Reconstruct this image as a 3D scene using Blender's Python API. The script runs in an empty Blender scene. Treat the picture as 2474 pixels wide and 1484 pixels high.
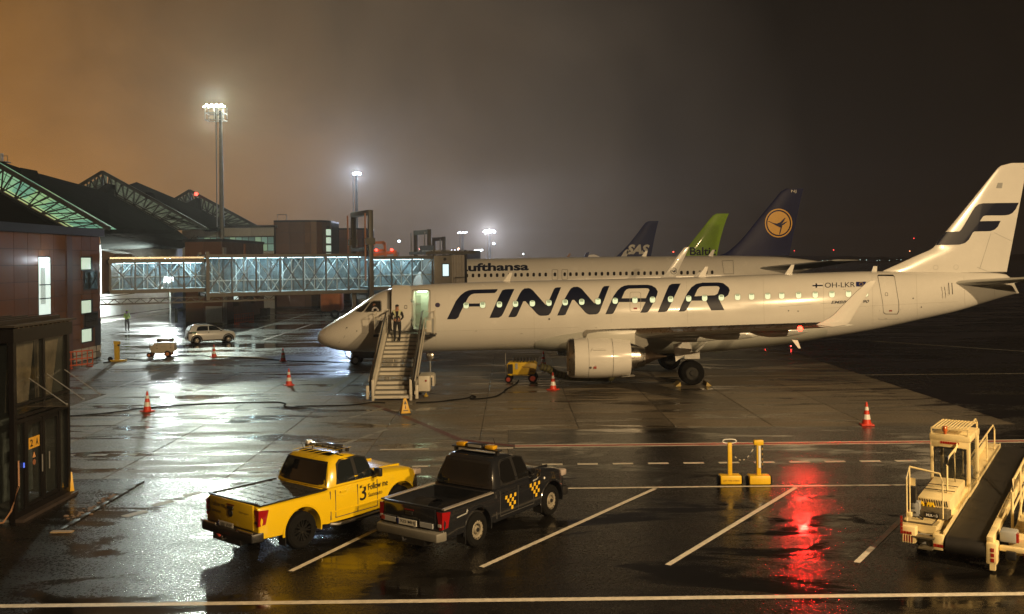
import bpy, bmesh, math, random
import numpy as np
from mathutils import Vector, Matrix
from mathutils.geometry import tessellate_polygon
random.seed(7)
S = bpy.context.scene
COL = S.collection
R = math.radians

# ------------------------------------------------------------------ camera
CH, FP, HZ, RHO = 6.2, 2250.0, 632.0, .011       # eye height, focal length and horizon in photo units (2474 wide), roll
cam = bpy.data.cameras.new('camera'); camo = bpy.data.objects.new('camera', cam); COL.objects.link(camo)
cam.sensor_width = 36; cam.lens = 36 * FP / 2474; cam.shift_y = -(742 - HZ) / 2474
cam.clip_start = .2; cam.clip_end = 6000
cr, sr = math.cos(RHO), math.sin(RHO)
camo.matrix_world = Matrix(((cr, sr, 0, 0), (0, 0, -1, 0), (-sr, cr, 0, CH), (0, 0, 0, 1)))
S.camera = camo

# ------------------------------------------------------------------ sky (night, city glow in low cloud to the left)
S.view_settings.view_transform = 'Standard'; S.view_settings.look = 'None'
S.view_settings.exposure = 0; S.view_settings.gamma = 1; S.view_settings.use_curve_mapping = False
wd = bpy.data.worlds.new('World'); S.world = wd; wd.use_nodes = True
nt = wd.node_tree; nt.nodes.clear()
def N(nt, t, **k):
    n = nt.nodes.new(t)
    for a, b in k.items(): setattr(n, a, b)
    return n
def ramp(nt, pts, interp='EASE'):
    r = nt.nodes.new('ShaderNodeValToRGB'); e = r.color_ramp.elements; r.color_ramp.interpolation = interp
    while len(e) < len(pts): e.new(.5)
    for q, (p, c) in zip(e, pts):
        q.position = p; q.color = (c[0], c[1], c[2], 1) if hasattr(c, '__len__') else (c, c, c, 1)
    return r
tc = N(nt, 'ShaderNodeTexCoord'); sp = N(nt, 'ShaderNodeSeparateXYZ'); nt.links.new(tc.outputs['Generated'], sp.inputs[0])
mx = N(nt, 'ShaderNodeMapRange'); mx.inputs[1].default_value = -1; mx.inputs[2].default_value = 1
noi = N(nt, 'ShaderNodeTexNoise'); noi.inputs['Scale'].default_value = 2.2; noi.inputs['Detail'].default_value = 5
nt.links.new(tc.outputs['Generated'], noi.inputs[0])
ma = N(nt, 'ShaderNodeMath', operation='MULTIPLY_ADD'); nt.links.new(noi.outputs['Fac'], ma.inputs[0]); ma.inputs[1].default_value = .34
nt.links.new(sp.outputs['X'], ma.inputs[2]); nt.links.new(ma.outputs[0], mx.inputs[0])
az = ramp(nt, [(0, (.10, .048, .016)), (.16, (.20, .09, .024)), (.33, (.36, .16, .036)), (.41, (.225, .116, .042)), (.50, (.125, .080, .044)), (.585, (.078, .057, .038)), (.655, (.034, .025, .017)), (.73, (.0115, .008, .005)), (1, (.006, .004, .003))], 'LINEAR')
nt.links.new(mx.outputs[0], az.inputs[0])
el = ramp(nt, [(0, .25), (.46, .5), (.5, 1.12), (.53, 1.1), (.60, .88), (.68, .58), (.80, .26), (1, .16)], 'LINEAR')
mz = N(nt, 'ShaderNodeMapRange'); mz.inputs[1].default_value = -1; mz.inputs[2].default_value = 1
nt.links.new(sp.outputs['Z'], mz.inputs[0]); nt.links.new(mz.outputs[0], el.inputs[0])
ml = N(nt, 'ShaderNodeMix', data_type='RGBA', blend_type='MULTIPLY'); ml.inputs[0].default_value = 1
nt.links.new(az.outputs[0], ml.inputs[6]); nt.links.new(el.outputs[0], ml.inputs[7])
n2 = N(nt, 'ShaderNodeTexNoise'); n2.inputs['Scale'].default_value = 3.6; n2.inputs['Detail'].default_value = 7; n2.inputs['Roughness'].default_value = .55; n2.inputs['Distortion'].default_value = .8
nt.links.new(tc.outputs['Generated'], n2.inputs[0])
cl = ramp(nt, [(.34, .74), (.52, 1.0), (.70, 1.22)], 'LINEAR'); nt.links.new(n2.outputs['Fac'], cl.inputs[0])
m2 = N(nt, 'ShaderNodeMix', data_type='RGBA', blend_type='MULTIPLY'); m2.inputs[0].default_value = 1; nt.links.new(ml.outputs[2], m2.inputs[6]); nt.links.new(cl.outputs[0], m2.inputs[7]); ml = m2
bg = N(nt, 'ShaderNodeBackground'); bg.inputs[1].default_value = SKY = 1.0
out = N(nt, 'ShaderNodeOutputWorld'); nt.links.new(ml.outputs[2], bg.inputs[0]); nt.links.new(bg.outputs[0], out.inputs[0])

# ------------------------------------------------------------------ lamps that stand outside the frame: the sodium floodlights behind the camera
def lamp(name, loc, target, watts, color, radius=.3, cone=None, blend=.4):
    l = bpy.data.lights.new(name, 'SPOT' if cone else 'POINT'); l.energy = watts; l.color = color; l.shadow_soft_size = radius
    if cone: l.spot_size = R(cone); l.spot_blend = blend
    o = bpy.data.objects.new(name, l); o.location = loc; COL.objects.link(o)
    o.rotation_euler = (Vector(target) - Vector(loc)).to_track_quat('-Z', 'Y').to_euler()
    return o
SOD = (1, .69, .35)
lamp('sodium_floodlight', (33, -4, 25), (2, 42, 2), 93000, SOD, .35, 104, .5)
lamp('sodium_floodlight', (19, -11, 15), (2, 24, 0), 46000, SOD, .3, 110, .6)
S.cycles.use_denoising = True
S.cycles.max_bounces = 6; S.cycles.volume_bounces = 0; S.cycles.sample_clamp_indirect = 6; S.cycles.sample_clamp_direct = 0
S.cycles.caustics_reflective = False; S.cycles.caustics_refractive = False

# ------------------------------------------------------------------ measuring the photograph
def ray(x, y):
    u, v = x - 1237, y - HZ
    return (u * cr - v * sr) / FP, -(u * sr + v * cr) / FP
def at(x, y, Y):
    kx, kz = ray(x, y); return Vector((kx * Y, Y, CH + kz * Y))
def gr(x, y, z=0.):
    kx, kz = ray(x, y); return at(x, y, (z - CH) / kz)
K = 2474 / 3024
def sub(ox, oy, sc):                                 # a detail window of the photograph -> photo units
    return lambda p: ((ox + p[0] / sc) * K, (oy + p[1] / sc) * K)
r5 = sub(1300, 600, 2.249); r6 = sub(2300, 450, 2.6975); r7 = sub(1750, 550, 3.299); r4 = sub(900, 800, 3.298)

# ------------------------------------------------------------------ materials
MATS = {}
def mat(name, col=(.5, .5, .5), rough=.5, metal=0., emit=None, es=1., noise=0., nscale=3., bump=0., bscale=30., coat=0., alpha=1., trans=0., rnoise=0.):
    if name in MATS: return MATS[name]
    m = bpy.data.materials.new(name); m.use_nodes = True; MATS[name] = m
    t = m.node_tree; b = t.nodes['Principled BSDF']
    b.inputs['Base Color'].default_value = (*col, 1); b.inputs['Roughness'].default_value = rough; b.inputs['Metallic'].default_value = metal
    b.inputs['Coat Weight'].default_value = coat; b.inputs['Coat Roughness'].default_value = .06; b.inputs['Alpha'].default_value = alpha
    b.inputs['Transmission Weight'].default_value = trans
    if emit: b.inputs['Emission Color'].default_value = (*emit, 1); b.inputs['Emission Strength'].default_value = es
    if noise or bump or rnoise:
        c = N(t, 'ShaderNodeTexCoord')
        n = N(t, 'ShaderNodeTexNoise'); n.inputs['Scale'].default_value = nscale; n.inputs['Detail'].default_value = 6; n.inputs['Roughness'].default_value = .62
        t.links.new(c.outputs['Object'], n.inputs[0])
        if noise:
            lo = tuple(max(0, v * (1 - noise)) for v in col); hi = tuple(v * (1 + noise * .6) for v in col)
            rr = ramp(t, [(.3, lo), (.7, hi)], 'LINEAR'); t.links.new(n.outputs['Fac'], rr.inputs[0]); t.links.new(rr.outputs[0], b.inputs['Base Color'])
        if rnoise:
            mr = N(t, 'ShaderNodeMapRange'); mr.inputs[1].default_value = .3; mr.inputs[2].default_value = .7
            mr.inputs[3].default_value = max(.03, rough - rnoise); mr.inputs[4].default_value = min(1, rough + rnoise)
            t.links.new(n.outputs['Fac'], mr.inputs[0]); t.links.new(mr.outputs[0], b.inputs['Roughness'])
        if bump:
            n2 = N(t, 'ShaderNodeTexNoise'); n2.inputs['Scale'].default_value = bscale; n2.inputs['Detail'].default_value = 3
            t.links.new(c.outputs['Object'], n2.inputs[0])
            bp = N(t, 'ShaderNodeBump'); bp.inputs['Strength'].default_value = bump; bp.inputs['Distance'].default_value = .02
            t.links.new(n2.outputs['Fac'], bp.inputs['Height']); t.links.new(bp.outputs[0], b.inputs['Normal'])
    return m
def wet(name, col, col2, r0, r1, scale, pud, aggr, abump, worldspace=True, rnd=0., streak=(1, 1), wave=.15, rough_left=None, pr=.07, speck=.16):
    """wet paving: two-tone base, patches of standing water that smooth the surface, stone aggregate relief"""
    m = bpy.data.materials.new(name); m.use_nodes = True; MATS[name] = m
    t = m.node_tree; b = t.nodes['Principled BSDF']; L = t.links.new
    g = N(t, 'ShaderNodeNewGeometry'); mp = N(t, 'ShaderNodeMapping'); mp.inputs['Scale'].default_value = (streak[0], streak[1], 1)
    L(g.outputs['Position'], mp.inputs[0])
    n = N(t, 'ShaderNodeTexNoise'); n.inputs['Scale'].default_value = scale; n.inputs['Detail'].default_value = 8; n.inputs['Roughness'].default_value = .62; n.inputs['Distortion'].default_value = .5
    L(mp.outputs[0], n.inputs[0])
    cb = ramp(t, [(.32, col), (.66, col2)], 'LINEAR'); L(n.outputs['Fac'], cb.inputs[0])
    p = N(t, 'ShaderNodeTexNoise'); p.inputs['Scale'].default_value = scale * .55; p.inputs['Detail'].default_value = 7; p.inputs['Roughness'].default_value = .6; p.inputs['Distortion'].default_value = .9
    mp2 = N(t, 'ShaderNodeMapping'); mp2.inputs['Scale'].default_value = (streak[0], streak[1], 1); mp2.inputs['Location'].default_value = (17, 5, 0)
    L(g.outputs['Position'], mp2.inputs[0]); L(mp2.outputs[0], p.inputs[0])
    pu = ramp(t, [(pud - .04, 0.), (pud + .09, 1.)], 'EASE'); L(p.outputs['Fac'], pu.inputs[0])      # 1 = under water
    # roughness
    mr = N(t, 'ShaderNodeMapRange'); mr.inputs[1].default_value = .3; mr.inputs[2].default_value = .7; mr.inputs[3].default_value = r0; mr.inputs[4].default_value = r1
    L(n.outputs['Fac'], mr.inputs[0])
    rsrc = mr.outputs[0]
    sk = N(t, 'ShaderNodeTexNoise'); sk.inputs['Scale'].default_value = aggr * .42; sk.inputs['Detail'].default_value = 5; sk.inputs['Roughness'].default_value = .75; L(g.outputs['Position'], sk.inputs[0])
    sr_ = N(t, 'ShaderNodeMapRange'); sr_.inputs[1].default_value = .40; sr_.inputs[2].default_value = .60; sr_.inputs[3].default_value = -speck; sr_.inputs[4].default_value = speck; L(sk.outputs['Fac'], sr_.inputs[0])
    as_ = N(t, 'ShaderNodeMath', operation='ADD'); L(mr.outputs[0], as_.inputs[0]); L(sr_.outputs[0], as_.inputs[1]); mx_ = N(t, 'ShaderNodeMath', operation='MAXIMUM'); L(as_.outputs[0], mx_.inputs[0]); mx_.inputs[1].default_value = .06; mr = mx_; rsrc = mr.outputs[0]
    if rough_left:                                       # coarser, drier surfacing west of x = rough_left[0]
        sx = N(t, 'ShaderNodeSeparateXYZ'); L(g.outputs['Position'], sx.inputs[0]); q = N(t, 'ShaderNodeMapRange'); q.inputs[1].default_value = rough_left[0]; q.inputs[2].default_value = rough_left[1]; q.inputs[3].default_value = rough_left[2]; q.inputs[4].default_value = 0
        L(sx.outputs[0], q.inputs[0]); ad = N(t, 'ShaderNodeMath', operation='ADD'); L(mr.outputs[0], ad.inputs[0]); L(q.outputs[0], ad.inputs[1]); rsrc = ad.outputs[0]
    mixr = N(t, 'ShaderNodeMix', data_type='FLOAT'); L(pu.outputs[0], mixr.inputs[0]); L(rsrc, mixr.inputs[2]); mixr.inputs[3].default_value = pr
    L(mixr.outputs[0], b.inputs['Roughness'])
    cm = N(t, 'ShaderNodeMix', data_type='RGBA', blend_type='MULTIPLY'); L(pu.outputs[0], cm.inputs[0]); L(cb.outputs[0], cm.inputs[6]); cm.inputs[7].default_value = (.55, .55, .55, 1)
    src = cm.outputs[2]
    if rnd:
        oi = N(t, 'ShaderNodeObjectInfo'); mq = N(t, 'ShaderNodeMapRange'); mq.inputs[3].default_value = 1 - rnd; mq.inputs[4].default_value = 1 + rnd
        L(oi.outputs['Random'], mq.inputs[0]); c2 = N(t, 'ShaderNodeMix', data_type='RGBA', blend_type='MULTIPLY'); c2.inputs[0].default_value = 1
        L(src, c2.inputs[6]); L(mq.outputs[0], c2.inputs[7]); src = c2.outputs[2]
    L(src, b.inputs['Base Color'])
    a = N(t, 'ShaderNodeTexNoise'); a.inputs['Scale'].default_value = aggr; a.inputs['Detail'].default_value = 2; L(g.outputs['Position'], a.inputs[0])
    inv = N(t, 'ShaderNodeMath', operation='SUBTRACT'); inv.inputs[0].default_value = 1; L(pu.outputs[0], inv.inputs[1])
    st = N(t, 'ShaderNodeMath', operation='MULTIPLY'); L(inv.outputs[0], st.inputs[0]); st.inputs[1].default_value = abump
    bp = N(t, 'ShaderNodeBump'); bp.inputs['Distance'].default_value = .008; L(st.outputs[0], bp.inputs['Strength']); L(a.outputs['Fac'], bp.inputs['Height'])
    w = N(t, 'ShaderNodeTexNoise'); w.inputs['Scale'].default_value = 2.6; w.inputs['Detail'].default_value = 4; L(mp.outputs[0], w.inputs[0])
    bw = N(t, 'ShaderNodeBump'); bw.inputs['Distance'].default_value = .05; bw.inputs['Strength'].default_value = wave; L(w.outputs['Fac'], bw.inputs['Height']); L(bp.outputs[0], bw.inputs['Normal'])
    L(bw.outputs[0], b.inputs['Normal'])
    b.inputs['Specular IOR Level'].default_value = .5
    return m

# ------------------------------------------------------------------ mesh helpers
def chain(o):
    M = Matrix.Identity(4)
    while o is not None: M = o.matrix_basis @ M; o = o.parent
    return M
class MB:
    def __init__(s): s.v = []; s.f = []; s.smooth = False
    def add(s, vs, fs):
        o = len(s.v); s.v += [tuple(q) for q in vs]; s.f += [tuple(i + o for i in f) for f in fs]; return s
    def box(s, c, d, M=None):
        x, y, z = d[0] / 2, d[1] / 2, d[2] / 2
        vs = [Vector((i * x, j * y, k * z)) for i in (-1, 1) for j in (-1, 1) for k in (-1, 1)]
        if M: vs = [M @ q for q in vs]
        vs = [q + Vector(c) for q in vs]
        return s.add(vs, [(0, 1, 3, 2), (4, 6, 7, 5), (0, 4, 5, 1), (2, 3, 7, 6), (0, 2, 6, 4), (1, 5, 7, 3)])
    def bar(s, p, q, w, h=None, up=(0, 0, 1)):
        p, q = Vector(p), Vector(q); h = h or w; d = q - p; L = d.length
        if L < 1e-6: return s
        d.normalize(); u = Vector(up)
        if abs(d.dot(u)) > .99: u = Vector((1, 0, 0)) if abs(d.x) < .9 else Vector((0, 1, 0))
        a = d.cross(u).normalized(); b = a.cross(d)
        vs = [e + a * i * w / 2 + b * j * h / 2 for e in (p, q) for i in (-1, 1) for j in (-1, 1)]
        return s.add(vs, [(0, 1, 3, 2), (4, 6, 7, 5), (0, 4, 5, 1), (2, 3, 7, 6), (0, 2, 6, 4), (1, 5, 7, 3)])
    def tube(s, pts, r, n=8, cap=True, rs=None):
        pts = [Vector(p) for p in pts]; rings = []
        for i, p in enumerate(pts):
            d = (pts[min(i + 1, len(pts) - 1)] - pts[max(i - 1, 0)]).normalized()
            u = Vector((0, 0, 1)) if abs(d.z) < .95 else Vector((1, 0, 0))
            a = d.cross(u).normalized(); b = a.cross(d); rr = rs[i] if rs else r
            rings.append([p + (a * math.cos(2 * math.pi * k / n) + b * math.sin(2 * math.pi * k / n)) * rr for k in range(n)])
        return s.loft(rings, True, cap)
    def loft(s, rings, closed=True, cap=True):
        n = len(rings[0]); vs = [p for r_ in rings for p in r_]; fs = []
        for i in range(len(rings) - 1):
            for k in range(n if closed else n - 1):
                a = i * n + k; b = i * n + (k + 1) % n
                fs.append((a, b, b + n, a + n))
        if cap:
            fs.append(tuple(reversed(range(n)))); fs.append(tuple((len(rings) - 1) * n + k for k in range(n)))
        return s.add(vs, fs)
    def lathe(s, c, axis, prof, n=24, cap=False):
        axis = Vector(axis).normalized(); u = Vector((0, 0, 1)) if abs(axis.z) < .9 else Vector((1, 0, 0))
        a = axis.cross(u).normalized(); b = a.cross(axis); c = Vector(c)
        rings = [[c + axis * t + (a * math.cos(2 * math.pi * k / n) + b * math.sin(2 * math.pi * k / n)) * r_ for k in range(n)] for t, r_ in prof]
        return s.loft(rings, True, cap)
    def prism(s, loop, vec):                              # planar loop (3D points) pushed along vec
        loop = [Vector(p) for p in loop]; vec = Vector(vec); n = len(loop)
        vs = loop + [p + vec for p in loop]; tri = tessellate_polygon([loop])
        fs = [tuple(t) for t in tri] + [tuple(i + n for i in reversed(t)) for t in tri]
        fs += [(i, (i + 1) % n, (i + 1) % n + n, i + n) for i in range(n)]
        return s.add(vs, fs)
    def sphere(s, c, r, n=12, sc=(1, 1, 1)):
        c = Vector(c); rings = []
        for i in range(1, n // 2 + 1):
            a = math.pi * i / (n // 2 + 1)
            rings.append([c + Vector((math.sin(a) * math.cos(2 * math.pi * k / n) * sc[0], math.sin(a) * math.sin(2 * math.pi * k / n) * sc[1], math.cos(a) * sc[2])) * r for k in range(n)])
        return s.loft(rings, True, True)
    def build(s, name, m, parent=None, world=False, smooth=None, bevel=0., seg=2, auto=None):
        me = bpy.data.meshes.new(name)
        vs = s.v
        if parent is not None and world:
            iv = chain(parent).inverted(); vs = [tuple(iv @ Vector(q)) for q in vs]
        me.from_pydata(vs, [], s.f); me.materials.append(m)
        bm = bmesh.new(); bm.from_mesh(me); bmesh.ops.recalc_face_normals(bm, faces=bm.faces)
        if bevel:
            bmesh.ops.remove_doubles(bm, verts=bm.verts, dist=1e-4)
            es = [e for e in bm.edges if len(e.link_faces) == 2 and e.calc_face_angle(0) > .5]
            bmesh.ops.bevel(bm, geom=es, offset=bevel, segments=seg, profile=.5, affect='EDGES', clamp_overlap=True)
        ang = auto if auto is not None else (.6 if (smooth or bevel) else None)
        if ang is not None:
            for f in bm.faces: f.smooth = True
            for e in bm.edges:
                if len(e.link_faces) != 2 or e.calc_face_angle(0) > ang: e.smooth = False
        bm.to_mesh(me); bm.free()
        o = bpy.data.objects.new(name, me); COL.objects.link(o)
        if parent is not None: o.parent = parent
        return o
def tag(o, label=None, cat=None, group=None, kind=None):
    if label: o['label'] = label
    if cat: o['category'] = cat
    if group: o['group'] = group
    if kind: o['kind'] = kind
    return o
def thing(name, label, cat, loc=(0, 0, 0), rz=0., group=None):
    o = bpy.data.objects.new(name, None); COL.objects.link(o); o.empty_display_size = .3
    o.matrix_basis = Matrix.Translation(Vector(loc)) @ Matrix.Rotation(rz, 4, 'Z')
    return tag(o, label, cat, group)
def dup(root, loc, rz=0., label=None, group=None, scale=1.):
    r_ = root.copy(); COL.objects.link(r_); r_.matrix_basis = Matrix.Translation(Vector(loc)) @ Matrix.Rotation(rz, 4, 'Z') @ Matrix.Scale(scale, 4)
    if label: r_['label'] = label
    if group: r_['group'] = group
    for ch in list(root.children):
        c = ch.copy(); COL.objects.link(c); c.parent = r_
        for g_ in ch.children:
            d = g_.copy(); COL.objects.link(d); d.parent = c
    return r_
def flat(loops, fn, cu=None, cv=None, off=0.):
    """fill 2-D loops (first outer, then holes), cut along u and v, lift every vertex with fn(u, v)"""
    l3 = [[Vector((p[0], p[1], 0)) for p in l] for l in loops]; tri = tessellate_polygon(l3)
    bm = bmesh.new(); vs = [bm.verts.new(p) for l in l3 for p in l]
    for t in tri:
        try: bm.faces.new([vs[i] for i in t])
        except ValueError: pass
    bmesh.ops.recalc_face_normals(bm, faces=bm.faces)
    us = [p.x for l in l3 for p in l]; ws = [p.y for l in l3 for p in l]
    for step, lo, hi, no in ((cu, min(us), max(us), (1, 0, 0)), (cv, min(ws), max(ws), (0, 1, 0))):
        if not step: continue
        k = math.floor(lo / step) + 1
        while k * step < hi:
            bmesh.ops.bisect_plane(bm, geom=bm.verts[:] + bm.edges[:] + bm.faces[:], plane_co=Vector(no) * k * step, plane_no=no); k += 1
    mb = MB(); bm.verts.ensure_lookup_table(); ix = {v: i for i, v in enumerate(bm.verts)}
    mb.add([fn(v.co.x, v.co.y) for v in bm.verts], [[ix[v] for v in f.verts] for f in bm.faces]); bm.free()
    return mb
def text_geo(txt, bold=0., shear=0., space=1.):
    cu = bpy.data.curves.new('lettering', 'FONT'); cu.body = txt; cu.offset = bold; cu.shear = shear; cu.space_character = space; cu.resolution_u = 3
    o = bpy.data.objects.new('lettering', cu); me = bpy.data.meshes.new_from_object(o)
    vs = np.array([v.co[:2] for v in me.vertices]); fs = [tuple(p.vertices) for p in me.polygons]
    bpy.data.objects.remove(o); bpy.data.curves.remove(cu); bpy.data.meshes.remove(me)
    lo, hi = vs.min(0), vs.max(0)
    return (vs - lo) / (hi - lo), fs, (hi - lo)
def text(txt, fn, cv=None, **k):
    """lettering whose bounding box is the unit square, mapped by fn(u, v) -> 3-D"""
    vs, fs, _ = text_geo(txt, **k)
    bm = bmesh.new(); V = [bm.verts.new((p[0], p[1], 0)) for p in vs]
    for f in fs:
        try: bm.faces.new([V[i] for i in f])
        except ValueError: pass
    if cv:
        for j in range(1, cv): bmesh.ops.bisect_plane(bm, geom=bm.verts[:] + bm.edges[:] + bm.faces[:], plane_co=(0, j / cv, 0), plane_no=(0, 1, 0))
    mb = MB(); ix = {v: i for i, v in enumerate(bm.verts)}
    mb.add([fn(v.co.x, v.co.y) for v in bm.verts], [[ix[v] for v in f.verts] for f in bm.faces]); bm.free()
    return mb
def interp(pts):
    xs = np.array([p[0] for p in pts]); ys = np.array([p[1] for p in pts])
    m = np.zeros(len(xs)); d = np.diff(ys) / np.diff(xs)
    m[0] = d[0]; m[-1] = d[-1]
    for i in range(1, len(xs) - 1):
        m[i] = 0 if d[i - 1] * d[i] <= 0 else 2 * d[i - 1] * d[i] / (d[i - 1] + d[i])
    def f(x):
        x = min(max(x, xs[0]), xs[-1]); i = min(int(np.searchsorted(xs, x, 'right')) - 1, len(xs) - 2); h = xs[i + 1] - xs[i]; t = (x - xs[i]) / h
        return float((2 * t**3 - 3 * t**2 + 1) * ys[i] + (t**3 - 2 * t**2 + t) * h * m[i] + (-2 * t**3 + 3 * t**2) * ys[i + 1] + (t**3 - t**2) * h * m[i + 1])
    return f
def rrect(cx, cy, w, h, r_, n=4):
    p = []
    for (sx, sy, a0) in ((1, 1, 0), (-1, 1, 90), (-1, -1, 180), (1, -1, 270)):
        for k in range(n + 1):
            a = R(a0 + 90 * k / n); p.append((cx + sx * (w / 2 - r_) + r_ * math.cos(a), cy + sy * (h / 2 - r_) + r_ * math.sin(a)))
    return p
# ================================================================== THE GROUND
M_road = wet('wet_asphalt', (.005, .0046, .0042), (.014, .013, .012), .13, .28, 1.1, .53, 34, .8, streak=(.35, 1), wave=.15, rough_left=(-6.5, -3.5, .09), pr=.09, speck=.12); M_road.node_tree.nodes['Principled BSDF'].inputs['Specular IOR Level'].default_value = .42
M_far = wet('wet_asphalt_far', (.006, .006, .006), (.015, .0145, .014), .18, .42, .5, .50, 12, .5, streak=(.35, 1), wave=.12)
M_slab = wet('wet_concrete', (.050, .043, .033), (.180, .152, .112), .32, .60, 1.5, .545, 30, .9, rnd=.28, streak=(.20, 1.0), wave=.35)
M_joint = mat('joint_filler', (.018, .017, .016), .5)
def sheet(name, pts, z, m, kind='structure', parent=None):
    mb = MB(); mb.add([(p[0], p[1], z) for p in pts], [tuple(range(len(pts)))])
    o = mb.build(name, m, parent)
    if kind: o['kind'] = kind
    return o
sheet('ground', [(-2500, -200), (3000, -200), (3000, 4000), (-2500, 4000)], -.04, M_joint)
Y0, GX, P = 27.1, -1.2, 3.6
sheet('service_road', [(-60, -30), (160, -30), (160, 34.3), (-.2, 34.3), (-.2, Y0), (-60, Y0)], 0, M_road)
sheet('taxiway', [(18.5, 34.3), (160, 34.3), (900, 70), (900, 2500), (18.5, 2500)], 0, M_far)
YT = Y0 + 10 * P
sheet('far_apron', [(-300, YT), (18.5, YT), (18.5, 2500), (-900, 2500), (-900, YT)], 0, wet('wet_asphalt_stands', (.012, .012, .012), (.03, .029, .028), .18, .42, .5, .51, 14, .5, streak=(.35, 1), wave=.12))
M_near = wet('wet_asphalt_near_wall', (.012, .012, .012), (.03, .029, .028), .18, .42, .6, .52, 20, .6, streak=(.35, 1), wave=.12)
sheet('side_apron', [(-300, Y0), (GX - 7 * P, Y0), (GX - 7 * P, YT), (-300, YT)], 0, M_near)
apron = sheet('apron', [(GX - 7 * P, Y0), (18.5, Y0), (18.5, YT), (GX - 7 * P, YT)], -.03, M_joint)
G = .028
slab_mesh = {}
for j in range(10):
    for i in range(-7, 6):
        x0, x1, y0, y1 = GX + i * P, GX + (i + 1) * P, Y0 + j * P, Y0 + (j + 1) * P
        if j < 2:
            if i > 0: continue
            if i == 0: x1 = -.2
        x1 = min(x1, 18.5)
        w = round(x1 - x0, 2)
        if w not in slab_mesh:
            mb = MB(); t = .012
            a, b = w / 2 - G / 2, P / 2 - G / 2
            top = [(-a + t, -b + t, 0), (a - t, -b + t, 0), (a - t, b - t, 0), (-a + t, b - t, 0)]
            mid = [(-a, -b, -.008), (a, -b, -.008), (a, b, -.008), (-a, b, -.008)]
            low = [(-a, -b, -.03), (a, -b, -.03), (a, b, -.03), (-a, b, -.03)]
            mb.loft([low, mid, top], True, True); o = mb.build('concrete_slab', M_slab, apron); slab_mesh[w] = o.data
        else:
            o = bpy.data.objects.new('concrete_slab', slab_mesh[w]); COL.objects.link(o); o.parent = apron
        o.location = ((x0 + x1) / 2, (y0 + y1) / 2, random.uniform(-.003, .0))
# painted markings
def paintm(name, c):
    m = mat(name, c, .5, noise=.28, nscale=9, rnoise=.12); return m
P_w, P_r, P_y = paintm('white_paint', (.62, .58, .50)), paintm('red_paint', (.30, .035, .02)), paintm('yellow_paint', (.42, .28, .03))
P_wd = paintm('dirty_white_paint', (.30, .28, .23)); P_yd = paintm('dirty_yellow_paint', (.13, .10, .03)); P_rd = paintm('dirty_red_paint', (.10, .018, .014))
ZP = .005
def stripe(mb, p, q, w, z=ZP):
    p, q = Vector((p[0], p[1], 0)), Vector((q[0], q[1], 0)); d = (q - p).normalized(); n = Vector((-d.y, d.x, 0)) * w / 2; L = (q - p).length
    k = max(1, int(L / 3)); vs = []
    for i in range(k + 1):
        c = p.lerp(q, i / k); vs += [(c + n).xy[:] + (z,), (c - n).xy[:] + (z,)]
    mb.add(vs, [(2 * i, 2 * i + 2, 2 * i + 3, 2 * i + 1) for i in range(k)])
def line(name, pts, w, m, z=ZP):
    mb = MB()
    for p, q in zip(pts[:-1], pts[1:]): stripe(mb, p, q, w, z)
    o = mb.build(name, m); o['kind'] = 'structure'; return o
def g2(x, y): p = gr(x, y); return (p.x, p.y)
line('road_edge_line', [g2(-30, 1465.4), g2(2520, 1434.5)], .17, P_w)
for a, b in (((702, 1381), (1112, 1182)), ((1163, 1371), (1583, 1181)), ((1613, 1366), (1923, 1178)), ((2070, 1360), (2262, 1174))):
    line('parking_line', [g2(*a), g2(*b)], .125, P_w, ZP + .003)
line('parking_line', [g2(1240, 1182), g2(1700, 1176.5), g2(2520, 1169)], .13, P_w)
a, b = g2(1244, 1078.5), g2(2520, 1065.5)
line('boundary_line', [a, b], .50, P_w); line('boundary_line', [a, b], .20, P_r, ZP + .004)
line('boundary_line', [g2(905, 979), g2(1016, 1022.6), g2(1112, 1063), g2(1244, 1078)], .26, P_rd, .004)
line('boundary_line', [g2(632, 823.5), g2(757, 782.5)], .30, P_rd)
line('guide_line', [g2(789, 945), g2(843, 912.5)], .34, P_yd)
line('guide_line', [g2(1044, 916.4), g2(1500, 911.5), g2(2520, 902.5)], .16, P_wd)
line('guide_line', [g2(560, 812), g2(800, 742)], .14, P_wd); line('guide_line', [g2(270, 940), g2(470, 870)], .14, P_wd)
line('guide_line', [g2(2010, 818), g2(2520, 852)], .25, P_wd)
def dashes(name, px, w, m, n=None, z=ZP):
    mb = MB()
    for x0, y0, x1, y1 in px: stripe(mb, g2(x0, y0), g2(x1, y1), w, z)
    o = mb.build(name, m); o['kind'] = 'structure'
for (xs, ys, n0, n1) in ((1683.5, 1074.3, -4, 12), (1736.5, 1118.4, -5, 10)):
    s0 = g2(xs, ys); mb = MB()
    d = (Vector(b) - Vector(a)).normalized()
    for k in range(n0, n1):
        p = Vector(s0) + d * k * 1.075
        if p.x < -.1: continue
        stripe(mb, p, p + d * .62, .21)
    mb.build('lane_dashes', P_w)['kind'] = 'structure'
dashes('lane_dashes', [(918, 1087, 1036, 1085), (996, 1127.4, 1035, 1127), (1196, 1083, 1240, 1083)], .2, P_w)
dashes('lane_dashes', [(835, 1072, 861, 1062.5), (872, 1059.5, 899, 1049.5), (909, 1046, 936, 1037), (815, 1021, 838, 1014.5), (845, 1010, 870, 1003.5), (876, 1000.5, 901, 994.5), (905, 992, 926, 985.5)], .2, P_wd)
dashes('lane_dashes', [(150, 1100, 180, 1100), (214, 1100, 258, 1099.6), (292, 1099, 331, 1098.6), (370, 1098, 409, 1097.5)], .24, P_wd)
dashes('lane_dashes', [(299, 1249, 354, 1235), (371, 1222, 418, 1210), (445, 1199, 486, 1190)], .26, P_wd)

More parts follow.
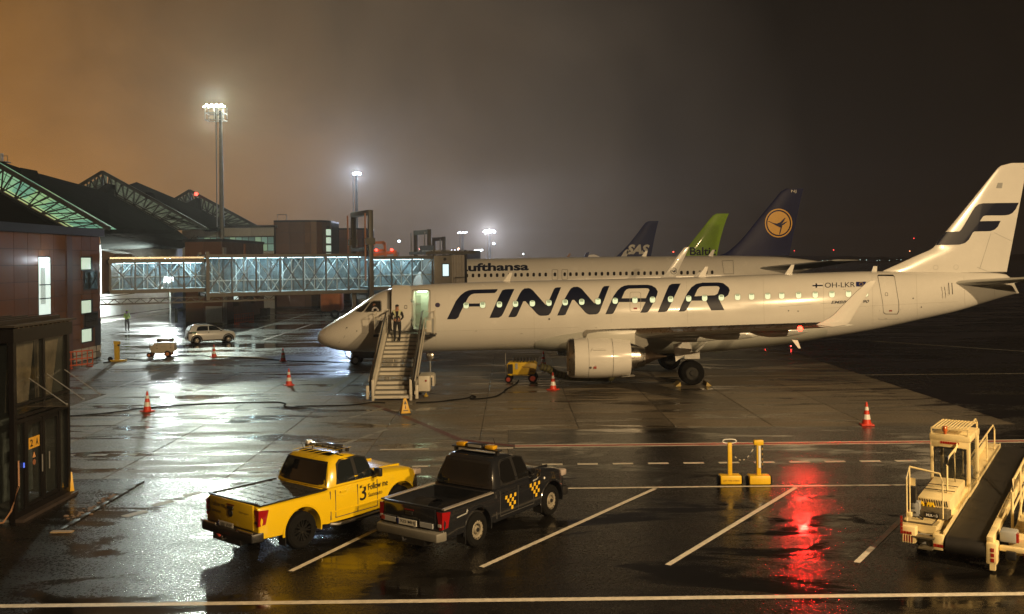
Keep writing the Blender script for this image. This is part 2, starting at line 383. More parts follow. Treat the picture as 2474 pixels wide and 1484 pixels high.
# ================================================================== THE NEAR AIRLINER
M_white = mat('white_aircraft_paint', (.70, .69, .66), .22, noise=.05, nscale=.6, coat=.35, rnoise=.07)
M_navy = mat('navy_paint', (.005, .008, .026), .42); M_navy.node_tree.nodes['Principled BSDF'].inputs['Specular IOR Level'].default_value = .25
M_grey = mat('grey_aircraft_paint', (.30, .31, .31), .35, noise=.12, nscale=1.2)
M_dark = mat('black_rubber', (.005, .005, .005), .9, noise=.3, nscale=6)
M_blk = mat('black_plastic', (.014, .014, .015), .38)
M_metal = mat('bare_metal', (.42, .40, .37), .30, 1., noise=.25, nscale=2.5, rnoise=.1)
M_burnt = mat('heat_stained_metal', (.20, .15, .11), .42, .9, noise=.4, nscale=3)
M_steel = mat('steel', (.38, .38, .38), .38, .8)
M_glass = mat('dark_glass', (.010, .013, .015), .05, coat=1)
M_seam = mat('panel_gap', (.05, .05, .05), .6)
M_cab = mat('lit_cabin_window', (.5, .55, .4), .3, emit=(.80, .98, .62), es=.62)
M_blind = mat('window_blind', (.30, .36, .27), .5, emit=(.62, .82, .50), es=.22)
AX, ZC = 49.5, 0
NEAR = 1.68
_c = lambda p: at(p[0], p[1], AX)
top_px = [(767.5, 817), (769, 806), (774, 799), (786, 790), (800, 780.5), (818, 769.5), (848, 751), (875, 732), (897.6, 716.5), (912, 708), (930, 701.2), (959.6, 694.5), (996.8, 690), (1046, 686.5), (1207, 680.4), (1450, 675), (1718, 668), (1962, 659.5), (2094, 655.8), (2245, 655.5), (2367, 658.5), (2420, 661), (2441, 667), (2452, 690), (2459, 706)]
bot_px = [(767.5, 819), (769, 824), (774, 829.5), (786, 836), (800, 841), (818, 845.5), (848, 849), (900, 850.5), (1024, 849.5), (1133, 847), (1227, 845), (1450, 842), (1682, 838.5), (1820, 830.5), (1963, 819), (2094, 799.5), (2224, 772), (2306, 753.3), (2385, 729.5), (2437, 714), (2459, 709)]
tp = interp([( _c(p).x, _c(p).z) for p in top_px]); bt = interp([(_c(p).x, _c(p).z) for p in bot_px])
XN, XT = _c(top_px[0]).x, _c(top_px[-1]).x
hwf = interp([(0, .05), (.03, .17), (.12, .36), (.35, .62), (.8, .93), (1.5, 1.22), (2.5, 1.46), (3.6, 1.60), (5, 1.66), (22, 1.66), (26, 1.60), (29, 1.36), (33, .86), (36, .34), (37.3, .1)])
def zc(x): return (tp(x) + bt(x)) / 2
def hh(x): return max(.012, (tp(x) - bt(x)) / 2)
def hw(x): return hwf(x - XN)
def fy(x, z, off=0.):
    t = min(1, abs((z - zc(x)) / hh(x))); return AX - hw(x) * math.sqrt(max(.0, 1 - t * t)) - off
def onfus(p, off=.008):
    Y = AX - 1.4
    for _ in range(5):
        q = at(p[0], p[1], Y); Y = fy(q.x, q.z)
    q = at(p[0], p[1], Y); t = (q.z - zc(q.x)) / hh(q.x); t = max(-1, min(1, t))
    return Vector((q.x, Y - off * math.sqrt(max(0, 1 - t * t)) - off * .1, q.z + off * t))
plane = thing('airliner', 'white twin-engine airliner with large navy lettering, passenger stairs at its open front door', 'airliner', (0, AX, 0))
def B(mb, name, m, parent=plane, **k): return mb.build(name, m, parent, world=(parent is not None), **k)
xs = sorted(set([XN + v for v in (0, .01, .03, .07, .13, .22, .35, .5, .7, .9, 1.15, 1.4, 1.7, 2, 2.35, 2.7, 3.1, 3.5, 4)] + list(np.arange(XN + 4.4, XT - .2, .35)) + [XT - .12, XT]))
mb = MB(); mb.loft([[(x, AX - hw(x) * math.cos(a), zc(x) + hh(x) * math.sin(a)) for a in [2 * math.pi * k / 96 for k in range(96)]] for x in xs])
fus = B(mb, 'fuselage', M_white, smooth=True, auto=.7)
def bool_cut(o, mb, m=None):
    c = mb.build('cutter', m or o.data.materials[0], None); 
    c.matrix_basis = Matrix.Identity(4); o2 = o.parent; mw = chain(o2)
    c.data.transform(mw.inverted()); o.parent = None
    md = o.modifiers.new('b', 'BOOLEAN'); md.operation = 'DIFFERENCE'; md.object = c; md.solver = 'EXACT'
    bpy.context.view_layer.update(); dg = bpy.context.evaluated_depsgraph_get()
    me = bpy.data.meshes.new_from_object(o.evaluated_get(dg)); o.modifiers.clear(); old = o.data; o.data = me; me.name = old.name
    bpy.data.objects.remove(c); o.parent = o2
    bm = bmesh.new(); bm.from_mesh(me)
    for f in bm.faces: f.smooth = True
    for e in bm.edges:
        if len(e.link_faces) != 2 or e.calc_face_angle(0) > .6: e.smooth = False
    bm.to_mesh(me); bm.free()
# open front door: a real recess with the lit galley inside
d0, d1 = at(*r4((1054, 196)), 48.2), at(*r4((1212, 566)), 48.2)
mb = MB(); dw = d1.x - d0.x; zt, zb = d0.z, d1.z
lp = rrect((d0.x + d1.x) / 2, (zt + zb) / 2, dw, zt - zb, .12)
mb.loft([[(x, 46.5, z) for x, z in lp], [(x, 49.6, z) for x, z in lp]]); bool_cut(fus, mb)
M_gal = mat('galley_panel', (.62, .66, .58), .45, noise=.1)
gcx = (d0.x + d1.x) / 2
gl = B(MB().box((gcx, 49.53, (zt + zb) / 2), (dw - .03, .06, zt - zb - .04)), 'galley_wall', M_gal)
B(MB().box((gcx - .28, 49.45, zb + .95), (.30, .08, 1.5)), 'galley_cabinet', mat('galley_cabinet', (.28, .33, .27), .4))
B(MB().box((gcx - .28, 49.38, zb + 1.25), (.22, .04, .05)).box((gcx - .28, 49.38, zb + .72), (.22, .04, .05)), 'cabinet_handle', M_steel)
B(MB().box((gcx + .33, 49.1, zb + .7), (.05, .75, 1.35)), 'partition', M_gal)
B(MB().box((gcx, 48.9, zt - .06), (.5, .5, .03)), 'ceiling_light', mat('cabin_light', (.9, 1, .8), .4, emit=(.80, 1, .66), es=9))
# door leaf swung open ahead of the opening
def frame_decal(loop, w, name, m, fn=onfus, off=.010, parent=plane, cu=None, cv=3):
    cx = sum(p[0] for p in loop) / len(loop); cy = sum(p[1] for p in loop) / len(loop)
    hx = max(abs(p[0] - cx) for p in loop); hy = max(abs(p[1] - cy) for p in loop)
    inner = [(cx + (p[0] - cx) * (1 - w / hx), cy + (p[1] - cy) * (1 - w / hy)) for p in loop]
    return B(flat([loop, inner], lambda u, v: fn((u, v), off), cu, cv), name, m, parent)
lp = [r4(p) for p in rrect(944, 376, 184, 384, 26)]
def leaf(p, off=0): q = onfus(p, .26 + off); return q
dl = flat([lp], lambda u, v: leaf((u, v)), None, 3); dl2 = flat([lp], lambda u, v: leaf((u, v), -.09), None, 3)
door = B(dl, 'door', M_white, smooth=True); B(dl2, 'door_back', M_white, door.parent)
B(MB().loft([[leaf(p) for p in lp], [leaf(p, -.09) for p in lp]], True, False), 'door_edge', M_seam)
o = frame_decal([r4(p) for p in rrect(990, 368, 26, 30, 6)], .9, 'door_handle', M_blk, fn=lambda p, o_: leaf(p, .012))
B(MB().bar(leaf(r4((1030, 300)), -.1), onfus(r4((1058, 300)), -.1), .07, .1).bar(leaf(r4((1030, 480)), -.1), onfus(r4((1058, 480)), -.1), .07, .1), 'door_hinge', M_steel)
frame_decal([r4(p) for p in rrect(1133, 381, 180, 394, 22)], 1.1, 'door_frame', M_seam)
# cabin windows
wl = [(1300 + x / 2.249, 600 + (680 - (x - 172) * .0309) / 2.249) for x in (172, 282, 393, 500, 612, 722, 830, 940, 1048, 1162, 1293, 1410, 1530, 1650, 1756, 1867, 1975, 2068, 2175, 2268, 2380)]
wl += [(2300 + x / 2.6975, 450 + y / 2.6975) for x, y in ((290, 1135), (423, 1131.5), (555, 1128), (690, 1126))]
wl = [(x * K, y * K) for x, y in wl]
for i, (x, y) in enumerate(wl):
    w = flat([rrect(x, y, 17.2, 18.4, 6)], lambda u, v: onfus((u, v), .005), None, 4); f = B(w, 'window', mat('window_surround', (.55, .54, .5), .3))
    pm = flat([rrect(x, y, 12.6, 14.4, 5)], lambda u, v: onfus((u, v), .009), None, 4); B(pm, 'pane', M_cab, f)
    h = random.choice((.25, .3, .42, .5, .34, .6)); 
    bl = flat([rrect(x, y - 7 + 14 * h / 2, 9.2, 14 * h, 2)], lambda u, v: onfus((u, v), .013), None, 4); B(bl, 'blind', M_blind, f)
frame_decal([r5(p) for p in rrect(1296, 656, 74, 130, 14)], .9, 'emergency_exit', mat('exit_outline', (.33, .32, .30), .5))
B(flat([[r5(p) for p in ((1284, 694), (1308, 694), (1308, 705), (1284, 705))]], lambda u, v: onfus((u, v))), 'exit_placard', P_r)
rd = [r6(p) for p in ((785, 985), (795, 977), (905, 977), (922, 990), (940, 1100), (957, 1200), (958, 1265), (945, 1290), (850, 1290), (832, 1278), (826, 1200), (800, 1060))]
frame_decal(rd, 1.3, 'rear_door', M_seam)
B(flat([[r6(p) for p in ((785, 990), (792, 977), (908, 977), (922, 992), (905, 988), (800, 987))]], lambda u, v: onfus((u, v), .02), 8, 3), 'door_gasket', M_dark)
frame_decal([r6(p) for p in rrect(857, 1131, 22, 26, 5)], .8, 'rear_door_handle', M_blk)
B(flat([[r6(p) for p in ((878, 1257), (902, 1257), (902, 1268), (878, 1268))]], lambda u, v: onfus((u, v))), 'exit_placard', P_r)
# cockpit glazing
B(flat([[r4(p) for p in ((586, 398), (590, 385), (650, 305), (670, 297), (733, 296), (741, 305), (744, 380), (735, 397), (610, 401))]], lambda u, v: onfus((u, v)), 6, 3), 'cockpit_window', M_glass)
B(flat([[r4(p) for p in ((490, 396), (530, 362), (590, 322), (628, 300), (640, 300), (575, 388), (552, 404))]], lambda u, v: onfus((u, v)), 6, 3), 'cockpit_window', M_glass)
frame_decal([r4(p) for p in ((578, 404), (582, 388), (648, 300), (668, 291), (735, 290), (748, 302), (750, 385), (740, 403), (606, 407))], .9, 'window_frame', M_seam, off=.012)
# pilot seen through the side window
pil = MB().sphere(onfus(r4((676, 338)), -.0), .10, 10, (.8, .12, 1.1)); B(pil, 'pilot_head', mat('skin_dim', (.16, .07, .04), .6), smooth=True)
B(flat([[r4(p) for p in ((655, 372), (672, 352), (700, 355), (722, 378), (724, 392), (650, 392))]], lambda u, v: onfus((u, v), .012)), 'pilot_shirt', mat('shirt_white', (.5, .5, .55), .7))
B(flat([[r4(p) for p in rrect(1294, 334, 48, 44, 21)]], lambda u, v: onfus((u, v)), 4, 3), 'round_badge', mat('badge_blue', (.05, .04, .10), .4))
B(flat([[r4(p) for p in ((805, 212), (843, 196), (845, 352), (842, 372), (800, 372), (800, 330))]], lambda u, v: onfus((u, v), .006), 6, 3), 'door_shade_strip', M_grey)  # grey strip painted in place of the shade beside the door frame
# the big lettering
FN = [[(45, 772), (105, 650), (135, 612), (165, 590), (190, 580), (215, 576), (382, 572), (376, 586), (362, 598), (225, 602), (205, 609), (188, 625), (165, 668), (130, 735), (122, 758), (104, 771)],
      [(168, 668), (275, 667), (266, 687), (158, 688)],
      [(452, 758), (500, 660), (530, 600), (545, 578), (560, 568), (585, 565), (602, 570), (618, 583), (700, 676), (712, 673), (752, 580), (762, 565), (775, 561), (803, 560), (735, 727), (722, 743), (705, 748), (670, 749), (655, 745), (640, 733), (566, 652), (552, 653), (515, 735), (508, 750), (495, 757)],
      [(777, 747), (822, 645), (855, 586), (868, 568), (885, 558), (910, 556), (925, 561), (942, 573), (1023, 666), (1036, 662), (1076, 566), (1088, 553), (1124, 550), (1060, 718), (1048, 733), (1035, 739), (992, 741), (975, 735), (962, 725), (890, 643), (876, 645), (838, 728), (832, 741), (818, 746)],
      [(327, 763), (395, 612), (412, 580), (433, 573), (493, 571), (420, 730), (408, 750), (388, 761)],
      [(1445, 725), (1505, 580), (1520, 548), (1540, 537), (1597, 535), (1515, 705), (1505, 718), (1492, 723)]]
def word(loops, name): B(flat([[r5(p) for p in l] for l in loops], lambda u, v: onfus((u, v)), 12, 2.5), name, M_navy)
for l in FN: word([l], 'lettering')
word([[(1097, 738), (1150, 620), (1180, 578), (1200, 560), (1225, 549), (1250, 545), (1375, 543), (1405, 548), (1432, 565), (1445, 588), (1440, 612), (1390, 710), (1376, 725), (1360, 728), (1328, 728), (1365, 657), (1187, 658), (1157, 720), (1148, 733), (1138, 737)], [(1205, 633), (1366, 632), (1390, 578), (1382, 568), (1365, 566), (1255, 569), (1238, 574), (1225, 588)]], 'lettering')
word([[(1582, 721), (1640, 600), (1668, 560), (1700, 538), (1740, 529), (1850, 528), (1880, 533), (1915, 560), (1923, 580), (1912, 612), (1892, 626), (1850, 637), (1887, 711), (1800, 713), (1765, 648), (1667, 649), (1635, 712), (1620, 720)], [(1688, 620), (1825, 612), (1843, 602), (1856, 565), (1850, 555), (1835, 552), (1740, 554), (1722, 560), (1708, 575)]], 'lettering')
def quadpx(f, p0, pu, pv): return lambda u, v: f((p0[0] + (pu[0] - p0[0]) * u + (pv[0] - p0[0]) * v, p0[1] + (pu[1] - p0[1]) * u + (pv[1] - p0[1]) * v))
B(text('OH-LKR', quadpx(onfus, r6((366, 1080)), r6((606, 1074)), r6((366, 1040))), 4), 'registration', M_navy)
B(text('EMBRAER 190', quadpx(onfus, r6((416, 1208)), r6((718, 1200)), r6((416, 1184))), 3, shear=.3, bold=.02), 'type_lettering', M_navy)
def fusrect(pts, name, m, off=.008): return B(flat([[r6(p) for p in pts]], lambda u, v: onfus((u, v), off), None, 4), name, m)
fusrect(((268, 1047), (350, 1045), (350, 1080), (268, 1082)), 'flag', mat('flag_white', (.75, .75, .75), .3)); fusrect(((268, 1059), (350, 1057), (350, 1067), (268, 1069)), 'flag_cross', M_navy, .013); fusrect(((292, 1046), (304, 1046), (304, 1081), (292, 1081)), 'flag_cross', M_navy, .016)
fusrect(((615, 1033), (695, 1031), (680, 1070), (615, 1070)), 'european_flag', mat('flag_blue', (.012, .02, .12), .3))
st = MB()
for k in range(12):
    a = math.pi * k / 6; c = (655 + 15 * math.cos(a), 1051 + 12 * math.sin(a)); q = onfus(r6(c), .016); st.box(q, (.03, .006, .03))
B(st, 'flag_stars', P_y)
# thin seams, panel lines, antennas
def seam(pts, w=.018, name='seam', m=M_seam, fn=onfus, off=.009, parent=plane):
    q = [fn(p, off) for p in pts]; mb = MB()
    for a_, b_ in zip(q[:-1], q[1:]): mb.bar(a_, b_, w, .004, up=(0, -1, 0))
    return B(mb, name, m, parent)
M_pl = mat('panel_line', (.42, .41, .38), .5)
for X, ya, yb in ((900, 722, 848), (1052, 690, 846), (1290, 682, 838), (1475, 678, 780), (1660, 673, 780), (1845, 668, 780), (1990, 662, 812), (2108, 660, 792), (2215, 664, 768), (2330, 668, 738), (2402, 672, 718)):
    seam([(X + (v - .5) * 3, ya + (yb - ya) * v) for v in np.linspace(0, 1, 14)], .011, m=M_pl, off=.004)
seam([(870 + 12 * k, 806 - k * .35) for k in range(0, 45)], .010, m=M_pl, off=.004); seam([(1990 + 12 * k, 745 - k * .6) for k in range(0, 28)], .010, m=M_pl, off=.004)
for (x, y, r_) in ((1327, 771, 2.2), (838, 792, 1.6), (862, 800, 1.3), (2206, 721, 1.6), (1905, 751, 1.5), (1928, 752, 1.5), (2226, 742, 1.5)):
    B(flat([rrect(x, y, r_ * 2, r_ * 2, r_ * .9)], lambda u, v: onfus((u, v))), 'probe', M_seam)
for (x, y) in ((1150, 800), (1260, 806), (1440, 792), (2140, 770), (2040, 700), (1990, 780)):
    B(flat([rrect(x, y, 5, 1.6, .4)], lambda u, v: onfus((u, v), .005)), 'placard', M_pl)
seam([r4((330, 700)), r4((390, 640)), r4((400, 560))], .012)
seam([r6((420, 1200)), r6((0, 1230))], .012, m=M_grey); seam([r6((795, 1330)), (r6((805, 1255)))], .012, m=M_grey); seam([r6((795, 1330)), r6((950, 1328)), r6((970, 1250))], .012, m=M_grey)
for c in ((1250, 917), (1412, 915)): pass
for (p, s) in ((r5((445, 522)), 1), (r5((1745, 482)), 1.1), (r5((2318, 468)), 1)):
    b_ = at(p[0], p[1] + 2, AX); B(MB().prism([b_ + Vector((-.32, -.02, -.1)), b_ + Vector((.1, -.02, -.1)), b_ + Vector((.28, -.02, .52)), b_ + Vector((.12, -.02, .52))], (0, .04, 0)), 'antenna', M_white)
b_ = at(*r6((762, 946)), AX); B(MB().prism([b_ + Vector((-.18, -.02, -.1)), b_ + Vector((.12, -.02, -.1)), b_ + Vector((.14, -.02, .26)), b_ + Vector((-.06, -.02, .26))], (0, .04, 0)), 'antenna', M_white)
# ---- fin
fl = [(965, 800, 1814), (950, 822, 1815), (930, 862, 1819), (900, 930, 1825), (850, 1040, 1834), (800, 1150, 1844), (770, 1218, 1850), (745, 1244, 1855), (700, 1278, 1863), (630, 1333, 1877), (500, 1440, 1902), (300, 1602, 1940), (160, 1716, 1967), (130, 1742, 1972), (110, 1764, 1976), (95, 1800, 1979), (86, 1850, 1981)]
FIN = [(at(*r6((l, y)), AX), at(*r6((t, y)), AX)) for y, l, t in fl]
fLE = interp([(a_.z, a_.x) for a_, c in FIN]); fTE = interp([(c.z, c.x) for a_, c in FIN]); FZ0, FZ1 = FIN[0][0].z, FIN[-1][0].z
def finh(x, z):
    le, te = fLE(z), fTE(z); T = .21 - .09 * (z - FZ0) / (FZ1 - FZ0); d = max(0, x - le); e = max(0, te - x)
    return T * min(1, (d / 1.3)) ** .5 * min(1, e / 2.2 + .06)
FSH = [0, .01, .03, .07, .12, .2, .3, .45, .6, .8, 1]
mb = MB(); rings = []
for z in [FZ0 + (FZ1 - FZ0) * k / 44 for k in range(45)]:
    le, te = fLE(z), fTE(z); X = [le + (te - le) * c for c in FSH]
    rings.append([(x, AX - finh(x, z), z) for x in X] + [(x, AX + finh(x, z), z) for x in reversed(X[1:-1])])
mb.loft(rings); fin = B(mb, 'fin', M_white, smooth=True, auto=.9)
def onfin(p, off=.01):
    Y = AX - .15
    for _ in range(3): q = at(p[0], p[1], Y); Y = AX - finh(q.x, q.z)
    q = at(p[0], p[1], Y - off); return q
B(flat([[r6(p) for p in ((1244, 738), (1290, 680), (1330, 634), (1438, 630), (1452, 618), (1470, 592), (1545, 465), (1565, 435), (1590, 415), (1625, 406), (1912, 402), (1888, 452), (1862, 483), (1835, 497), (1800, 502), (1648, 503), (1628, 510), (1602, 549), (1767, 546), (1745, 592), (1720, 616), (1685, 628), (1560, 630), (1545, 640), (1515, 695), (1485, 722), (1440, 735), (1380, 737))]], lambda u, v: onfin((u, v), .03), 2, 3), 'tail_emblem', M_navy, fin)
for pts in (((1738, 135), (1340, 628)), ((1745, 132), (1972, 128)), ((1690, 645), (1600, 930)), ((1580, 915), (1660, 948), (1815, 952)), ((1715, 640), (1860, 710))):
    seam([r6(p) for p in pts], .014, fn=onfin, m=M_grey, parent=fin)
B(flat([[r6(p) for p in ((1745, 243), (1784, 243), (1776, 287), (1730, 285))]], lambda u, v: onfin((u, v), .012)), 'access_panel', M_grey, fin)
for c in ((1250, 917), (1412, 915)): frame_decal([r6(p) for p in rrect(c[0], c[1], 40, 38, 19)], .5, 'round_panel', M_grey, fn=onfin, parent=fin)
# ---- wings (both sides), winglets, fairings
def wing_rings(secs):                                    # (X_le, X_te, Y, Z, thickness)
    A = [(0, 0), (.02, .38), (.08, .72), (.2, .96), (.35, 1), (.6, .78), (.85, .34), (1, .04)]
    out_ = []
    for xl, xt, y, z, t in secs:
        c = xt - xl; up = [(xl + c * a_, y, z + t * .62 * h) for a_, h in A]; lo = [(xl + c * a_, y, z - t * .38 * h) for a_, h in reversed(A[1:-1])]
        out_.append(up + lo)
    return out_
wr = at(*r4((0, 0)), 1)
LE0, TIPX = at(1408, 812, 47.9), at(1975, 793, 34.6)
def wsec(s):                                              # s: 0 root .. 1 tip
    xl = LE0.x + (TIPX.x - LE0.x) * s; c = 4.9 - 1.5 * min(1, s / .36) - 2.05 * s; y = 47.9 - 13.3 * s
    z = 2.28 + (3.70 - 2.28) * s; return (xl, xl + c, y, z, .62 - .42 * s)
secs = [(LE0.x - .6, LE0.x + 5.0, 49.4, 2.10, .7)] + [wsec(s) for s in (0, .1, .2, .3, .36, .5, .65, .8, .92, 1)]
M_wing = mat('wing_paint', (.46, .47, .45), .28, noise=.12, nscale=.8, coat=.2)
wing = B(MB().loft(wing_rings(secs)), 'wing', M_wing, smooth=True, auto=.9)
far = [(a_, b_2, 2 * AX - y, z, t) for a_, b_2, y, z, t in secs]
B(MB().loft(wing_rings(far)), 'wing', M_grey, smooth=True, auto=.9)
le = MB().loft([[(xl - .02, y, z + .1 * t), (xl + .03, y, z + .35 * t), (xl + .16, y, z + .56 * t), (xl + .16, y, z + .58 * t), (xl - .03, y, z)] for xl, xt, y, z, t in secs[1:]], True, True)
B(le, 'slat', M_metal, smooth=True)
wlp = [(296, 1374), (345, 1352), (405, 1320), (450, 1285), (490, 1240), (610, 1120), (700, 1040), (730, 1024), (778, 1017), (740, 1085), (640, 1225), (570, 1345), (540, 1376), (430, 1392)]
def wl3(p, f=1):
    h = max(0, (1380 - p[1]) / 360); return at(*r6(p), 34.55 - h * .55) if f > 0 else None
L3 = [wl3(p) for p in wlp]; B(MB().prism(L3, (0, .07, 0)), 'winglet', M_white, bevel=.02)
L4 = [Vector((p.x, 2 * AX - p.y, p.z)) for p in L3]; B(MB().prism(L4, (0, .07, 0)), 'winglet', M_white)
seam([r6(p) for p in ((345, 1375), (430, 1335), (505, 1265), (615, 1140))], .012, fn=lambda p, o_: wl3(p) - Vector((0, .012, 0)), m=M_grey)
for (s, L, dz) in ((.30, 3.3, .36), (.52, 2.9, .3), (.74, 2.4, .24)):
    xl, xt, y, z, t = wsec(s)
    for yy in (y, 2 * AX - y):
        pr = [(xt - L * .62, .02), (xt - L * .5, .11), (xt - L * .3, .17), (xt, .16), (xt + L * .2, .10), (xt + L * .36, .015)]
        rg = [[(x, yy + r_ * .8 * math.cos(a), z - dz * .55 + r_ * 1.25 * math.sin(a)) for a in [2 * math.pi * k / 12 for k in range(12)]] for x, r_ in pr]
        B(MB().loft(rg), 'flap_fairing', M_wing, smooth=True)
# wing to body fairing
bf = interp([(at(1290, 845, AX).x, 0), (at(1370, 850, AX).x, .55), (at(1450, 850, AX).x, .9), (at(1600, 850, AX).x, 1), (at(1760, 850, AX).x, .85), (at(1900, 840, AX).x, .4), (at(1985, 830, AX).x, 0)])
X0, X1 = at(1292, 845, AX).x, at(1983, 845, AX).x; rings = []
for x in np.linspace(X0, X1, 40):
    k = bf(x); zc_ = bt(x) + .62; rings.append([(x, AX - (1.15 + .72 * k) * math.cos(a), zc_ + (.62 + .30 * k) * math.sin(a)) for a in [2 * math.pi * q / 40 for q in range(40)]])
B(MB().loft(rings), 'belly_fairing', M_grey if False else mat('pale_grey_paint', (.40, .41, .38), .3, noise=.1, nscale=1), smooth=True, auto=.9)
# ---- engines
def engine(yc):
    e0 = at((1450 + 800 / 3.534) * K, (960 + 345 / 3.534) * K, 44.3); U = K / 3.534 / (FP / 44.3); c = Vector((e0.x, yc, e0.z))
    pr = [(300, 60), (190, 150), (60, 156), (14, 164), (0, 176), (4, 188), (22, 198), (60, 205), (200, 211), (350, 209), (500, 200), (600, 187), (645, 180), (646, 172), (560, 168)]
    n = B(MB().lathe(c, (1, 0, 0), [(a_ * U, r_ * U) for a_, r_ in pr], 48), 'engine', M_white, smooth=True, auto=.9)
    B(MB().lathe(c, (1, 0, 0), [(30 * U, 157.5 * U), (14 * U, 165 * U), (-1.5 * U, 176 * U), (2 * U, 190 * U), (22 * U, 200 * U), (64 * U, 207 * U)], 48), 'intake_lip', M_metal, n, smooth=True)
    B(MB().lathe(c, (1, 0, 0), [(120 * U, 4 * U), (190 * U, 150 * U)], 32, True), 'fan', M_blk, n)
    B(MB().lathe(c + Vector((0, 0, 8 * U)), (1, 0, 0), [(600 * U, 138 * U), (650 * U, 132 * U), (700 * U, 124 * U), (798 * U, 104 * U), (800 * U, 94 * U), (740 * U, 90 * U)], 40), 'core_cowl', M_metal, n, smooth=True)
    B(MB().lathe(c + Vector((0, 0, 8 * U)), (1, 0, 0), [(770 * U, 92 * U), (830 * U, 78 * U), (880 * U, 56 * U), (940 * U, 30 * U), (1038 * U, 3 * U)], 32, True), 'exhaust_cone', M_burnt, n, smooth=True)
    B(MB().lathe(c, (1, 0, 0), [(640 * U, 178 * U), (643 * U, 138 * U)], 40), 'bypass_duct', M_blk, n)
    for a_ in (205, 455):
        rr = 212 if a_ == 205 else 206; B(MB().lathe(c, (1, 0, 0), [(a_ * U, rr * U), ((a_ + 3) * U, rr * U)], 48), 'cowl_seam', M_seam, n)
    s_ = -1 if yc < AX else 1
    def onn(a_, z_): rr = 211.5 * U; return Vector((c.x + a_ * U, yc + s_ * math.sqrt(max(0, rr * rr - (z_ * U) ** 2)), c.z + z_ * U))
    mb = MB()
    mb.bar(onn(275, -60), onn(275, -205), .03, .012, up=(0, 1, 0)); B(mb, 'cowl_latch_line', P_r, n)
    B(MB().box(onn(268, -80), (.14, .03, .1)), 'warning_mark', P_r, n); B(MB().lathe(onn(222, -80), (0, s_, 0), [(-.02, .06), (.01, .055)], 12, True), 'drain_port', M_seam, n)
    B(MB().prism([onn(225, 82), onn(245, 118), onn(385, 112), onn(388, 98), onn(250, 100)], (0, s_ * .06, 0)), 'cowl_strake', M_white, n)
    B(MB().prism([onn(560, -200) + Vector((0, .1, 0)), onn(690, -178), onn(680, -188), onn(560, -210) + Vector((0, .1, 0))], (0, .5, 0)), 'cowl_flap', M_white, n)
    py = [(985, 140), (1005, 88), (1120, 70), (1300, 60), (1560, 58), (1600, 75), (1640, 215), (1590, 245), (1440, 190), (1200, 150)]
    pts = [Vector((c.x + (a_ - 800) * U, yc - .2, c.z + (345 - z_) * U)) for a_, z_ in py]
    B(MB().prism(pts, (0, .4, 0)), 'pylon', mat('pylon_paint', (.50, .50, .46), .3), n, bevel=.03)
engine(44.3); engine(2 * AX - 44.3)
# ---- landing gear
def wheel_mb(c, r_, w, axis=(0, 1, 0), n=28):
    p = [(-w / 2, r_ * .56), (-w / 2, r_ * .86), (-w * .36, r_ * .97), (-w * .18, r_), (w * .18, r_), (w * .36, r_ * .97), (w / 2, r_ * .86), (w / 2, r_ * .56)]
    return MB().lathe(c, axis, p, n)
def hub_mb(c, r_, w, axis=(0, 1, 0)): return MB().lathe(c, axis, [(-w * .46, r_ * .02), (-w * .46, r_ * .2), (-w * .3, r_ * .25), (-w * .3, r_ * .48), (-w / 2, r_ * .57), (w / 2, r_ * .57), (w * .3, r_ * .48), (w * .3, r_ * .25), (w * .46, r_ * .2), (w * .46, r_ * .02)], 20, True)
def gear(x, yc, r_, top, n0='landing_gear'):
    s_ = MB().tube([(x, yc, r_), (x - .05, yc, r_ + .7)], .09, 12).tube([(x - .05, yc, r_ + .6), (x - .12, yc, top)], .15, 12).tube([(x + .05, yc, r_ + .8), (x + 1.0, yc, top)], .06, 8).bar((x, yc - .34, r_), (x, yc + .34, r_), .14)
    g = B(s_, n0, mat('gear_paint', (.42, .43, .42), .4, noise=.15), smooth=True)
    for dy in (-.26, .26):
        t_ = B(wheel_mb((x, yc + dy, r_), r_, .36 if r_ > .45 else .22), 'tyre', M_dark, g, smooth=True); B(hub_mb((x, yc + dy, r_), r_, .36 if r_ > .45 else .22), 'hub', mat('hub_dark', (.014, .014, .013), .8), g, smooth=True)
    return g
GX1 = at(1672, 905, 46).x
g1 = gear(GX1, 46.25, .60, 2.3); gear(GX1, 2 * AX - 46.25, .60, 2.3)
for yc in (46.0, 2 * AX - 46.0):
    B(MB().prism([(GX1 - .95, yc - .32, 2.05), (GX1 - .2, yc - .32, 2.2), (GX1 - .05, yc - .32, 1.75), (GX1 - .85, yc - .32, 1.2)], (0, .05, 0)), 'gear_door', M_white)
    B(MB().box((GX1 - .05, yc - .3, 1.5), (.75, .08, .35)), 'gear_door', M_white)
gear(at(964, 860, AX).x, AX, .36, 2.4, 'nose_gear')
ch = thing('wheel_chock', 'pair of chocks at the near main wheels of the lettered airliner', 'wheel chock', (GX1, 45.8, 0))
for dx in (-.75, .75): MB().prism([(dx - .13, -.2, 0), (dx + .13, -.2, 0), (dx + (.1 if dx < 0 else -.1), -.2, .2)], (0, .9, 0)).build('chock_block', mat('chock_yellow', (.4, .3, .1), .6), ch)
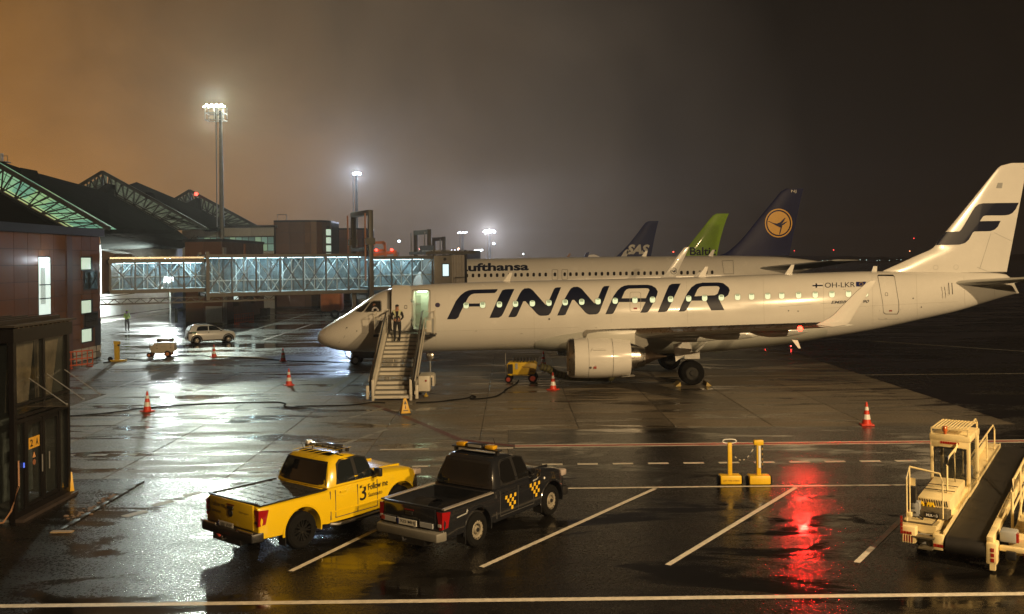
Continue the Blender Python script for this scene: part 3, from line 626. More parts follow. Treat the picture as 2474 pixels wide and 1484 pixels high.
# ---- tailplane
t0 = at(*r6((1395, 1045)), 48.9)
for s_ in (1, -1):
    sx = [(t0.x + 2.9 * k * 1.28, t0.x + 3.3 - .0 + 2.9 * k * .75, AX - s_ * (.6 + 5.9 * k), t0.z + .52 * k, .30 - .18 * k) for k in (0, .15, .5, .9, 1)]
    B(MB().loft(wing_rings(sx)), 'tailplane', M_wing, smooth=True, auto=.9)
B(MB().bar(at(*r6((1352, 1040)), 48.1), at(*r6((1358, 1132)), 48.1), .03).bar(at(*r6((1378, 1040)), 48.1), at(*r6((1384, 1132)), 48.1), .03), 'trim_scale', M_seam)
B(MB().prism([at(*r5(p), 35.5) for p in ((2335, 908), (2375, 912), (2395, 965), (2380, 965))], (0, .05, 0)), 'wing_fence', M_white)
# red lights
M_redl = mat('red_lamp', (1, .1, .05), .3, emit=(1, .012, .006), es=30)
pos = at(1933, 794, 34.2)
B(MB().sphere(pos, .10, 12), 'navigation_light', M_redl, smooth=True)
lamp('navigation_lamp', pos - Vector((.0, .16, .30)), pos + Vector((-.3, -6, -6)), 330, (1, .03, .02), .10, 98, .3)
pos = at(1861, 795, 37); B(MB().sphere(pos, .028, 8), 'wing_light', M_redl, smooth=True)

# ================================================================== PEOPLE
def person(name, label, loc, rz, J, H, cap=None, group=None):
    """J: joint name -> position (metres, facing -Y); H: material per body zone. One skinned body."""
    t = thing(name, label, 'person', loc, rz, group)
    E = [('hip', 'belly', .125, .12), ('belly', 'chest', .12, .155), ('chest', 'neck', .155, .058), ('neck', 'head', .055, .085), ('head', 'crown', .088, .075)]
    for s_ in 'LR':
        E += [('chest', 'sh' + s_, .15, .072), ('sh' + s_, 'el' + s_, .068, .045), ('el' + s_, 'wr' + s_, .043, .03), ('wr' + s_, 'hd' + s_, .03, .034),
              ('hip', 'th' + s_, .12, .10), ('th' + s_, 'kn' + s_, .10, .062), ('kn' + s_, 'an' + s_, .06, .04), ('an' + s_, 'to' + s_, .045, .035)]
    rad = {}
    for a, b, ra, rb in E: rad.setdefault(a, ra); rad[b] = rb if b not in rad else rad[b]
    names = list(rad); me = bpy.data.meshes.new('body'); me.from_pydata([J[n] for n in names], [(names.index(a), names.index(b)) for a, b, _, _ in E], [])
    o = bpy.data.objects.new('body', me); COL.objects.link(o)
    md = o.modifiers.new('s', 'SKIN'); md.use_smooth_shade = True
    for i, n in enumerate(names):
        sv = me.skin_vertices[0].data[i]; fl = .72 if n in ('belly', 'chest', 'hip') else 1; sv.radius = (rad[n] * 1.22, rad[n] * fl * 1.22); sv.use_root = n == 'hip'
    o.modifiers.new('u', 'SUBSURF').levels = 2
    bpy.context.view_layer.update(); dg = bpy.context.evaluated_depsgraph_get(); m2 = bpy.data.meshes.new_from_object(o.evaluated_get(dg)); m2.name = 'body'
    o.modifiers.clear(); o.data = m2; m2.materials.clear()
    keys = ['skin', 'top', 'legs', 'shoe', 'vest']
    for k in keys: m2.materials.append(H.get(k, H['top']))
    zone = {'head': 'skin', 'crown': 'skin', 'neck': 'skin', 'hdL': 'skin', 'hdR': 'skin', 'toL': 'shoe', 'toR': 'shoe'}
    for p in m2.polygons:
        c = p.center; best = None
        for a, b, _, _ in E:
            A, Bv = Vector(J[a]), Vector(J[b]); k = max(0, min(1, (c - A).dot(Bv - A) / (Bv - A).length_squared)); d = (c - A.lerp(Bv, k)).length
            if best is None or d < best[0]: best = (d, a, b, k)
        _, a, b, k = best
        if b in zone and not (b == 'neck' and k < .6): z = zone[b]
        elif b[:2] in ('th', 'kn', 'an') : z = 'legs'
        else: z = 'top'
        if z == 'top' and 'vest' in H and a in ('hip', 'belly', 'chest') and b[:2] != 'th':
            if H.get('full') or (abs(c.x) > .085 and c.z > J['hip'][2] + .02): z = 'vest'
        p.material_index = keys.index(z); p.use_smooth = True
    o.parent = t
    hd, cw = Vector(J['head']), Vector(J['crown']); f = Vector((0, -1, 0))
    MB().sphere(hd + f * .088 + Vector((0, 0, .005)), .018, 8, (.7, 1, 1.2)).build('nose', H['skin'], t, smooth=True)
    for sx in (-1, 1):
        MB().sphere(hd + Vector((sx * .03, -.078, .03)), .011, 8).build('eye', M_blk, t); MB().sphere(hd + Vector((sx * .088, 0, .01)), .02, 8, (.4, .8, 1.2)).build('ear', H['skin'], t)
    for s_, sx in (('L', -1), ('R', 1)):
        w, h = Vector(J['wr' + s_]), Vector(J['hd' + s_]); d = (h - w).normalized(); sd = Vector((0, 0, 1)).cross(d); sd = sd.normalized() if sd.length > .1 else Vector((1, 0, 0))
        for q in range(4):
            b0 = h + sd * (q - 1.5) * .018; L = (.06, .07, .066, .052)[q]; MB().tube([b0, b0 + d * L * .55, b0 + d * L * .9 + Vector((0, .02, -.01))], .008, 6).build('finger', H['skin'], t, smooth=True)
        MB().tube([w.lerp(h, .4) + sd * .03, w.lerp(h, .9) + sd * .055, h + d * .02 + sd * .06], .01, 6).build('thumb', H['skin'], t, smooth=True)
    if cap:
        mb = MB().sphere(hd + Vector((0, .008, .075)), .103, 14, (.92, 1.0, .72)); c_ = mb.build('cap', cap, t, smooth=True)
        MB().sphere(hd + Vector((0, -.09, .062)), .075, 12, (1, 1, .16)).build('peak', cap, c_, smooth=True)
        MB().sphere(hd + Vector((0, .05, .0)), .088, 12, (.95, .7, 1.1)).build('hair', mat('brown_hair', (.04, .02, .012), .6), t, smooth=True)
    return t
SK = mat('skin', (.36, .19, .12), .55); BLK = mat('black_cloth', (.012, .012, .015), .85, noise=.3); VEST = mat('reflective_vest', (.55, .58, .35), .4, noise=.1)
HV = mat('hi_vis_yellow', (.52, .80, .03), .7, emit=(.4, .6, .03), es=.0, noise=.15)
# ================================================================== PASSENGER STAIRS
SX, SY = -5.47, 41.85
M_st = mat('stair_paint', (.60, .57, .50), .38, noise=.08, nscale=2, rnoise=.08)
M_tread = mat('stair_tread', (.16, .155, .14), .5, noise=.2, nscale=5); M_tint = mat('tinted_panel', (.045, .045, .042), .18)
st = thing('passenger_stairs', 'white mobile passenger stairs leading up to the open aircraft door', 'airstairs', (SX, SY, 0))
NS, RUN, RISE, SW = 15, .338, .170, .81
for k in range(NS):
    y, z = k * RUN, .10 + k * RISE
    perf = k in (4, 7, 8)
    s_ = MB().box((0, y + RUN / 2, z + RISE - .02), (2 * SW - .02, RUN + .02, .04)).build('tread', M_tread, st)
    if not perf: MB().box((0, y + .012, z + RISE / 2 - .02), (2 * SW - .04, .02, RISE - .045)).build('riser', M_st, s_)
    else:
        for q in range(3): MB().box((0, y + .012, z + .03 + q * .045), (2 * SW - .04, .02, .015)).build('riser_slat', M_st, s_)
        for x in (-.25, .28): MB().box((x, y + .0, z + .07), (.03, .02, .13)).build('riser_post', M_st, s_)
    if k in (0, 2, 5, 9, 11): text('airport stairs', lambda u, v: (.05 + u * .34, y - .001, z + .035 + v * .035)).build('step_lettering', M_seam, s_)['kind'] = 'stuff'
TY, TZ = NS * RUN, .10 + NS * RISE
MB().box((0, TY + .45, TZ - .05), (2 * SW + .9, .95, .08)).build('platform', M_tread, st)
for sx in (-1, 1):
    x0 = sx * (SW + .04); g0 = (x0, -.05, .12); g1 = (x0, TY + .1, TZ + .10)
    MB().bar(g0, g1, .07, .34).build('stringer', M_st, st)
    MB().bar((x0 + sx * .05, .1, .66), (x0 + sx * .05, TY + .2, TZ + .56), .03, .62).build('side_panel', M_tint if sx > 0 else M_st, st)
    MB().bar((x0 + sx * .16, .15, .60), (x0 + sx * .16, TY + .2, TZ + .46), .05, .5).build('outer_panel', M_tint, st)
    MB().tube([(x0 + sx * .06, -.02, .92), (x0 + sx * .06, .25, 1.12), (x0 + sx * .06, TY + .1, TZ + 1.08), (x0 + sx * .06, TY + .8, TZ + 1.08)], .045, 8).build('handrail', M_tint, st, smooth=True)
    MB().bar((x0 + sx * .19, .1, .88), (x0 + sx * .19, TY + .15, TZ + .74), .05, .06).build('outer_rail', M_st, st)
    MB().bar((x0 + sx * .19, .1, .30), (x0 + sx * .19, TY + .15, TZ + .22), .06, .1).build('outer_rail', M_st, st)
    MB().box((x0 - sx * .0, .08, .48), (.11, .22, .95)).build('end_post', M_st, st, bevel=.02)
    MB().box((x0 + sx * .26, .22, .36), (.13, .16, .62)).build('end_post', M_st, st, bevel=.02)
    MB().box((sx * 1.30, TY + .45, TZ - .13), (.52, .85, .12)).build('platform_bracket', M_blk, st)
    xo = sx * 1.5
    f = MB().tube([(sx * 1.12, TY + .1, TZ + .72), (xo, TY + .1, TZ + .72), (xo, TY + .1, TZ + 1.08), (sx * 1.12, TY + .1, TZ + 1.08)], .022, 6).tube([(xo, TY + .1, TZ - .1), (xo, TY + .1, TZ + 1.08), (xo, TY + .8, TZ + 1.08), (xo, TY + .8, TZ - .1)], .022, 6)
    f.build('guard_rail', M_st, st, smooth=True)
    MB().box((sx * 1.25, TY + .35, TZ + .32), (.30, .5, .62)).build('side_box', M_st if sx > 0 else M_grey, st, bevel=.015)
    MB().box((xo - sx * .06, TY + .12, TZ + .36), (.12, .06, .7)).build('side_post', M_grey, st)
    for y in (1.5, 3.6):
        MB().bar((sx * .5, y, .2), (sx * .5, y + .6, y * .5 + .1), .08).build('scissor_strut', M_grey, st)
for sx in (-1, 1):
    for y in (1.7, 4.6):
        w_ = wheel_mb((sx * .82, y, .34), .34, .22, (1, 0, 0), 20).build('tyre', M_dark, st, smooth=True); hub_mb((sx * .82, y, .34), .34, .22, (1, 0, 0)).build('hub', M_st, w_, smooth=True)
MB().box((0, 3.1, .42), (1.5, 4.6, .16)).build('chassis', M_grey, st)
bx = MB().box((1.36, 1.35, .62), (.52, .75, .70)).build('equipment_box', M_st, st, bevel=.02)
MB().lathe((1.45, .965, .76), (0, -1, 0), [(0, .05), (.015, .045)], 12, True).build('red_reflector', P_r, bx); MB().box((1.36, 2.35, .86), (.62, 1.3, .10)).build('catwalk', M_st, st)
MB().box((1.7, 2.4, .62), (.08, .9, .5)).build('battery_cover', M_st, st)
MB().tube([(1.42, 1.25, .3), (1.42, 1.25, .08)], .03, 8).build('jack_leg', M_steel, st); MB().lathe((1.42, 1.25, 0), (0, 0, 1), [(.01, .12), (.05, .12), (.09, .05), (.16, .05)], 14, True).build('jack_foot', P_y, st)
MB().lathe((1.42, 3.6, 1.62), (0, -1, 0), [(-.1, .05), (-.06, .17), (.02, .19), (.04, .16)], 18, True).build('work_lamp', M_metal, st, smooth=True); MB().bar((1.42, 3.7, .8), (1.42, 3.7, 1.6), .05).build('lamp_bracket', M_grey, st)
# crew member on the stairs
z0 = .10 + 12 * RISE + RISE
Jc = {'hip': (0, 0, .98), 'belly': (0, 0, 1.15), 'chest': (0, .01, 1.38), 'neck': (0, 0, 1.56), 'head': (0, -.01, 1.68), 'crown': (0, 0, 1.77),
      'shL': (-.19, .01, 1.47), 'elL': (-.29, .03, 1.20), 'wrL': (-.18, -.14, 1.06), 'hdL': (-.13, -.18, 1.06), 'shR': (.19, .01, 1.47), 'elR': (.29, .03, 1.20), 'wrR': (.18, -.14, 1.06), 'hdR': (.13, -.18, 1.06),
      'thL': (-.10, 0, .93), 'knL': (-.13, -.06, .5), 'anL': (-.12, -.02, .09), 'toL': (-.14, -.15, .04), 'thR': (.10, 0, .93), 'knR': (.12, -.02, .5), 'anR': (.10, .02, .09), 'toR': (.11, -.12, .04)}
pc = person('person', 'person in dark uniform and cap with a light reflective vest walking down the stairs', (SX - .24, SY + 12.5 * RUN, z0), 0, Jc, {'skin': SK, 'top': BLK, 'legs': BLK, 'shoe': BLK, 'vest': VEST}, cap=BLK)
gp = gr(307, 801); Jw = dict(Jc); Jw.update({'elL': (-.26, .02, 1.2), 'wrL': (-.16, -.16, 1.16), 'hdL': (-.1, -.2, 1.18), 'elR': (.26, .02, 1.2), 'wrR': (.16, -.16, 1.16), 'hdR': (.1, -.2, 1.18)})
pw = person('person', 'person in a bright yellow reflective jacket standing on the wet apron under the jet bridge', (gp.x, gp.y, 0), R(170), Jw, {'skin': SK, 'top': HV, 'legs': BLK, 'shoe': BLK, 'vest': HV, 'full': 1}, cap=mat('hi_vis_hood', (.40, .58, .03), .7)); pw.scale = (1.15, 1.15, 1.12)

# ================================================================== SMALL THINGS ON THE APRON
M_or = mat('cone_orange', (.62, .045, .02), .45, noise=.15, nscale=12); M_rf = mat('reflective_band', (.72, .72, .70), .3, noise=.1)
def make_cone():
    t = thing('traffic_cone', '', 'traffic cone')
    MB().box((0, 0, .025), (.46, .46, .05)).build('base', M_or, t, bevel=.015)
    rr = lambda z: .165 - .135 * (z - .05) / .80
    zz = [.05, .22, .40, .55, .68, .85]
    for i in range(5):
        a, b_ = zz[i], zz[i + 1]; e = .004 if i % 2 else 0
        MB().lathe((0, 0, 0), (0, 0, 1), [(a, rr(a) + e), (b_, rr(b_) + e)], 20, i == 4).build('reflective_band' if i % 2 else 'cone_body', M_rf if i % 2 else M_or, t, smooth=True)
    return t
cones = [((356, 994), 'orange cone nearest the camera at left, beside the black cable'), ((517, 863), 'small orange cone just in front of the white car'), ((684, 873), 'orange cone left of the aircraft nose, at the far end of the pale pole'),
         ((698, 931), 'orange cone standing alone on the bright concrete left of the stairs'), ((1336, 942), 'orange cone in front of the yellow ground cart and engine'), ((2094, 1027), 'orange cone on the edge of the concrete at right, above the belt loader'), ((1313, 884), 'orange cone behind the yellow ground cart beside its hose')]
c0 = make_cone()
for i, (p, l) in enumerate(cones):
    q = gr(*p); t = c0 if i == 0 else dup(c0, (0, 0, 0)); t.matrix_basis = Matrix.Translation((q.x, q.y, 0)) @ Matrix.Rotation(random.uniform(0, 1.5), 4, 'Z'); tag(t, l, group='traffic cones on the apron')
# yellow pyramid sign by the stairs, bigger board by the kiosk
M_ys = mat('sign_yellow', (.62, .36, .015), .45, noise=.08)
def pyramid(loc, h, w, label):
    t = thing('floor_sign', label, 'warning sign', loc, R(20))
    MB().loft([[(-w, -w, .08), (w, -w, .08), (w, w, .08), (-w, w, .08)], [(-w * .28, -w * .28, h), (w * .28, -w * .28, h), (w * .28, w * .28, h), (-w * .28, w * .28, h)]]).build('sign_body', M_ys, t, bevel=.01)
    MB().box((0, 0, .04), (w * 2.25, w * 2.25, .08)).build('base', M_blk, t)
    sl = (w - w * .28) / (h - .08)
    def f(u, v): z = .1 + v * h * .8; return (u, -(w - sl * (z - .08)) - .006, z)
    def f2(u, v): q = f(u, v); return (-q[1], q[0], q[2])
    for g_ in (f, f2):
        flat([[(-w * .3, .62), (w * .3, .62), (0, .92)]], g_).build('warning_triangle', M_seam, t); flat([[(-w * .12, .3), (w * .12, .3), (w * .05, .55), (-w * .05, .55)]], g_).build('pictogram', M_seam, t)
        flat([[(-w * .5, .14), (w * .5, .14), (w * .5, .20), (-w * .5, .20)]], g_).build('text_line', M_seam, t)
    return t
q = gr(978, 1002); pyramid((q.x, q.y, 0), .68, .20, 'yellow pyramid caution sign with black symbols in front of the stairs')
# two chained yellow stands
def stand(p, label, handle):
    q = gr(*p); t = thing('barrier_stand', label, 'barrier stand', (q.x, q.y, 0), 0, 'yellow chained stands by the road')
    M_yy = mat('stand_yellow', (.66, .42, .015), .42, noise=.12, nscale=5)
    MB().box((0, .12, .13), (.58, .34, .24)).build('base', M_yy, t, bevel=.03); 
    for sx in (-1, 1): MB().lathe((sx * .31, .14, .11), (1, 0, 0), [(-.03, .11), (.03, .11)], 16, True).build('wheel', M_dark, t)
    MB().box((0, .12, .68), (.115, .09, .9)).build('post', M_yy, t, bevel=.01)
    if handle:
        MB().tube([(.13 * math.cos(a) + (.06 if math.cos(a) > 0 else -.06), .12, 1.17 + .055 * math.sin(a)) for a in [2 * math.pi * k / 20 for k in range(21)]], .014, 6).build('handle', M_rf, t, smooth=True)
        text('LIFT THE CABLE', lambda u, v: (-.22 + u * .44, -.055, .10 + v * .035)).build('base_print', P_rd, t)['kind'] = 'stuff'
    else:
        MB().box((0, .12, 1.14), (.27, .12, .14)).build('head_box', M_yy, t, bevel=.02)
        MB().box((.02, .07, .75), (.06, .02, .6)).build('reflector_strip', M_rf, t)
        for k in range(9): MB().sphere((.09, .05, 1.04 - k * .07), .028, 8, (.7, .7, 1.2)).build('chain_link', P_y if k % 2 else M_blk, t)
    return t
s1 = stand((1766, 1171), 'yellow stand with an oval grab handle, left one of the chained pair', True); s2 = stand((1836, 1171.5), 'yellow stand with a square head, right one of the chained pair', False)
ct = thing('plastic_chain', 'black and yellow plastic chain hanging between the two yellow stands', 'chain', s1.matrix_basis.translation)
A_, B_ = Vector((.06, .12, .86)), s2.matrix_basis.translation - s1.matrix_basis.translation + Vector((-.1, .12, 1.05))
for k in range(11):
    p_ = A_.lerp(B_, (k + .5) / 11); sg = -.30 * (1 - ((k + .5) / 5.5 - 1) ** 2); q_ = A_.lerp(B_, (k + 1.2) / 11); sg2 = -.30 * (1 - ((k + 1.2) / 5.5 - 1) ** 2)
    MB().bar(p_ + Vector((0, 0, sg)), q_ + Vector((0, 0, sg2)), .035, .02).build('chain_link', mat('chain_pale', (.55, .5, .4), .4) if k % 2 else M_blk, ct)
# cables
def cable(label, pts, r_=.028, m=M_dark, name='cable', loops=()):
    q = [gr(*p) + Vector((0, 0, r_)) for p in pts]; sm = []
    for i in range(len(q) - 1):
        p0, p1, p2, p3 = q[max(0, i - 1)], q[i], q[i + 1], q[min(len(q) - 1, i + 2)]
        for k in range(5):
            t = k / 5; sm.append(.5 * ((2 * p1) + (p2 - p0) * t + (2 * p0 - 5 * p1 + 4 * p2 - p3) * t * t + (3 * p1 - p0 - 3 * p2 + p3) * t ** 3))
    sm.append(q[-1]); o = MB().tube(sm, r_, 6).build(name, m, None, smooth=True); return tag(o, label, 'cable')
f3 = lambda p: ((500 + p[0] / 4.24) * K, (900 + p[1] / 4.24) * K)
cable('long black cable lying across the bright concrete from the kiosk to the stairs', [(150, 1008), (245, 1001), (330, 990), f3((0, 1275)), f3((420, 1250)), f3((850, 1235)), f3((1300, 1226)), f3((1420, 1238)), f3((1458, 1252)), f3((1436, 1275)), f3((1530, 1292)), f3((1700, 1277)), f3((2120, 1270)), (870, 978), (900, 974), (930, 975)], .026)
cable('black power cable running from the stairs to the yellow ground cart', [(1005, 975), r4((1300, 1282)), r4((1420, 1266)), r4((1590, 1244)), r4((1625, 1222)), r4((1665, 1236)), r4((1610, 1252)), r4((1700, 1252)), r4((1850, 1232)), r4((1930, 1190)), r4((1979, 1150)), r5((430, 1246)), r5((500, 1205)), r5((520, 1180))], .03)
cable('thin black cable running past the small cones to the unit under the nose', [(250, 878), (300, 869), (350, 871), (400, 869), f3((0, 655)), f3((380, 642)), f3((530, 655)), f3((900, 668)), f3((1400, 702)), f3((1600, 713)), f3((2120, 722)), (850, 876)], .03)
o = cable('pale pole lying on the ground between the two far cones', [(521, 864), f3((900, 664)), f3((1310, 690))], .04, mat('pole_tan', (.30, .26, .16), .5), 'barrier_pole')

# yellow air-conditioning cart
q = gr(1262, 923); cx0 = q.x
M_cy = mat('cart_yellow', (.60, .40, .02), .42, noise=.15, nscale=3)
ac = thing('ground_cart', 'small yellow air unit cart with black top rack beside the engine', 'ground cart', (q.x, q.y, 0), R(-4))
def prism_side(pts, w, name, m, par, y=0., **k): return MB().prism([(x, y - w / 2, z) for x, z in pts], (0, w, 0)).build(name, m, par, **k)
prism_side([(-.72, .42), (-.76, .95), (-.66, 1.05), (.62, 1.05), (.78, .95), (.70, .55), (.60, .38), (-.55, .38)], .95, 'body', M_cy, ac, bevel=.02)
MB().box((-.58, -.49, .72), (.26, .03, .48)).build('side_grille', M_blk, ac); MB().box((-.26, -.485, .86), (.12, .02, .3)).build('control_panel', M_grey, ac)
MB().box((.1, -.485, .42), (1.2, .02, .03)).build('trim_line', M_blk, ac)
for (x, r_) in ((-.68, .19), (.56, .24)):
    for y in (-.42, .42):
        w_ = wheel_mb((x, y, r_), r_, .12, (0, 1, 0), 18).build('tyre', M_dark, ac, smooth=True); hub_mb((x, y, r_), r_ * 1.2, .13).build('hub', P_r, w_, smooth=True)
for i in range(8): MB().box((-.4 + i * .17, -.38, 1.17), (.035, .035, .24)).build('rack_post', M_blk, ac); MB().box((-.4 + i * .17, .38, 1.17), (.035, .035, .24)).build('rack_post', M_blk, ac)
MB().box((.2, 0, 1.31), (1.35, .86, .06)).build('rack_top', M_blk, ac)
MB().tube([(-.82, -.3, .3), (-.84, -.3, 1.5)], .02, 6).build('tow_bar', M_steel, ac)
text('Finnair', lambda u, v: (.02 + u * .42, -.49, .78 + v * .08)).build('side_print', P_rd, ac)['kind'] = 'stuff'; text('AHU 23', lambda u, v: (.42 + u * .36, -.485, .55 + v * .09)).build('number_print', M_navy, ac)['kind'] = 'stuff'
hp = [at(*r5(p), Y) for p, Y in (((668, 1085), 45.6), ((720, 1100), 45.7), ((760, 1130), 45.9), ((830, 1148), 46.2), ((890, 1156), 46.6))] + [Vector((5.0, 47.6, .2)), Vector((5.4, 48.6, .6))]
hh_ = []
for a_, b_ in zip(hp[:-1], hp[1:]): hh_ += [a_.lerp(b_, k / 8) for k in range(8)]
hm = MB().tube(hh_, .17, 12, rs=[.17 + .018 * (i % 2) for i in range(len(hh_))]).build('air_hose', mat('hose_olive', (.16, .15, .06), .6, noise=.3), None, smooth=True); tag(hm, 'ribbed olive air hose leading from the yellow cart under the engine', 'air hose')
hr = thing('hose_ties', 'black straps round the ribbed air hose beside the yellow cart', 'hose straps', hh_[4])
for i in range(2, len(hh_) - 10, 3):
    d = (hh_[i + 1] - hh_[i]); MB().lathe(hh_[i] - hh_[4], d, [(-.02, .193), (.02, .193)], 14).build('strap', M_blk, hr)

# ground power unit under the nose
q = gr(858, 883); gpu = thing('ground_power_unit', 'dark ground power unit on wheels parked under the aircraft nose', 'power unit', (q.x, q.y + .3, 0))
MB().box((1.15, .4, .62), (2.6, 1.3, .42)).build('body', mat('gpu_dark', (.03, .03, .03), .4, noise=.2), gpu, bevel=.03)
MB().box((.05, .4, .98), (.62, 1.2, .5)).build('fan_housing', M_grey, gpu, bevel=.02); MB().lathe((.05, -.21, 1.0), (0, -1, 0), [(0, .2), (.01, .19)], 20, True).build('fan', M_blk, gpu)
for a in (35, -35, 145, -145): MB().bar((.05, -.23, 1.0), (.05 + .24 * math.cos(R(a)), -.23, 1 + .2 * math.sin(R(a))), .03).build('fan_guard', M_grey, gpu)
text('Airport GH', lambda u, v: (.72 + u * .9, -.255, .86 + v * .12)).build('side_lettering', M_rf, gpu)['kind'] = 'stuff'; MB().box((1.5, .4, 1.0), (2, 1.1, .35)).build('hood', mat('gpu_dark', (.03, .03, .03)), gpu, bevel=.04)
for x in (0, 2.1):
    for y in (-.2, 1.0):
        w_ = wheel_mb((x, y, .30), .30, .2, (0, 1, 0), 20).build('tyre', M_dark, gpu, smooth=True); hub_mb((x, y, .30), .30, .2).build('hub', M_grey, w_, smooth=True)
MB().tube([(-.35, .2, .3), (-.62, .1, .55), (-.78, .1, 1.2)], .035, 8).build('tow_bar', M_blk, gpu)

# white ground cart with a stowed cable, left
q = gr(397, 862); M_wc = mat('cart_cream', (.50, .46, .38), .42, noise=.12)
wc = thing('ground_cart', 'white ground power cart with black cable coiled on top, left of the white car', 'ground cart', (q.x, q.y, 0), R(6))
prism_side([(-1.05, .48), (-1.15, 1.05), (-.85, 1.12), (-.78, 1.30), (1.0, 1.30), (1.02, .55), (.62, .40), (-.75, .40)], 1.1, 'body', M_wc, wc, bevel=.03)
MB().box((.15, -.56, .85), (1.5, .02, .5)).build('service_panel', M_wc, wc); text('Elering', lambda u, v: (-.12 + u * .42, -.575, .9 + v * .1)).build('side_print', M_grey, wc)['kind'] = 'stuff'
for x in (-.62, -.6): pass
for (x, z) in ((-.5, 1.1), (-.48, .82), (.72, 1.12), (.72, .88)): MB().box((x, -.58, z), (.07, .02, .09)).build('latch', M_seam, wc)
for x, r_ in ((-1.2, .22), (.42, .30)):
    for y in (-.5, .5):
        w_ = wheel_mb((x, y, r_), r_, .15, (0, 1, 0), 20).build('tyre', M_dark, wc, smooth=True); hub_mb((x, y, r_), r_, .15).build('hub', mat('hub_orange', (.5, .2, .08), .4), w_, smooth=True)
for y in (-.42, .42):
    MB().tube([(-.72, y, 1.3), (-.72, y, 1.62), (.95, y, 1.52), (.95, y, 1.3)], .025, 6).build('rack_rail', M_wc, wc)
    for x in (-.2, .3): MB().box((x, y, 1.42), (.03, .03, .25)).build('rack_post', M_wc, wc)
coil = [(.1 + .75 * math.cos(a), .32 * math.sin(a), 1.42 + .03 * k + .03 * math.sin(3 * a)) for k in range(7) for a in [2 * math.pi * i / 16 for i in range(16)]]
MB().tube(coil, .055, 6).build('coiled_cable', M_dark, wc, smooth=True)
MB().tube([(-1.15, -.1, .25), (-1.3, -.1, .5), (-1.2, -.1, 2.0)], .025, 6).build('tow_bar', M_grey, wc)
wc.matrix_basis = wc.matrix_basis @ Matrix.Scale(.74, 4)
# yellow bollard unit
q = gr(283, 873); bo = thing('charging_post', 'yellow post with a control box on a flat foot, left on the apron', 'service post', (q.x, q.y, 0))
MB().box((0, 0, .62), (.28, .24, 1.1)).build('post', M_cy, bo, bevel=.02); MB().box((0, 0, 1.2), (.36, .3, .22)).build('head', M_cy, bo, bevel=.03); MB().box((.12, -.05, .06), (.9, .5, .1)).build('foot', M_cy, bo); MB().lathe((-.38, -.15, .16), (0, 1, 0), [(-.06, .15), (.06, .15)], 14, True).build('wheel', M_dark, bo)
MB().box((.16, -.13, 1.05), (.12, .06, .1)).build('socket', M_blk, bo)
# orange mesh barriers
def barrier(p0, p1, h, label, name='safety_barrier'):
    a, b_ = gr(*p0), gr(*p1); t = thing(name, label, 'barrier', a); d = b_ - a; L = d.length; u = d.normalized(); m = mat('barrier_orange', (.52, .10, .03), .5, noise=.2)
    for z in (.18, h * .55, h): MB().bar(u * 0 + Vector((0, 0, z)), d + Vector((0, 0, z)), .06, .07).build('rail', m, t)
    n = max(4, int(L / .35))
    for k in range(n + 1): MB().bar(d * k / n + Vector((0, 0, .1)), d * k / n + Vector((0, 0, h)), .05, .05).build('upright', m, t)
    pn = Vector((-u.y, u.x, 0))
    for k in (.12, .88): MB().bar(d * k - pn * .3 + Vector((0, 0, .04)), d * k + pn * .3 + Vector((0, 0, .04)), .08, .08).build('foot', m, t)
barrier((159, 892), (224, 885), 1.0, 'orange plastic safety barrier in front of the brown building')
barrier((567, 785), (613, 779), 1.05, 'orange barrier beside the far brown tower block')
# yellow board behind the kiosk
q = gr(164, 1193); t = thing('floor_sign', 'tall yellow board standing at the corner of the glass kiosk', 'warning sign', (q.x, q.y, 0), R(30))
MB().loft([[(-.16, -.12, .03), (.16, -.12, .03), (.16, .12, .03), (-.16, .12, .03)], [(-.11, -.03, .58), (.11, -.03, .58), (.11, .03, .58), (-.11, .03, .58)]]).build('sign_body', M_ys, t, bevel=.01); MB().box((0, 0, .02), (.5, .4, .04)).build('base', M_blk, t)

# small white car
def wheelset(t, pts, r_, w, rimm, spokes=5, rs_=.62, seg=28):
    for (x, y) in pts:
        s_ = 1 if y > 0 else -1
        w_ = wheel_mb((x, y, r_), r_, w, (0, 1, 0), seg).build('tyre', M_dark, t, smooth=True)
        yo = y + s_ * w * .42
        rim = MB().lathe((x, yo, r_), (0, s_, 0), [(-.16, r_ * rs_ * .9), (-.01, r_ * rs_ * .9), (.0, r_ * rs_), (.012, r_ * rs_ * .98)], seg).build('rim', rimm, w_, smooth=True)
        MB().lathe((x, yo, r_), (0, s_, 0), [(-.14, .01), (-.14, r_ * rs_ * .9)], seg, True).build('brake_disc', M_blk, w_)
        MB().lathe((x, yo, r_), (0, s_, 0), [(-.03, .09), (.0, .07), (.005, .02)], 12, True).build('hub_cap', rimm, w_)
        for k in range(spokes):
            a = 2 * math.pi * k / spokes; c_, n_ = math.cos(a), math.sin(a)
            for da in (-.07, .07):
                MB().bar((x + c_ * .05, yo - s_ * .015, r_ + n_ * .05), (x + math.cos(a + da * 2.4) * r_ * rs_ * .93, yo - s_ * .012, r_ + math.sin(a + da * 2.4) * r_ * rs_ * .93), .026, .035, up=(0, 1, 0)).build('spoke', rimm, w_)
def ring_loft(st_, levels):
    """st_: list of (x, halfwidth, zbottom, ztop); levels: (fraction of half width, fraction of height)"""
    return [[(x, f * w, zb + h * (zt_ - zb)) for f, h in levels] + [(x, -f * w, zb + h * (zt_ - zb)) for f, h in reversed(levels)] for x, w, zb, zt_ in st_]
q0, q1 = gr(*f3((345, 498))), gr(*f3((705, 455)))
hd = R(30); WB = 2.42
car = thing('small_car', 'white small electric car with black wheel arches parked left of the aircraft nose', 'car', (q0.x - math.sin(hd) * .75, q0.y + math.cos(hd) * .75, 0), hd); s = WB / 2.42
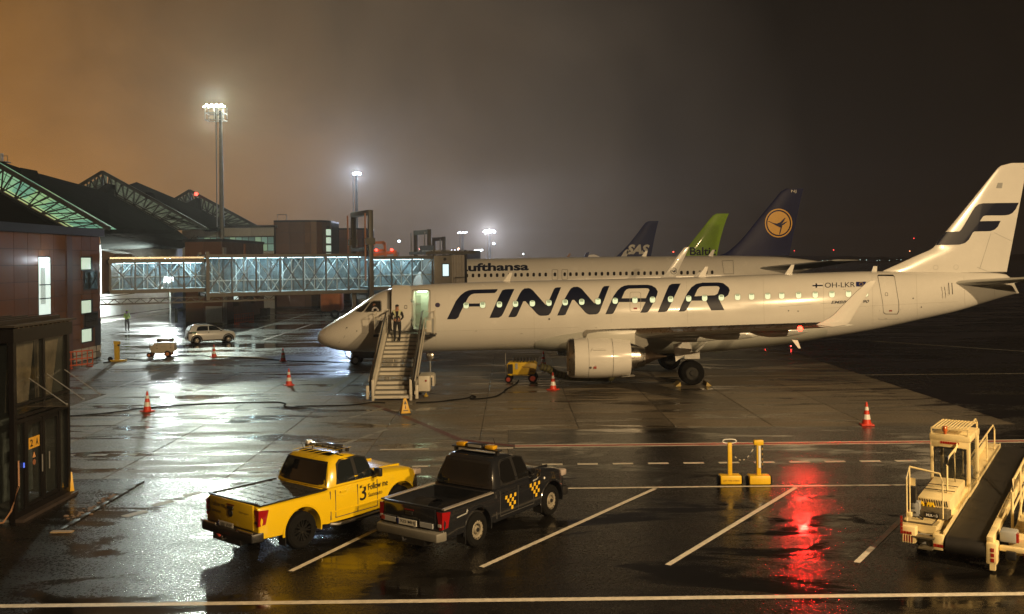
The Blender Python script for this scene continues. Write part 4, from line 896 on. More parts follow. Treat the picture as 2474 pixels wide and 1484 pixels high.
M_cw = mat('white_car_paint', (.66, .67, .66), .22, coat=.6)
bd = MB().loft(ring_loft([(-.62, .66, .42, .95), (-.60, .72, .30, 1.04), (-.45, .77, .24, 1.06), (0, .80, .22, 1.04), (.6, .80, .22, 1.02), (1.4, .80, .22, 1.01), (2.0, .79, .22, 1.02), (2.5, .77, .24, .99), (2.85, .70, .28, .90), (3.0, .60, .36, .70)], [(.86, 0), (.97, .06), (1, .4), (.98, .75), (.90, .96), (.5, 1.01)]))
body = bd.build('body', M_cw, car, smooth=True, auto=.8)
def arch(o, x, r_, z, w=3): bool_cut_local(o, MB().lathe((x, -w / 2, z), (0, 1, 0), [(0, r_), (w * .27, r_)], 28, True)); bool_cut_local(o, MB().lathe((x, w / 2, z), (0, -1, 0), [(0, r_), (w * .27, r_)], 28, True))
def bool_cut_local(o, mb):
    c = mb.build('cutter', M_blk, None); p = o.parent; o.parent = None
    md = o.modifiers.new('b', 'BOOLEAN'); md.operation = 'DIFFERENCE'; md.object = c; md.solver = 'EXACT'
    bpy.context.view_layer.update(); dg = bpy.context.evaluated_depsgraph_get()
    me = bpy.data.meshes.new_from_object(o.evaluated_get(dg)); o.modifiers.clear(); me.name = o.data.name; o.data = me; bpy.data.objects.remove(c); o.parent = p
    me.materials.clear() if False else None
    bm = bmesh.new(); bm.from_mesh(me)
    for f in bm.faces: f.smooth = True
    for e in bm.edges:
        if len(e.link_faces) != 2 or e.calc_face_angle(0) > .6: e.smooth = False
    bm.to_mesh(me); bm.free()
for x in (0, 2.42): arch(body, x, .37, .31, 1.9)
cb = MB().loft([[(xr, -w, z), (xr + .1, -w - .0, z)] + [(xf - .1, -w, z), (xf, -w * .9, z), (xf, w * .9, z), (xf - .1, w, z), (xr + .1, w, z), (xr, w * .88, z), (xr, -w * .88, z)] for z, xr, xf, w in ((.98, -.55, 2.2, .76), (1.12, -.50, 1.92, .73), (1.3, -.40, 1.56, .68), (1.45, -.28, 1.22, .62), (1.52, .0, .95, .5))])
cb.build('cabin', M_cw, car, smooth=True, auto=.9)
def cw(z): return np.interp(z, (.98, 1.12, 1.3, 1.45, 1.52), (.76, .73, .68, .62, .5))
for sgn in (-1, 1):
    fnc = lambda u, v, o_=.008: (u, sgn * (cw(v) + o_), v)
    flat([[(-.02, 1.06), (.12, 1.05), (.86, 1.05), (.86, 1.40), (.30, 1.41), (.08, 1.33)]], fnc, None, .1).build('side_window', M_glass, car); flat([[(.93, 1.05), (1.86, 1.05), (1.78, 1.13), (1.45, 1.34), (1.25, 1.41), (.93, 1.41)]], fnc, None, .1).build('side_window', M_glass, car)
    for x in (0, 2.42): MB().loft([[(x + (r_ * math.cos(a)), sgn * yy, .31 + r_ * math.sin(a)) for a in [R(d) for d in range(-15, 196, 15)]] for r_, yy in ((.365, .70), (.375, .83), (.44, .83), (.45, .78))], False, False).build('arch_trim', M_blk, car)
    MB().box((1.85, sgn * .86, 1.03), (.14, .16, .1)).build('mirror', M_blk, car, bevel=.02); MB().box((1.2, sgn * .805, .28), (1.7, .03, .12)).build('sill', M_blk, car)
    MB().tube([(0, sgn * .52, 1.5), (.1, sgn * .53, 1.54), (1.0, sgn * .53, 1.53), (1.1, sgn * .52, 1.47)], .018, 6).build('roof_rail', M_blk, car)
    MB().prism([(-.56, sgn * .74, .98), (-.25, sgn * .80, 1.0), (-.4, sgn * .81, .84), (-.6, sgn * .73, .86)], (0, sgn * .012, 0)).build('tail_light', M_blk, car)
MB().prism([(-.52, -.66, 1.08), (-.52, .66, 1.08), (-.36, .55, 1.40), (-.36, -.55, 1.40)], (-.03, 0, 0)).build('rear_window', M_glass, car)
MB().box((-.63, 0, .5), (.06, 1.35, .26)).build('rear_bumper', M_blk, car, bevel=.03); MB().box((-.665, 0, .52), (.015, .5, .11)).build('number_plate', M_rf, car)
MB().prism([(-.12, -.812, .78), (-.02, -.812, 1.0), (-.25, -.812, .99), (-.42, -.81, .92), (-.2, -.812, .88)], (0, -.006, 0)).build('green_decal', mat('decal_green', (.01, .14, .07), .4), car)
MB().box((.9, -.806, .9), (.06, .01, .06)).build('door_decal', M_blk, car); MB().box((-.05, 0, 1.5), (.16, .3, .07)).build('roof_beacon', mat('amber_lens', (.7, .3, .03), .2), car)
wheelset(car, [(x, y) for x in (0, 2.42) for y in (-.70, .70)], .31, .18, M_metal, 5, seg=20)
car.matrix_basis = car.matrix_basis @ Matrix.Scale(s, 4)
# ================================================================== JET BRIDGE
JA, JT = Vector((-28.6, 65.6, 0)), R(28.5)
jd, jn = Vector((math.cos(JT), math.sin(JT), 0)), Vector((-math.sin(JT), math.cos(JT), 0))
def ju(x, y=660):
    kx = ray(x, y)[0]; return (kx * JA.y - JA.x) / (jd.x - jd.y * kx)
jb = thing('jet_bridge', 'long glass-walled jet bridge running from the brown building to the far white airliner', 'jet bridge', JA, JT)
M_jb = mat('bridge_paint', (.075, .072, .067), .45, noise=.18, nscale=1.5); M_ji = mat('bridge_inner_steel', (.66, .74, .74), .5, noise=.1)
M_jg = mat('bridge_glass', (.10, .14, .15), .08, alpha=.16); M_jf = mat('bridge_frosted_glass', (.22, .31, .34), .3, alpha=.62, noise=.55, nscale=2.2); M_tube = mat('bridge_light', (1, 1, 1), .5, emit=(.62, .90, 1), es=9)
M_fl = mat('bridge_floor', (.12, .13, .13), .6, noise=.2)
def section(u0, u1, w, z0, z1, bays, near_dir=1):
    L = u1 - u0; cu = (u0 + u1) / 2; bt_, tt = .26, .24
    MB().box((cu, 0, z0 + bt_ / 2), (L, w, bt_)).build('floor_beam', M_jb, jb); MB().box((cu, 0, z1 - tt / 2), (L + .2, w + .08, tt)).build('roof', M_jb, jb)
    MB().box((cu, 0, z0 + bt_ + .01), (L, w - .1, .02)).build('floor_finish', M_ji, jb)
    for q in range(max(2, int(L / 2.6))): MB().box((u0 + (q + .5) * L / max(2, int(L / 2.6)), .3, z1 - tt - .02), (L / max(2, int(L / 2.6)) - .3, .10, .03)).build('light_strip', M_tube, jb)
    for sy in (-1, 1):
        y = sy * w / 2
        for k in range(bays + 1):
            x = u0 + L * k / bays; MB().box((x, y, (z0 + z1) / 2), (.13 if k % (bays) == 0 else .085, .12, z1 - z0 - .3)).build('post', M_jb, jb)
        for k in range(bays):
            a, b_ = u0 + L * k / bays, u0 + L * (k + 1) / bays; za, zb_ = z0 + bt_, z1 - tt
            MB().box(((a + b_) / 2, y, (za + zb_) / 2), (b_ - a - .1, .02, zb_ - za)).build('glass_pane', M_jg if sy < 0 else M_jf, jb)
            up = (k % 2 == 0) == (near_dir > 0)
            MB().bar((a, y - sy * -.08, za if up else zb_), (b_, y - sy * -.08, zb_ if up else za), .075, .06).build('diagonal_brace', M_jb if sy < 0 else M_ji, jb)
            MB().bar((a, y - sy * .16, zb_ if up else za), (b_, y - sy * .16, za if up else zb_), .085, .06).build('inner_brace', M_ji, jb)
            MB().bar((a + (b_ - a) / 2, y - sy * .14, za), (a + (b_ - a) / 2, y - sy * .14, zb_), .06, .06).build('inner_post', M_ji, jb)
        MB().bar((u0, y - sy * .1, z0 + 1.15), (u1, y - sy * .1, z0 + 1.15), .05, .05).build('inner_handrail', M_ji, jb)
U1, U2, U3, U4, U5 = ju(262), ju(494), ju(882), ju(1030), ju(1107)
section(U1, U2, 2.3, 4.25, 6.62, 4, -1); section(U2 - .1, U3 - .1, 2.9, 3.86, 6.95, 7); section(U3, U4, 2.45, 4.05, 6.72, 3, -1)
MB().box((U2 - .05, 0, 5.4), (.28, 3.2, 3.4)).box((U2 - .05, 0, 5.4), (.30, 2.2, 2.3)).build('section_collar', M_jb, jb) if False else None
for sy in (-1, 1): MB().box((U2 - .05, sy * 1.52, 5.4), (.24, .16, 3.5)).build('section_collar', M_jb, jb)
MB().box(((U1 + U2) / 2, -.2, 6.74), (U2 - U1, 1.9, .12)).build('roof_walkway', M_metal, jb)
for q in range(11):
    uu = U1 + (U4 - U1) * (q + .5) / 11; pz_ = jb.matrix_basis @ Vector((uu, .25, 6.2))
    if q not in (3, 6): lamp('bridge_ceiling_lamp', pz_, (0, 0, 0), (80, 70, 95, 60, 110, 85, 60, 90, 50, 105, 70)[q], (.62, .90, 1), .12)
# lift frame
for (uu, h) in ((U3 - .25, 10.35),):
    for sy in (-1, 1):
        MB().box((uu, sy * 2.05, 6.6), (.36, .36, 7.4)).build('lift_column', M_jb, jb, bevel=.03); MB().box((uu, sy * 2.05, 2.2), (.30, .34, 2.2)).build('lower_column', M_jb, jb)
        MB().tube([(uu - .45, sy * 2.1, 4.8), (uu - .45, sy * 2.1, 10.1)], .07, 8).build('lift_screw', mat('screw_orange', (.35, .16, .08), .5), jb, smooth=True)
        MB().box((uu - .1, sy * 2.05, 7.9), (.75, .6, .5)).build('column_head', M_jb, jb)
    MB().box((uu, 0, 10.15), (.42, 4.2, .42)).build('cross_beam', M_jb, jb, bevel=.03); MB().box((uu, 0, 7.3), (.35, 4.0, .3)).build('cross_beam', M_jb, jb); MB().box((uu, 0, 3.5), (.5, 4.4, .36)).build('cross_beam', M_jb, jb)
    MB().box((uu, 0, 1.0), (1.1, 3.8, .5)).build('bogie_beam', M_jb, jb)
    for sy in (-1, 1):
        for dx in (-.5, .5): w_ = wheel_mb((uu + dx, sy * 1.3, .55), .55, .4, (0, 1, 0)).build('tyre', M_dark, jb, smooth=True)
MB().box((U3 - 1.2, -.6, 2.5), (.3, .3, 3.0)).build('service_leg', M_jb, jb)
# cab at the aircraft end
ucm = (U4 + U5) / 2; M_cabw = mat('bridge_cab_wall', (.15, .14, .125), .5, noise=.15); CL = U5 - U4
MB().box((U4 + CL * .28, 0, 5.3), (CL * .55, 3.1, 2.9)).build('cab', M_cabw, jb, bevel=.04)
MB().box((ucm, 0, 6.98), (CL + 1.6, 3.5, .22)).build('cab_roof', M_jb, jb); MB().box((ucm + .2, -.2, 7.15), (CL + .4, 2.2, .10)).build('roof_walkway', M_metal, jb)
MB().box((U4 + CL * .36, -1.57, 5.55), (.52, .03, .95)).build('cab_window', mat('lit_bridge_window', (.6, .8, .85), .3, emit=(.66, .92, 1), es=.95), jb)
MB().box((U4 + CL * .36, -1.565, 5.55), (.66, .02, 1.10)).build('window_frame', M_blk, jb)
MB().lathe((U4 + CL * .34, -1.57, 6.45), (0, -1, 0), [(0, .13), (.04, .12)], 14, True).build('vent', M_blk, jb)
for k in range(9): MB().box((U4 + CL * (.58 + .045 * k), -.0, 5.45), (CL * .038, 3.0 + .06 * (k % 2), 2.7)).build('bellows_fold', mat('bellows_grey', (.27, .25, .23), .7, noise=.1), jb)
MB().box((U5 - .02, 0, 5.4), (.12, 3.3, 3.1)).build('cab_frame', M_blk, jb)
MB().tube([(U4 + CL * .6, -1.9, 4.25), (U4 + CL * .6, -1.9, 4.95), (U4 + CL * .95, -1.9, 4.95), (U4 + CL * .95, -1.9, 4.25)], .03, 6).build('guard_rail', M_blk, jb)
MB().box((U4 + .1, 0, 7.3), (.1, 3.0, .6)).build('cab_upstand', M_jb, jb)
# cable truss below
zt_, zb_ = 4.02, 3.52
for (a, b_, mt) in ((U1 - .6, U2 - .3, M_blk), (U2 - .3, ju(655), M_jb)):
    MB().bar((a, -1.0, zt_ - .15), (b_, -1.0, zt_ - .15), .06).build('truss_chord', mt, jb); MB().bar((a, -1.0, zb_), (b_, -1.0, zb_), .12).build('truss_chord', mt, jb)
    n = int((b_ - a) / .42)
    for k in range(n):
        x0, x1 = a + (b_ - a) * k / n, a + (b_ - a) * (k + 1) / n
        MB().bar((x0, -1.0, zb_ if k % 2 else zt_ - .15), (x1, -1.0, zt_ - .15 if k % 2 else zb_), .05).build('truss_diagonal', mt, jb)
    MB().bar((a, -1, zt_), (a + 2.2, -1, 4.25), .05).build('truss_hanger', mt, jb)
# slanted vestibule between building and bridge
vs = [at(246, 605, 65.4), at(279, 613, 65.4), at(268, 640, 65.4), at(262, 706, 65.4), at(246, 712, 65.4)]
o = MB().prism(vs, (0, 3.0, 0)).build('vestibule', mat('vestibule_panel', (.16, .125, .10), .5, noise=.12, nscale=1), jb, world=True)
# far jet bridges' lift frames
def gantry(xa, xb, ytop, ybot, Y, label, m=M_jb):
    a, b_ = at(xa, ybot, Y), at(xb, ybot, Y - 4); t = thing('jet_bridge', label, 'jet bridge', (a.x, a.y, 0), 0, 'lift frames of the far jet bridges')
    tz = at(xb, ytop, Y - 4).z; d = Vector((b_.x - a.x, b_.y - a.y, 0)); w = .5
    for p in (Vector((0, 0, 0)), d):
        MB().box(p + Vector((0, 0, tz / 2)), (w, w, tz)).build('lift_column', m, t, bevel=.05); MB().tube([p + Vector((-.55, 0, 5)), p + Vector((-.55, 0, tz - .3))], .09, 6).build('lift_screw', M_grey, t)
    MB().bar(Vector((0, 0, tz - .3)), d + Vector((0, 0, tz - .3)), .5, .5).build('cross_beam', m, t)
    MB().box(d / 2 + Vector((-3, 0, 5.3)), (9, 3, 2.4)).build('tunnel', m, t); MB().box(d / 2 + Vector((-3, -1.53, 5.3)), (8.6, .03, 1.5)).build('glass_pane', M_glass, t)
gantry(1005, 1038, 554, 620, 112, 'larger grey lift frame of a second jet bridge rising behind the bridge cab')
gantry(1049, 1073, 572, 622, 138, 'smaller lift frame of a third jet bridge with a red lamp at its foot')
# orange vehicle frame behind the bridge
Yo = 104; t = thing('deicing_truck', 'orange frame and arm of a vehicle standing behind the jet bridge', 'airport truck', (at(914, 600, Yo).x, Yo, 0)); M_oo = mat('truck_orange', (.60, .22, .08), .5, emit=(1, .42, .18), es=.0, noise=.15)
f4 = sub(1000, 600, 4.948)
P4 = lambda p: at(*f4(p), Yo)
for a, b_ in (((482, 580), (672, 575)), ((482, 580), (500, 770)), ((672, 575), (690, 780)), ((500, 700), (680, 690)), ((500, 610), (520, 585)), ((650, 580), (670, 610))): MB().bar(P4(a), P4(b_), .28).build('frame_tube', M_oo, t, world=True)
MB().bar(P4((440, 770)), P4((850, 710)), .35).build('boom', M_oo, t, world=True); MB().prism([P4(p) for p in ((800, 712), (850, 712), (850, 790), (800, 790))], (0, 1.5, 0)).build('end_cap', M_oo, t, world=True)
MB().box((2, 1.5, 2.4), (9, 2.4, 2.2)).build('tank', M_oo, t, bevel=.2); MB().box((-5.5, 1.5, 2.0), (2.2, 2.4, 2.4)).build('driver_cab', M_oo, t, bevel=.2)
for x in (-5, 0, 4): wheel_mb((x, .4, .5), .5, .3, (0, 1, 0)).build('tyre', M_dark, t)
M_amb = mat('amber_lamp', (1, .5, .2), .3, emit=(1, .35, .15), es=40); M_rl = mat('red_beacon', (1, .1, .1), .3, emit=(1, .06, .04), es=6)
for p in ((558, 688), (782, 682)): MB().sphere(P4(p) - Vector((0, .4, 0)), .16, 8).build('marker_lamp', M_rl, t, world=True)

# ================================================================== TERMINAL BUILDINGS
def tile_mat(n, c, r_=.28):
    m = mat(n, c, .42, noise=.12, nscale=1.1, rnoise=.08); t = m.node_tree; b = t.nodes['Principled BSDF']
    oi = N(t, 'ShaderNodeObjectInfo'); mq = N(t, 'ShaderNodeMapRange'); mq.inputs[3].default_value = 1 - r_; mq.inputs[4].default_value = 1 + r_; t.links.new(oi.outputs['Random'], mq.inputs[0])
    mx_ = N(t, 'ShaderNodeMix', data_type='RGBA', blend_type='MULTIPLY'); mx_.inputs[0].default_value = 1; src = b.inputs['Base Color'].links[0].from_socket
    t.links.new(src, mx_.inputs[6]); t.links.new(mq.outputs[0], mx_.inputs[7]); t.links.new(mx_.outputs[2], b.inputs['Base Color']); return m
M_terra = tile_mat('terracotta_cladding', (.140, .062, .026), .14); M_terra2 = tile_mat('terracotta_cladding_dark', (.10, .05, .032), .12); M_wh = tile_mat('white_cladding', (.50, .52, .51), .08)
M_core = mat('wall_core', (.05, .04, .035), .7)
def clad(par, p0, p1, z0, z1, cw_, ch_, m, nrm, holes=(), name='facade_panel', gap=.03, th=.06):
    """panels on the vertical plane from p0 to p1 (xy); nrm points outward; holes: (s0, s1, z0, z1) left free"""
    p0, p1 = Vector((*p0, 0)), Vector((*p1, 0)); L = (p1 - p0).length; u = (p1 - p0) / L; n = Vector((*nrm, 0)); nc, nr = max(1, round(L / cw_)), max(1, round((z1 - z0) / ch_)); cache = {}
    inv = chain(par).inverted()
    def put(a0, a1, b0, b1):
        if a1 - a0 < .12 or b1 - b0 < .12: return
        key = (round(a1 - a0, 2), round(b1 - b0, 2))
        if key not in cache:
            mb = MB(); hu, hz = (a1 - a0 - gap) / 2, (b1 - b0 - gap) / 2; q4 = (-u * hu + Vector((0, 0, -hz)), u * hu + Vector((0, 0, -hz)), u * hu + Vector((0, 0, hz)), -u * hu + Vector((0, 0, hz)))
            mb.loft([list(q4), [q + n * th for q in q4]]); o = mb.build(name, m, par); cache[key] = o.data
        else: o = bpy.data.objects.new(name, cache[key]); COL.objects.link(o); o.parent = par
        o.location = inv @ (p0 + u * (a0 + a1) / 2 + Vector((0, 0, (b0 + b1) / 2)))
    for i in range(nc):
        for j in range(nr):
            cells = [(L * i / nc, L * (i + 1) / nc, z0 + (z1 - z0) * j / nr, z0 + (z1 - z0) * (j + 1) / nr)]
            for h in holes:
                nx = []
                for a0, a1, b0, b1 in cells:
                    if a0 < h[1] and a1 > h[0] and b0 < h[3] and b1 > h[2]:
                        nx += [(a0, h[0], b0, b1), (h[1], a1, b0, b1), (max(a0, h[0]), min(a1, h[1]), b0, h[2]), (max(a0, h[0]), min(a1, h[1]), h[3], b1)]
                    else: nx.append((a0, a1, b0, b1))
                cells = nx
            for c in cells: put(*c)
M_lw = mat('lit_window', (.6, .7, .6), .3, emit=(.72, .95, .74), es=.58, noise=.3, nscale=2); M_lw2 = mat('bright_stair_window', (.7, .8, .8), .3, emit=(.78, 1, .92), es=.78)
# A: brown building at the left
XA = -28.2
bA = thing('terminal_wing', 'brown panel-clad terminal block at left with small lit windows and a tall lit stair window', 'building', (XA, 57, 0))
def Bx(mb, n, m, par, **k): return mb.build(n, m, par, world=True, **k)
YA = lambda x: XA / ray(x, 700)[0]
YE = 63.6
Bx(MB().box((XA - 14, (40 + YE) / 2, 4.1), (28, YE - 40, 8.2)), 'wall', M_core, bA)
Bx(MB().box((XA - 13.9, (40 + YE) / 2, 8.45), (28.4, YE - 39.6, .5)), 'roof_edge', M_blk, bA)
wins = []
zr = lambda y, x=208: CH + ray(x, y)[1] * YA(x)
for (ya, yb, lit) in ((622, 652, 1), (656, 700, 0), (725, 757, 1), (757, 791, 0), (794, 826, 1)):
    xa, xb = (194, 221) if lit else (200, 233); wins.append((YA(xa), YA(xb), zr(yb), zr(ya), lit))
sta = (YA(91), YA(118), CH + ray(104, 760)[1] * YA(104), CH + ray(104, 622)[1] * YA(104))
clad(bA, (XA, 46.5), (XA, YA(157)), .5, 8.2, 1.45, .96, M_terra, (1, 0), [(sta[0] - 46.5, sta[1] - 46.5, sta[2], sta[3])])
clad(bA, (XA, YA(172)), (XA, YE), .5, 8.2, 1.3, .96, M_terra, (1, 0), [(w[0] - YA(172), w[1] - YA(172), w[2], w[3]) for w in wins])
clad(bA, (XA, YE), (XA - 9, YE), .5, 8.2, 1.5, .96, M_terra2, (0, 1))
Bx(MB().box((XA + .02, (YA(157) + YA(172)) / 2, 4.2), (.2, YA(172) - YA(157) - .1, 8.1)), 'corner_recess', M_terra2, bA)
for w in wins:
    c = ((w[0] + w[1]) / 2, (w[2] + w[3]) / 2)
    f = Bx(MB().box((XA + .02, c[0], c[1]), (.10, w[1] - w[0] + .1, w[3] - w[2] + .12)), 'window', M_blk, bA)
    Bx(MB().box((XA + .085, c[0] - (.15 if w[4] else 0), c[1]), (.03, (w[1] - w[0]) * (.8 if w[4] else .9), (w[3] - w[2]) * .92)), 'pane', M_lw if w[4] else M_glass, f)
f = Bx(MB().box((XA + .02, (sta[0] + sta[1]) / 2, (sta[2] + sta[3]) / 2), (.1, sta[1] - sta[0] + .15, sta[3] - sta[2] + .15)), 'stair_window', M_blk, bA)
Bx(MB().box((XA + .085, (sta[0] + sta[1]) / 2, (sta[2] + sta[3]) / 2), (.03, sta[1] - sta[0], sta[3] - sta[2])), 'pane', M_lw2, f)
for k in range(6): Bx(MB().box((XA + .12, sta[0] + .15 + k * .10, sta[3] - 1.7), (.02, .025, 2.2)), 'blind_slat', M_grey, f)
for zz in (.28, .52): Bx(MB().box((XA + .12, (sta[0] + sta[1]) / 2, sta[2] + (sta[3] - sta[2]) * zz), (.04, sta[1] - sta[0], .06)), 'transom', M_blk, f)
MLAMP = mat('wall_lamp', (1, 1, 1), .3, emit=(.85, .92, 1), es=14)
Bx(MB().sphere((XA + .35, YA(98), CH + ray(98, 628)[1] * YA(98)), .17, 10, (1, 1, .8)), 'wall_lamp', MLAMP, bA, smooth=True)
lamp('wall_lamp_light', (XA + .8, YA(98), CH + ray(98, 628)[1] * YA(98)), (0, 0, 0), 30, (.85, .92, 1), .15)
for (ya, yb) in ((174, 190), (194, 208), (212, 226), (230, 238)): 
    for r_ in (0, 1): Bx(MB().box((XA + .09, (YA(ya) + YA(yb)) / 2, .22 + r_ * .42), (.08, YA(yb) - YA(ya), .36)), 'plinth_block', mat('plinth_white', (.5, .49, .46), .6, noise=.15), bA)
Bx(MB().box((XA + .05, YA(233), 1.6), (.05, .9, 2.1)), 'side_door', M_blk, bA)
# roof behind: dark sloping roofs between the glazed trusses
M_roof = mat('dark_roof', (.008, .009, .0085), .9, noise=.35, nscale=.35); M_roof.node_tree.nodes['Principled BSDF'].inputs['IOR'].default_value = 1.0
M_chord = mat('truss_steel', (.022, .026, .022), .6)
def quadpt(P, u, v): return P[0].lerp(P[1], u).lerp(P[3].lerp(P[2], u), v)
def truss_wall(label, P, n, gm, strip=None, depth=1.2):
    """P = top-left, top-right, bottom-right, bottom-left; glazed truss wall leaning along the roof"""
    t = thing('glazed_roof_truss', label, 'roof truss', P[3]); 
    Q = lambda u, v: quadpt(P, u, v)
    ws = max(1, P[3].y / 72) ** 1.25
    for v, w in ((0, .26), (.09, .10), (1, .22), (.82, .08)): Bx(MB().bar(Q(0, v), Q(1, v), w * ws ** .5, w * ws ** .5), 'chord', M_chord, t)
    D = Vector((0, depth, 0))
    for k in range(n + 1): Bx(MB().bar(Q(k / n, 0), Q(k / n, 1), .09 * ws, .09 * ws), 'post', M_chord, t)
    for k in range(n):
        a, b_ = k / n, (k + 1) / n; m_ = (a + b_) / 2
        Bx(MB().bar(Q(a, 1), Q(m_, .09), .08 * ws), 'diagonal', M_chord, t); Bx(MB().bar(Q(m_, .09), Q(b_, 1), .08 * ws), 'diagonal', M_chord, t)
        pq = [Q(a, .02) + D, Q(b_, .02) + D, Q(b_, .98) + D, Q(a, .98) + D]
        Bx(MB().prism(pq, (0, .04, 0)), 'glass_pane', gm[k % len(gm)], t)
        for dv in (.35, .65): Bx(MB().bar(Q(a, dv) + D * .9, Q(b_, dv) + D * .9, .04), 'glazing_bar', M_chord, t)
        for du in (.33, .67): Bx(MB().bar(Q(a + (b_ - a) * du, .04) + D * .9, Q(a + (b_ - a) * du, .96) + D * .9, .04), 'glazing_bar', M_chord, t)
    if strip: Bx(MB().prism([Q(0, .84) + D * .6, Q(1, .84) + D * .6, Q(1, .99) + D * .6, Q(0, .99) + D * .6], (0, .05, 0)), 'lower_strip', strip, t)
    return t
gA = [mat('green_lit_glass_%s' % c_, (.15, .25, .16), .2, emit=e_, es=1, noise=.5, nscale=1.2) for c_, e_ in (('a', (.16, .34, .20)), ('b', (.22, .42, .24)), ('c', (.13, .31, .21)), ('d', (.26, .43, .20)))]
gB = [mat('faint_glow_glass_%s' % c_, (.07, .085, .06), .3, alpha=a_, emit=(.075, .090, .058), es=1) for c_, a_ in (('a', .75), ('b', .9), ('c', .82))]  # faint emission added so panes without lamps behind them still show
ma_ = mat('glow_strip', (.3, .35, .2), .4, emit=(.42, .62, .28), es=.75); mb_ = mat('dim_gutter', (.25, .25, .2), .4, noise=.2)  # first strip glows in place of light from inside the truss
T1 = [at(-60, 366, 66), at(266, 553, 66), at(159, 553, 66), at(-60, 430, 66)]
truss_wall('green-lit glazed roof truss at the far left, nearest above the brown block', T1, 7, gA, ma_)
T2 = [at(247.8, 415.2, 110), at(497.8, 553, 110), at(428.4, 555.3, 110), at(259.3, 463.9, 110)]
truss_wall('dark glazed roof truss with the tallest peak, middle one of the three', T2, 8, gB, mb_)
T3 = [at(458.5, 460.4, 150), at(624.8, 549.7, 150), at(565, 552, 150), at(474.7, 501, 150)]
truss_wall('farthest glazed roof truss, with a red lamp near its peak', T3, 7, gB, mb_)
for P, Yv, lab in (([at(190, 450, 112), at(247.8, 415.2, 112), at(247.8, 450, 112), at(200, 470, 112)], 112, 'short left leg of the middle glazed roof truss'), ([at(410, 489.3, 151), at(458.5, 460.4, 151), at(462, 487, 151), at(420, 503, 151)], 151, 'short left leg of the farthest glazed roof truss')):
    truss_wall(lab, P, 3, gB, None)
Bx(MB().sphere(at(474, 469, 148.5), .33, 8), 'obstruction_lamp', M_rl, None) if False else None
o = MB().sphere(at(474, 469, 148.5), .30, 10).build('obstruction_lamp', M_rl, None, smooth=True); tag(o, 'glowing red obstruction lamp near the peak of the farthest roof truss', 'lamp')
rf = thing('terminal_roof', 'dark sloping terminal roofs with pale streaks between the glazed trusses', 'roof', at(245, 590, 104))
def patch(pts, m=M_roof, name='roof_slope', up=.0):
    v_ = [at(*p) for p in pts]; mb = MB(); n = len(v_); dn = Vector((0, 0, -.35)); mb.add(v_ + [q + dn for q in v_], [tuple(range(n)), tuple(range(2 * n - 1, n - 1, -1))] + [(i, (i + 1) % n, (i + 1) % n + n, i + n) for i in range(n)]); return Bx(mb, name, m, rf)
patch([(-60, 368, 68), (266, 553, 68), (428, 556, 110.5), (259, 464, 110.5), (190, 452, 113), (60, 410, 100)])
patch([(200, 552, 70), (268, 553, 70), (428, 556, 109), (463, 583, 107), (440, 593, 104), (245, 595, 100), (240, 556, 80)])
patch([(259, 464, 111.5), (498, 553, 111), (566, 553, 150.5), (475, 501, 150.5), (410, 490, 152), (330, 440, 140)])
patch([(-60, 432, 65.6), (159, 553, 65.6), (150, 560, 60), (-60, 556, 58)])
for pts in ([(22, 412, 70), (49, 405, 70), (57, 430, 70), (30, 424, 70)], [(220, 470, 108), (257, 443, 108), (262, 490, 108), (235, 480, 108)], [(350, 480, 118), (353, 463, 118), (362, 485, 118), (352, 487, 118)], [(440, 497, 148), (475, 478, 148), (478, 512, 148), (455, 505, 148)]):
    v_ = [at(*p) for p in pts]; Bx(MB().prism(v_, (0, 2.5, 0)), 'roof_fin', M_roof, rf)
for (x, y) in ((90, 430), (135.5, 438), (175, 445.5)):
    v_ = [at(x - 16, y + 13, 160), at(x, y, 160), at(x + 28, y + 20, 160), at(x + 20, y + 26, 160)]; Bx(MB().prism(v_, (0, 4, 0)), 'skylight', gB[0], rf)
M_snow = mat('wet_roof_streak', (.07, .06, .05), .6, noise=.4)
for pts in ([(120, 466, 96), (200, 510, 92), (262, 552, 86), (245, 552, 85), (180, 512, 92)], [(175, 470, 104), (275, 520, 104), (360, 556, 105), (345, 556, 105), (262, 522, 104)], [(250, 575, 97), (300, 572, 99), (335, 580, 100), (250, 580, 97)], [(345, 570, 103), (430, 580, 104), (432, 584, 104), (350, 577, 103)], [(430, 505, 148), (480, 540, 148), (520, 553, 148), (510, 553, 148)], [(0, 500, 64), (40, 520, 64), (70, 545, 64), (30, 535, 64), (0, 520, 64)]):
    v_ = [at(p[0], p[1], p[2] - 1.2) for p in pts]; mb = MB(); mb.add(v_, [tuple(range(len(v_)))]); Bx(mb, 'roof_streak', M_snow, rf)
skl = at(300, 579, 99); 
for x0, x1 in ((275, 345), (371, 392)):
    a, b_ = at(x0, 580, 98), at(x1, 581, 98); Bx(MB().bar(a, b_, .35, .30), 'clerestory_light', mat('clerestory', (.6, .7, .9), .4, emit=(.55, .72, 1), es=.9, noise=.5, nscale=3), rf)
# white wall under the roof, receding
XW = -47.4
ww = thing('apron_wall', 'pale panelled wall below the dark roof, brightly lit at its foot', 'building', (XW, 110, 0))
YW = lambda x: XW / ray(x, 700)[0]
Bx(MB().box((XW - 10, 118, 4.4), (20, 50, 8.8)), 'wall', M_core, ww); clad(ww, (XW, 96), (XW, 142), .3, 8.7, 3.2, 1.35, M_wh, (1, 0), [(32.5, 45, 0, 3.0)])
Bx(MB().box((XW + 1.2, 118, .08), (2.6, 50, .16)), 'kerb', mat('kerb_concrete', (.28, .27, .25), .5), ww)
for x in (412,): Bx(MB().box((XW + .12, YW(x), 1.6), (.1, 1.6, 2.4)), 'side_door', M_blk, ww)
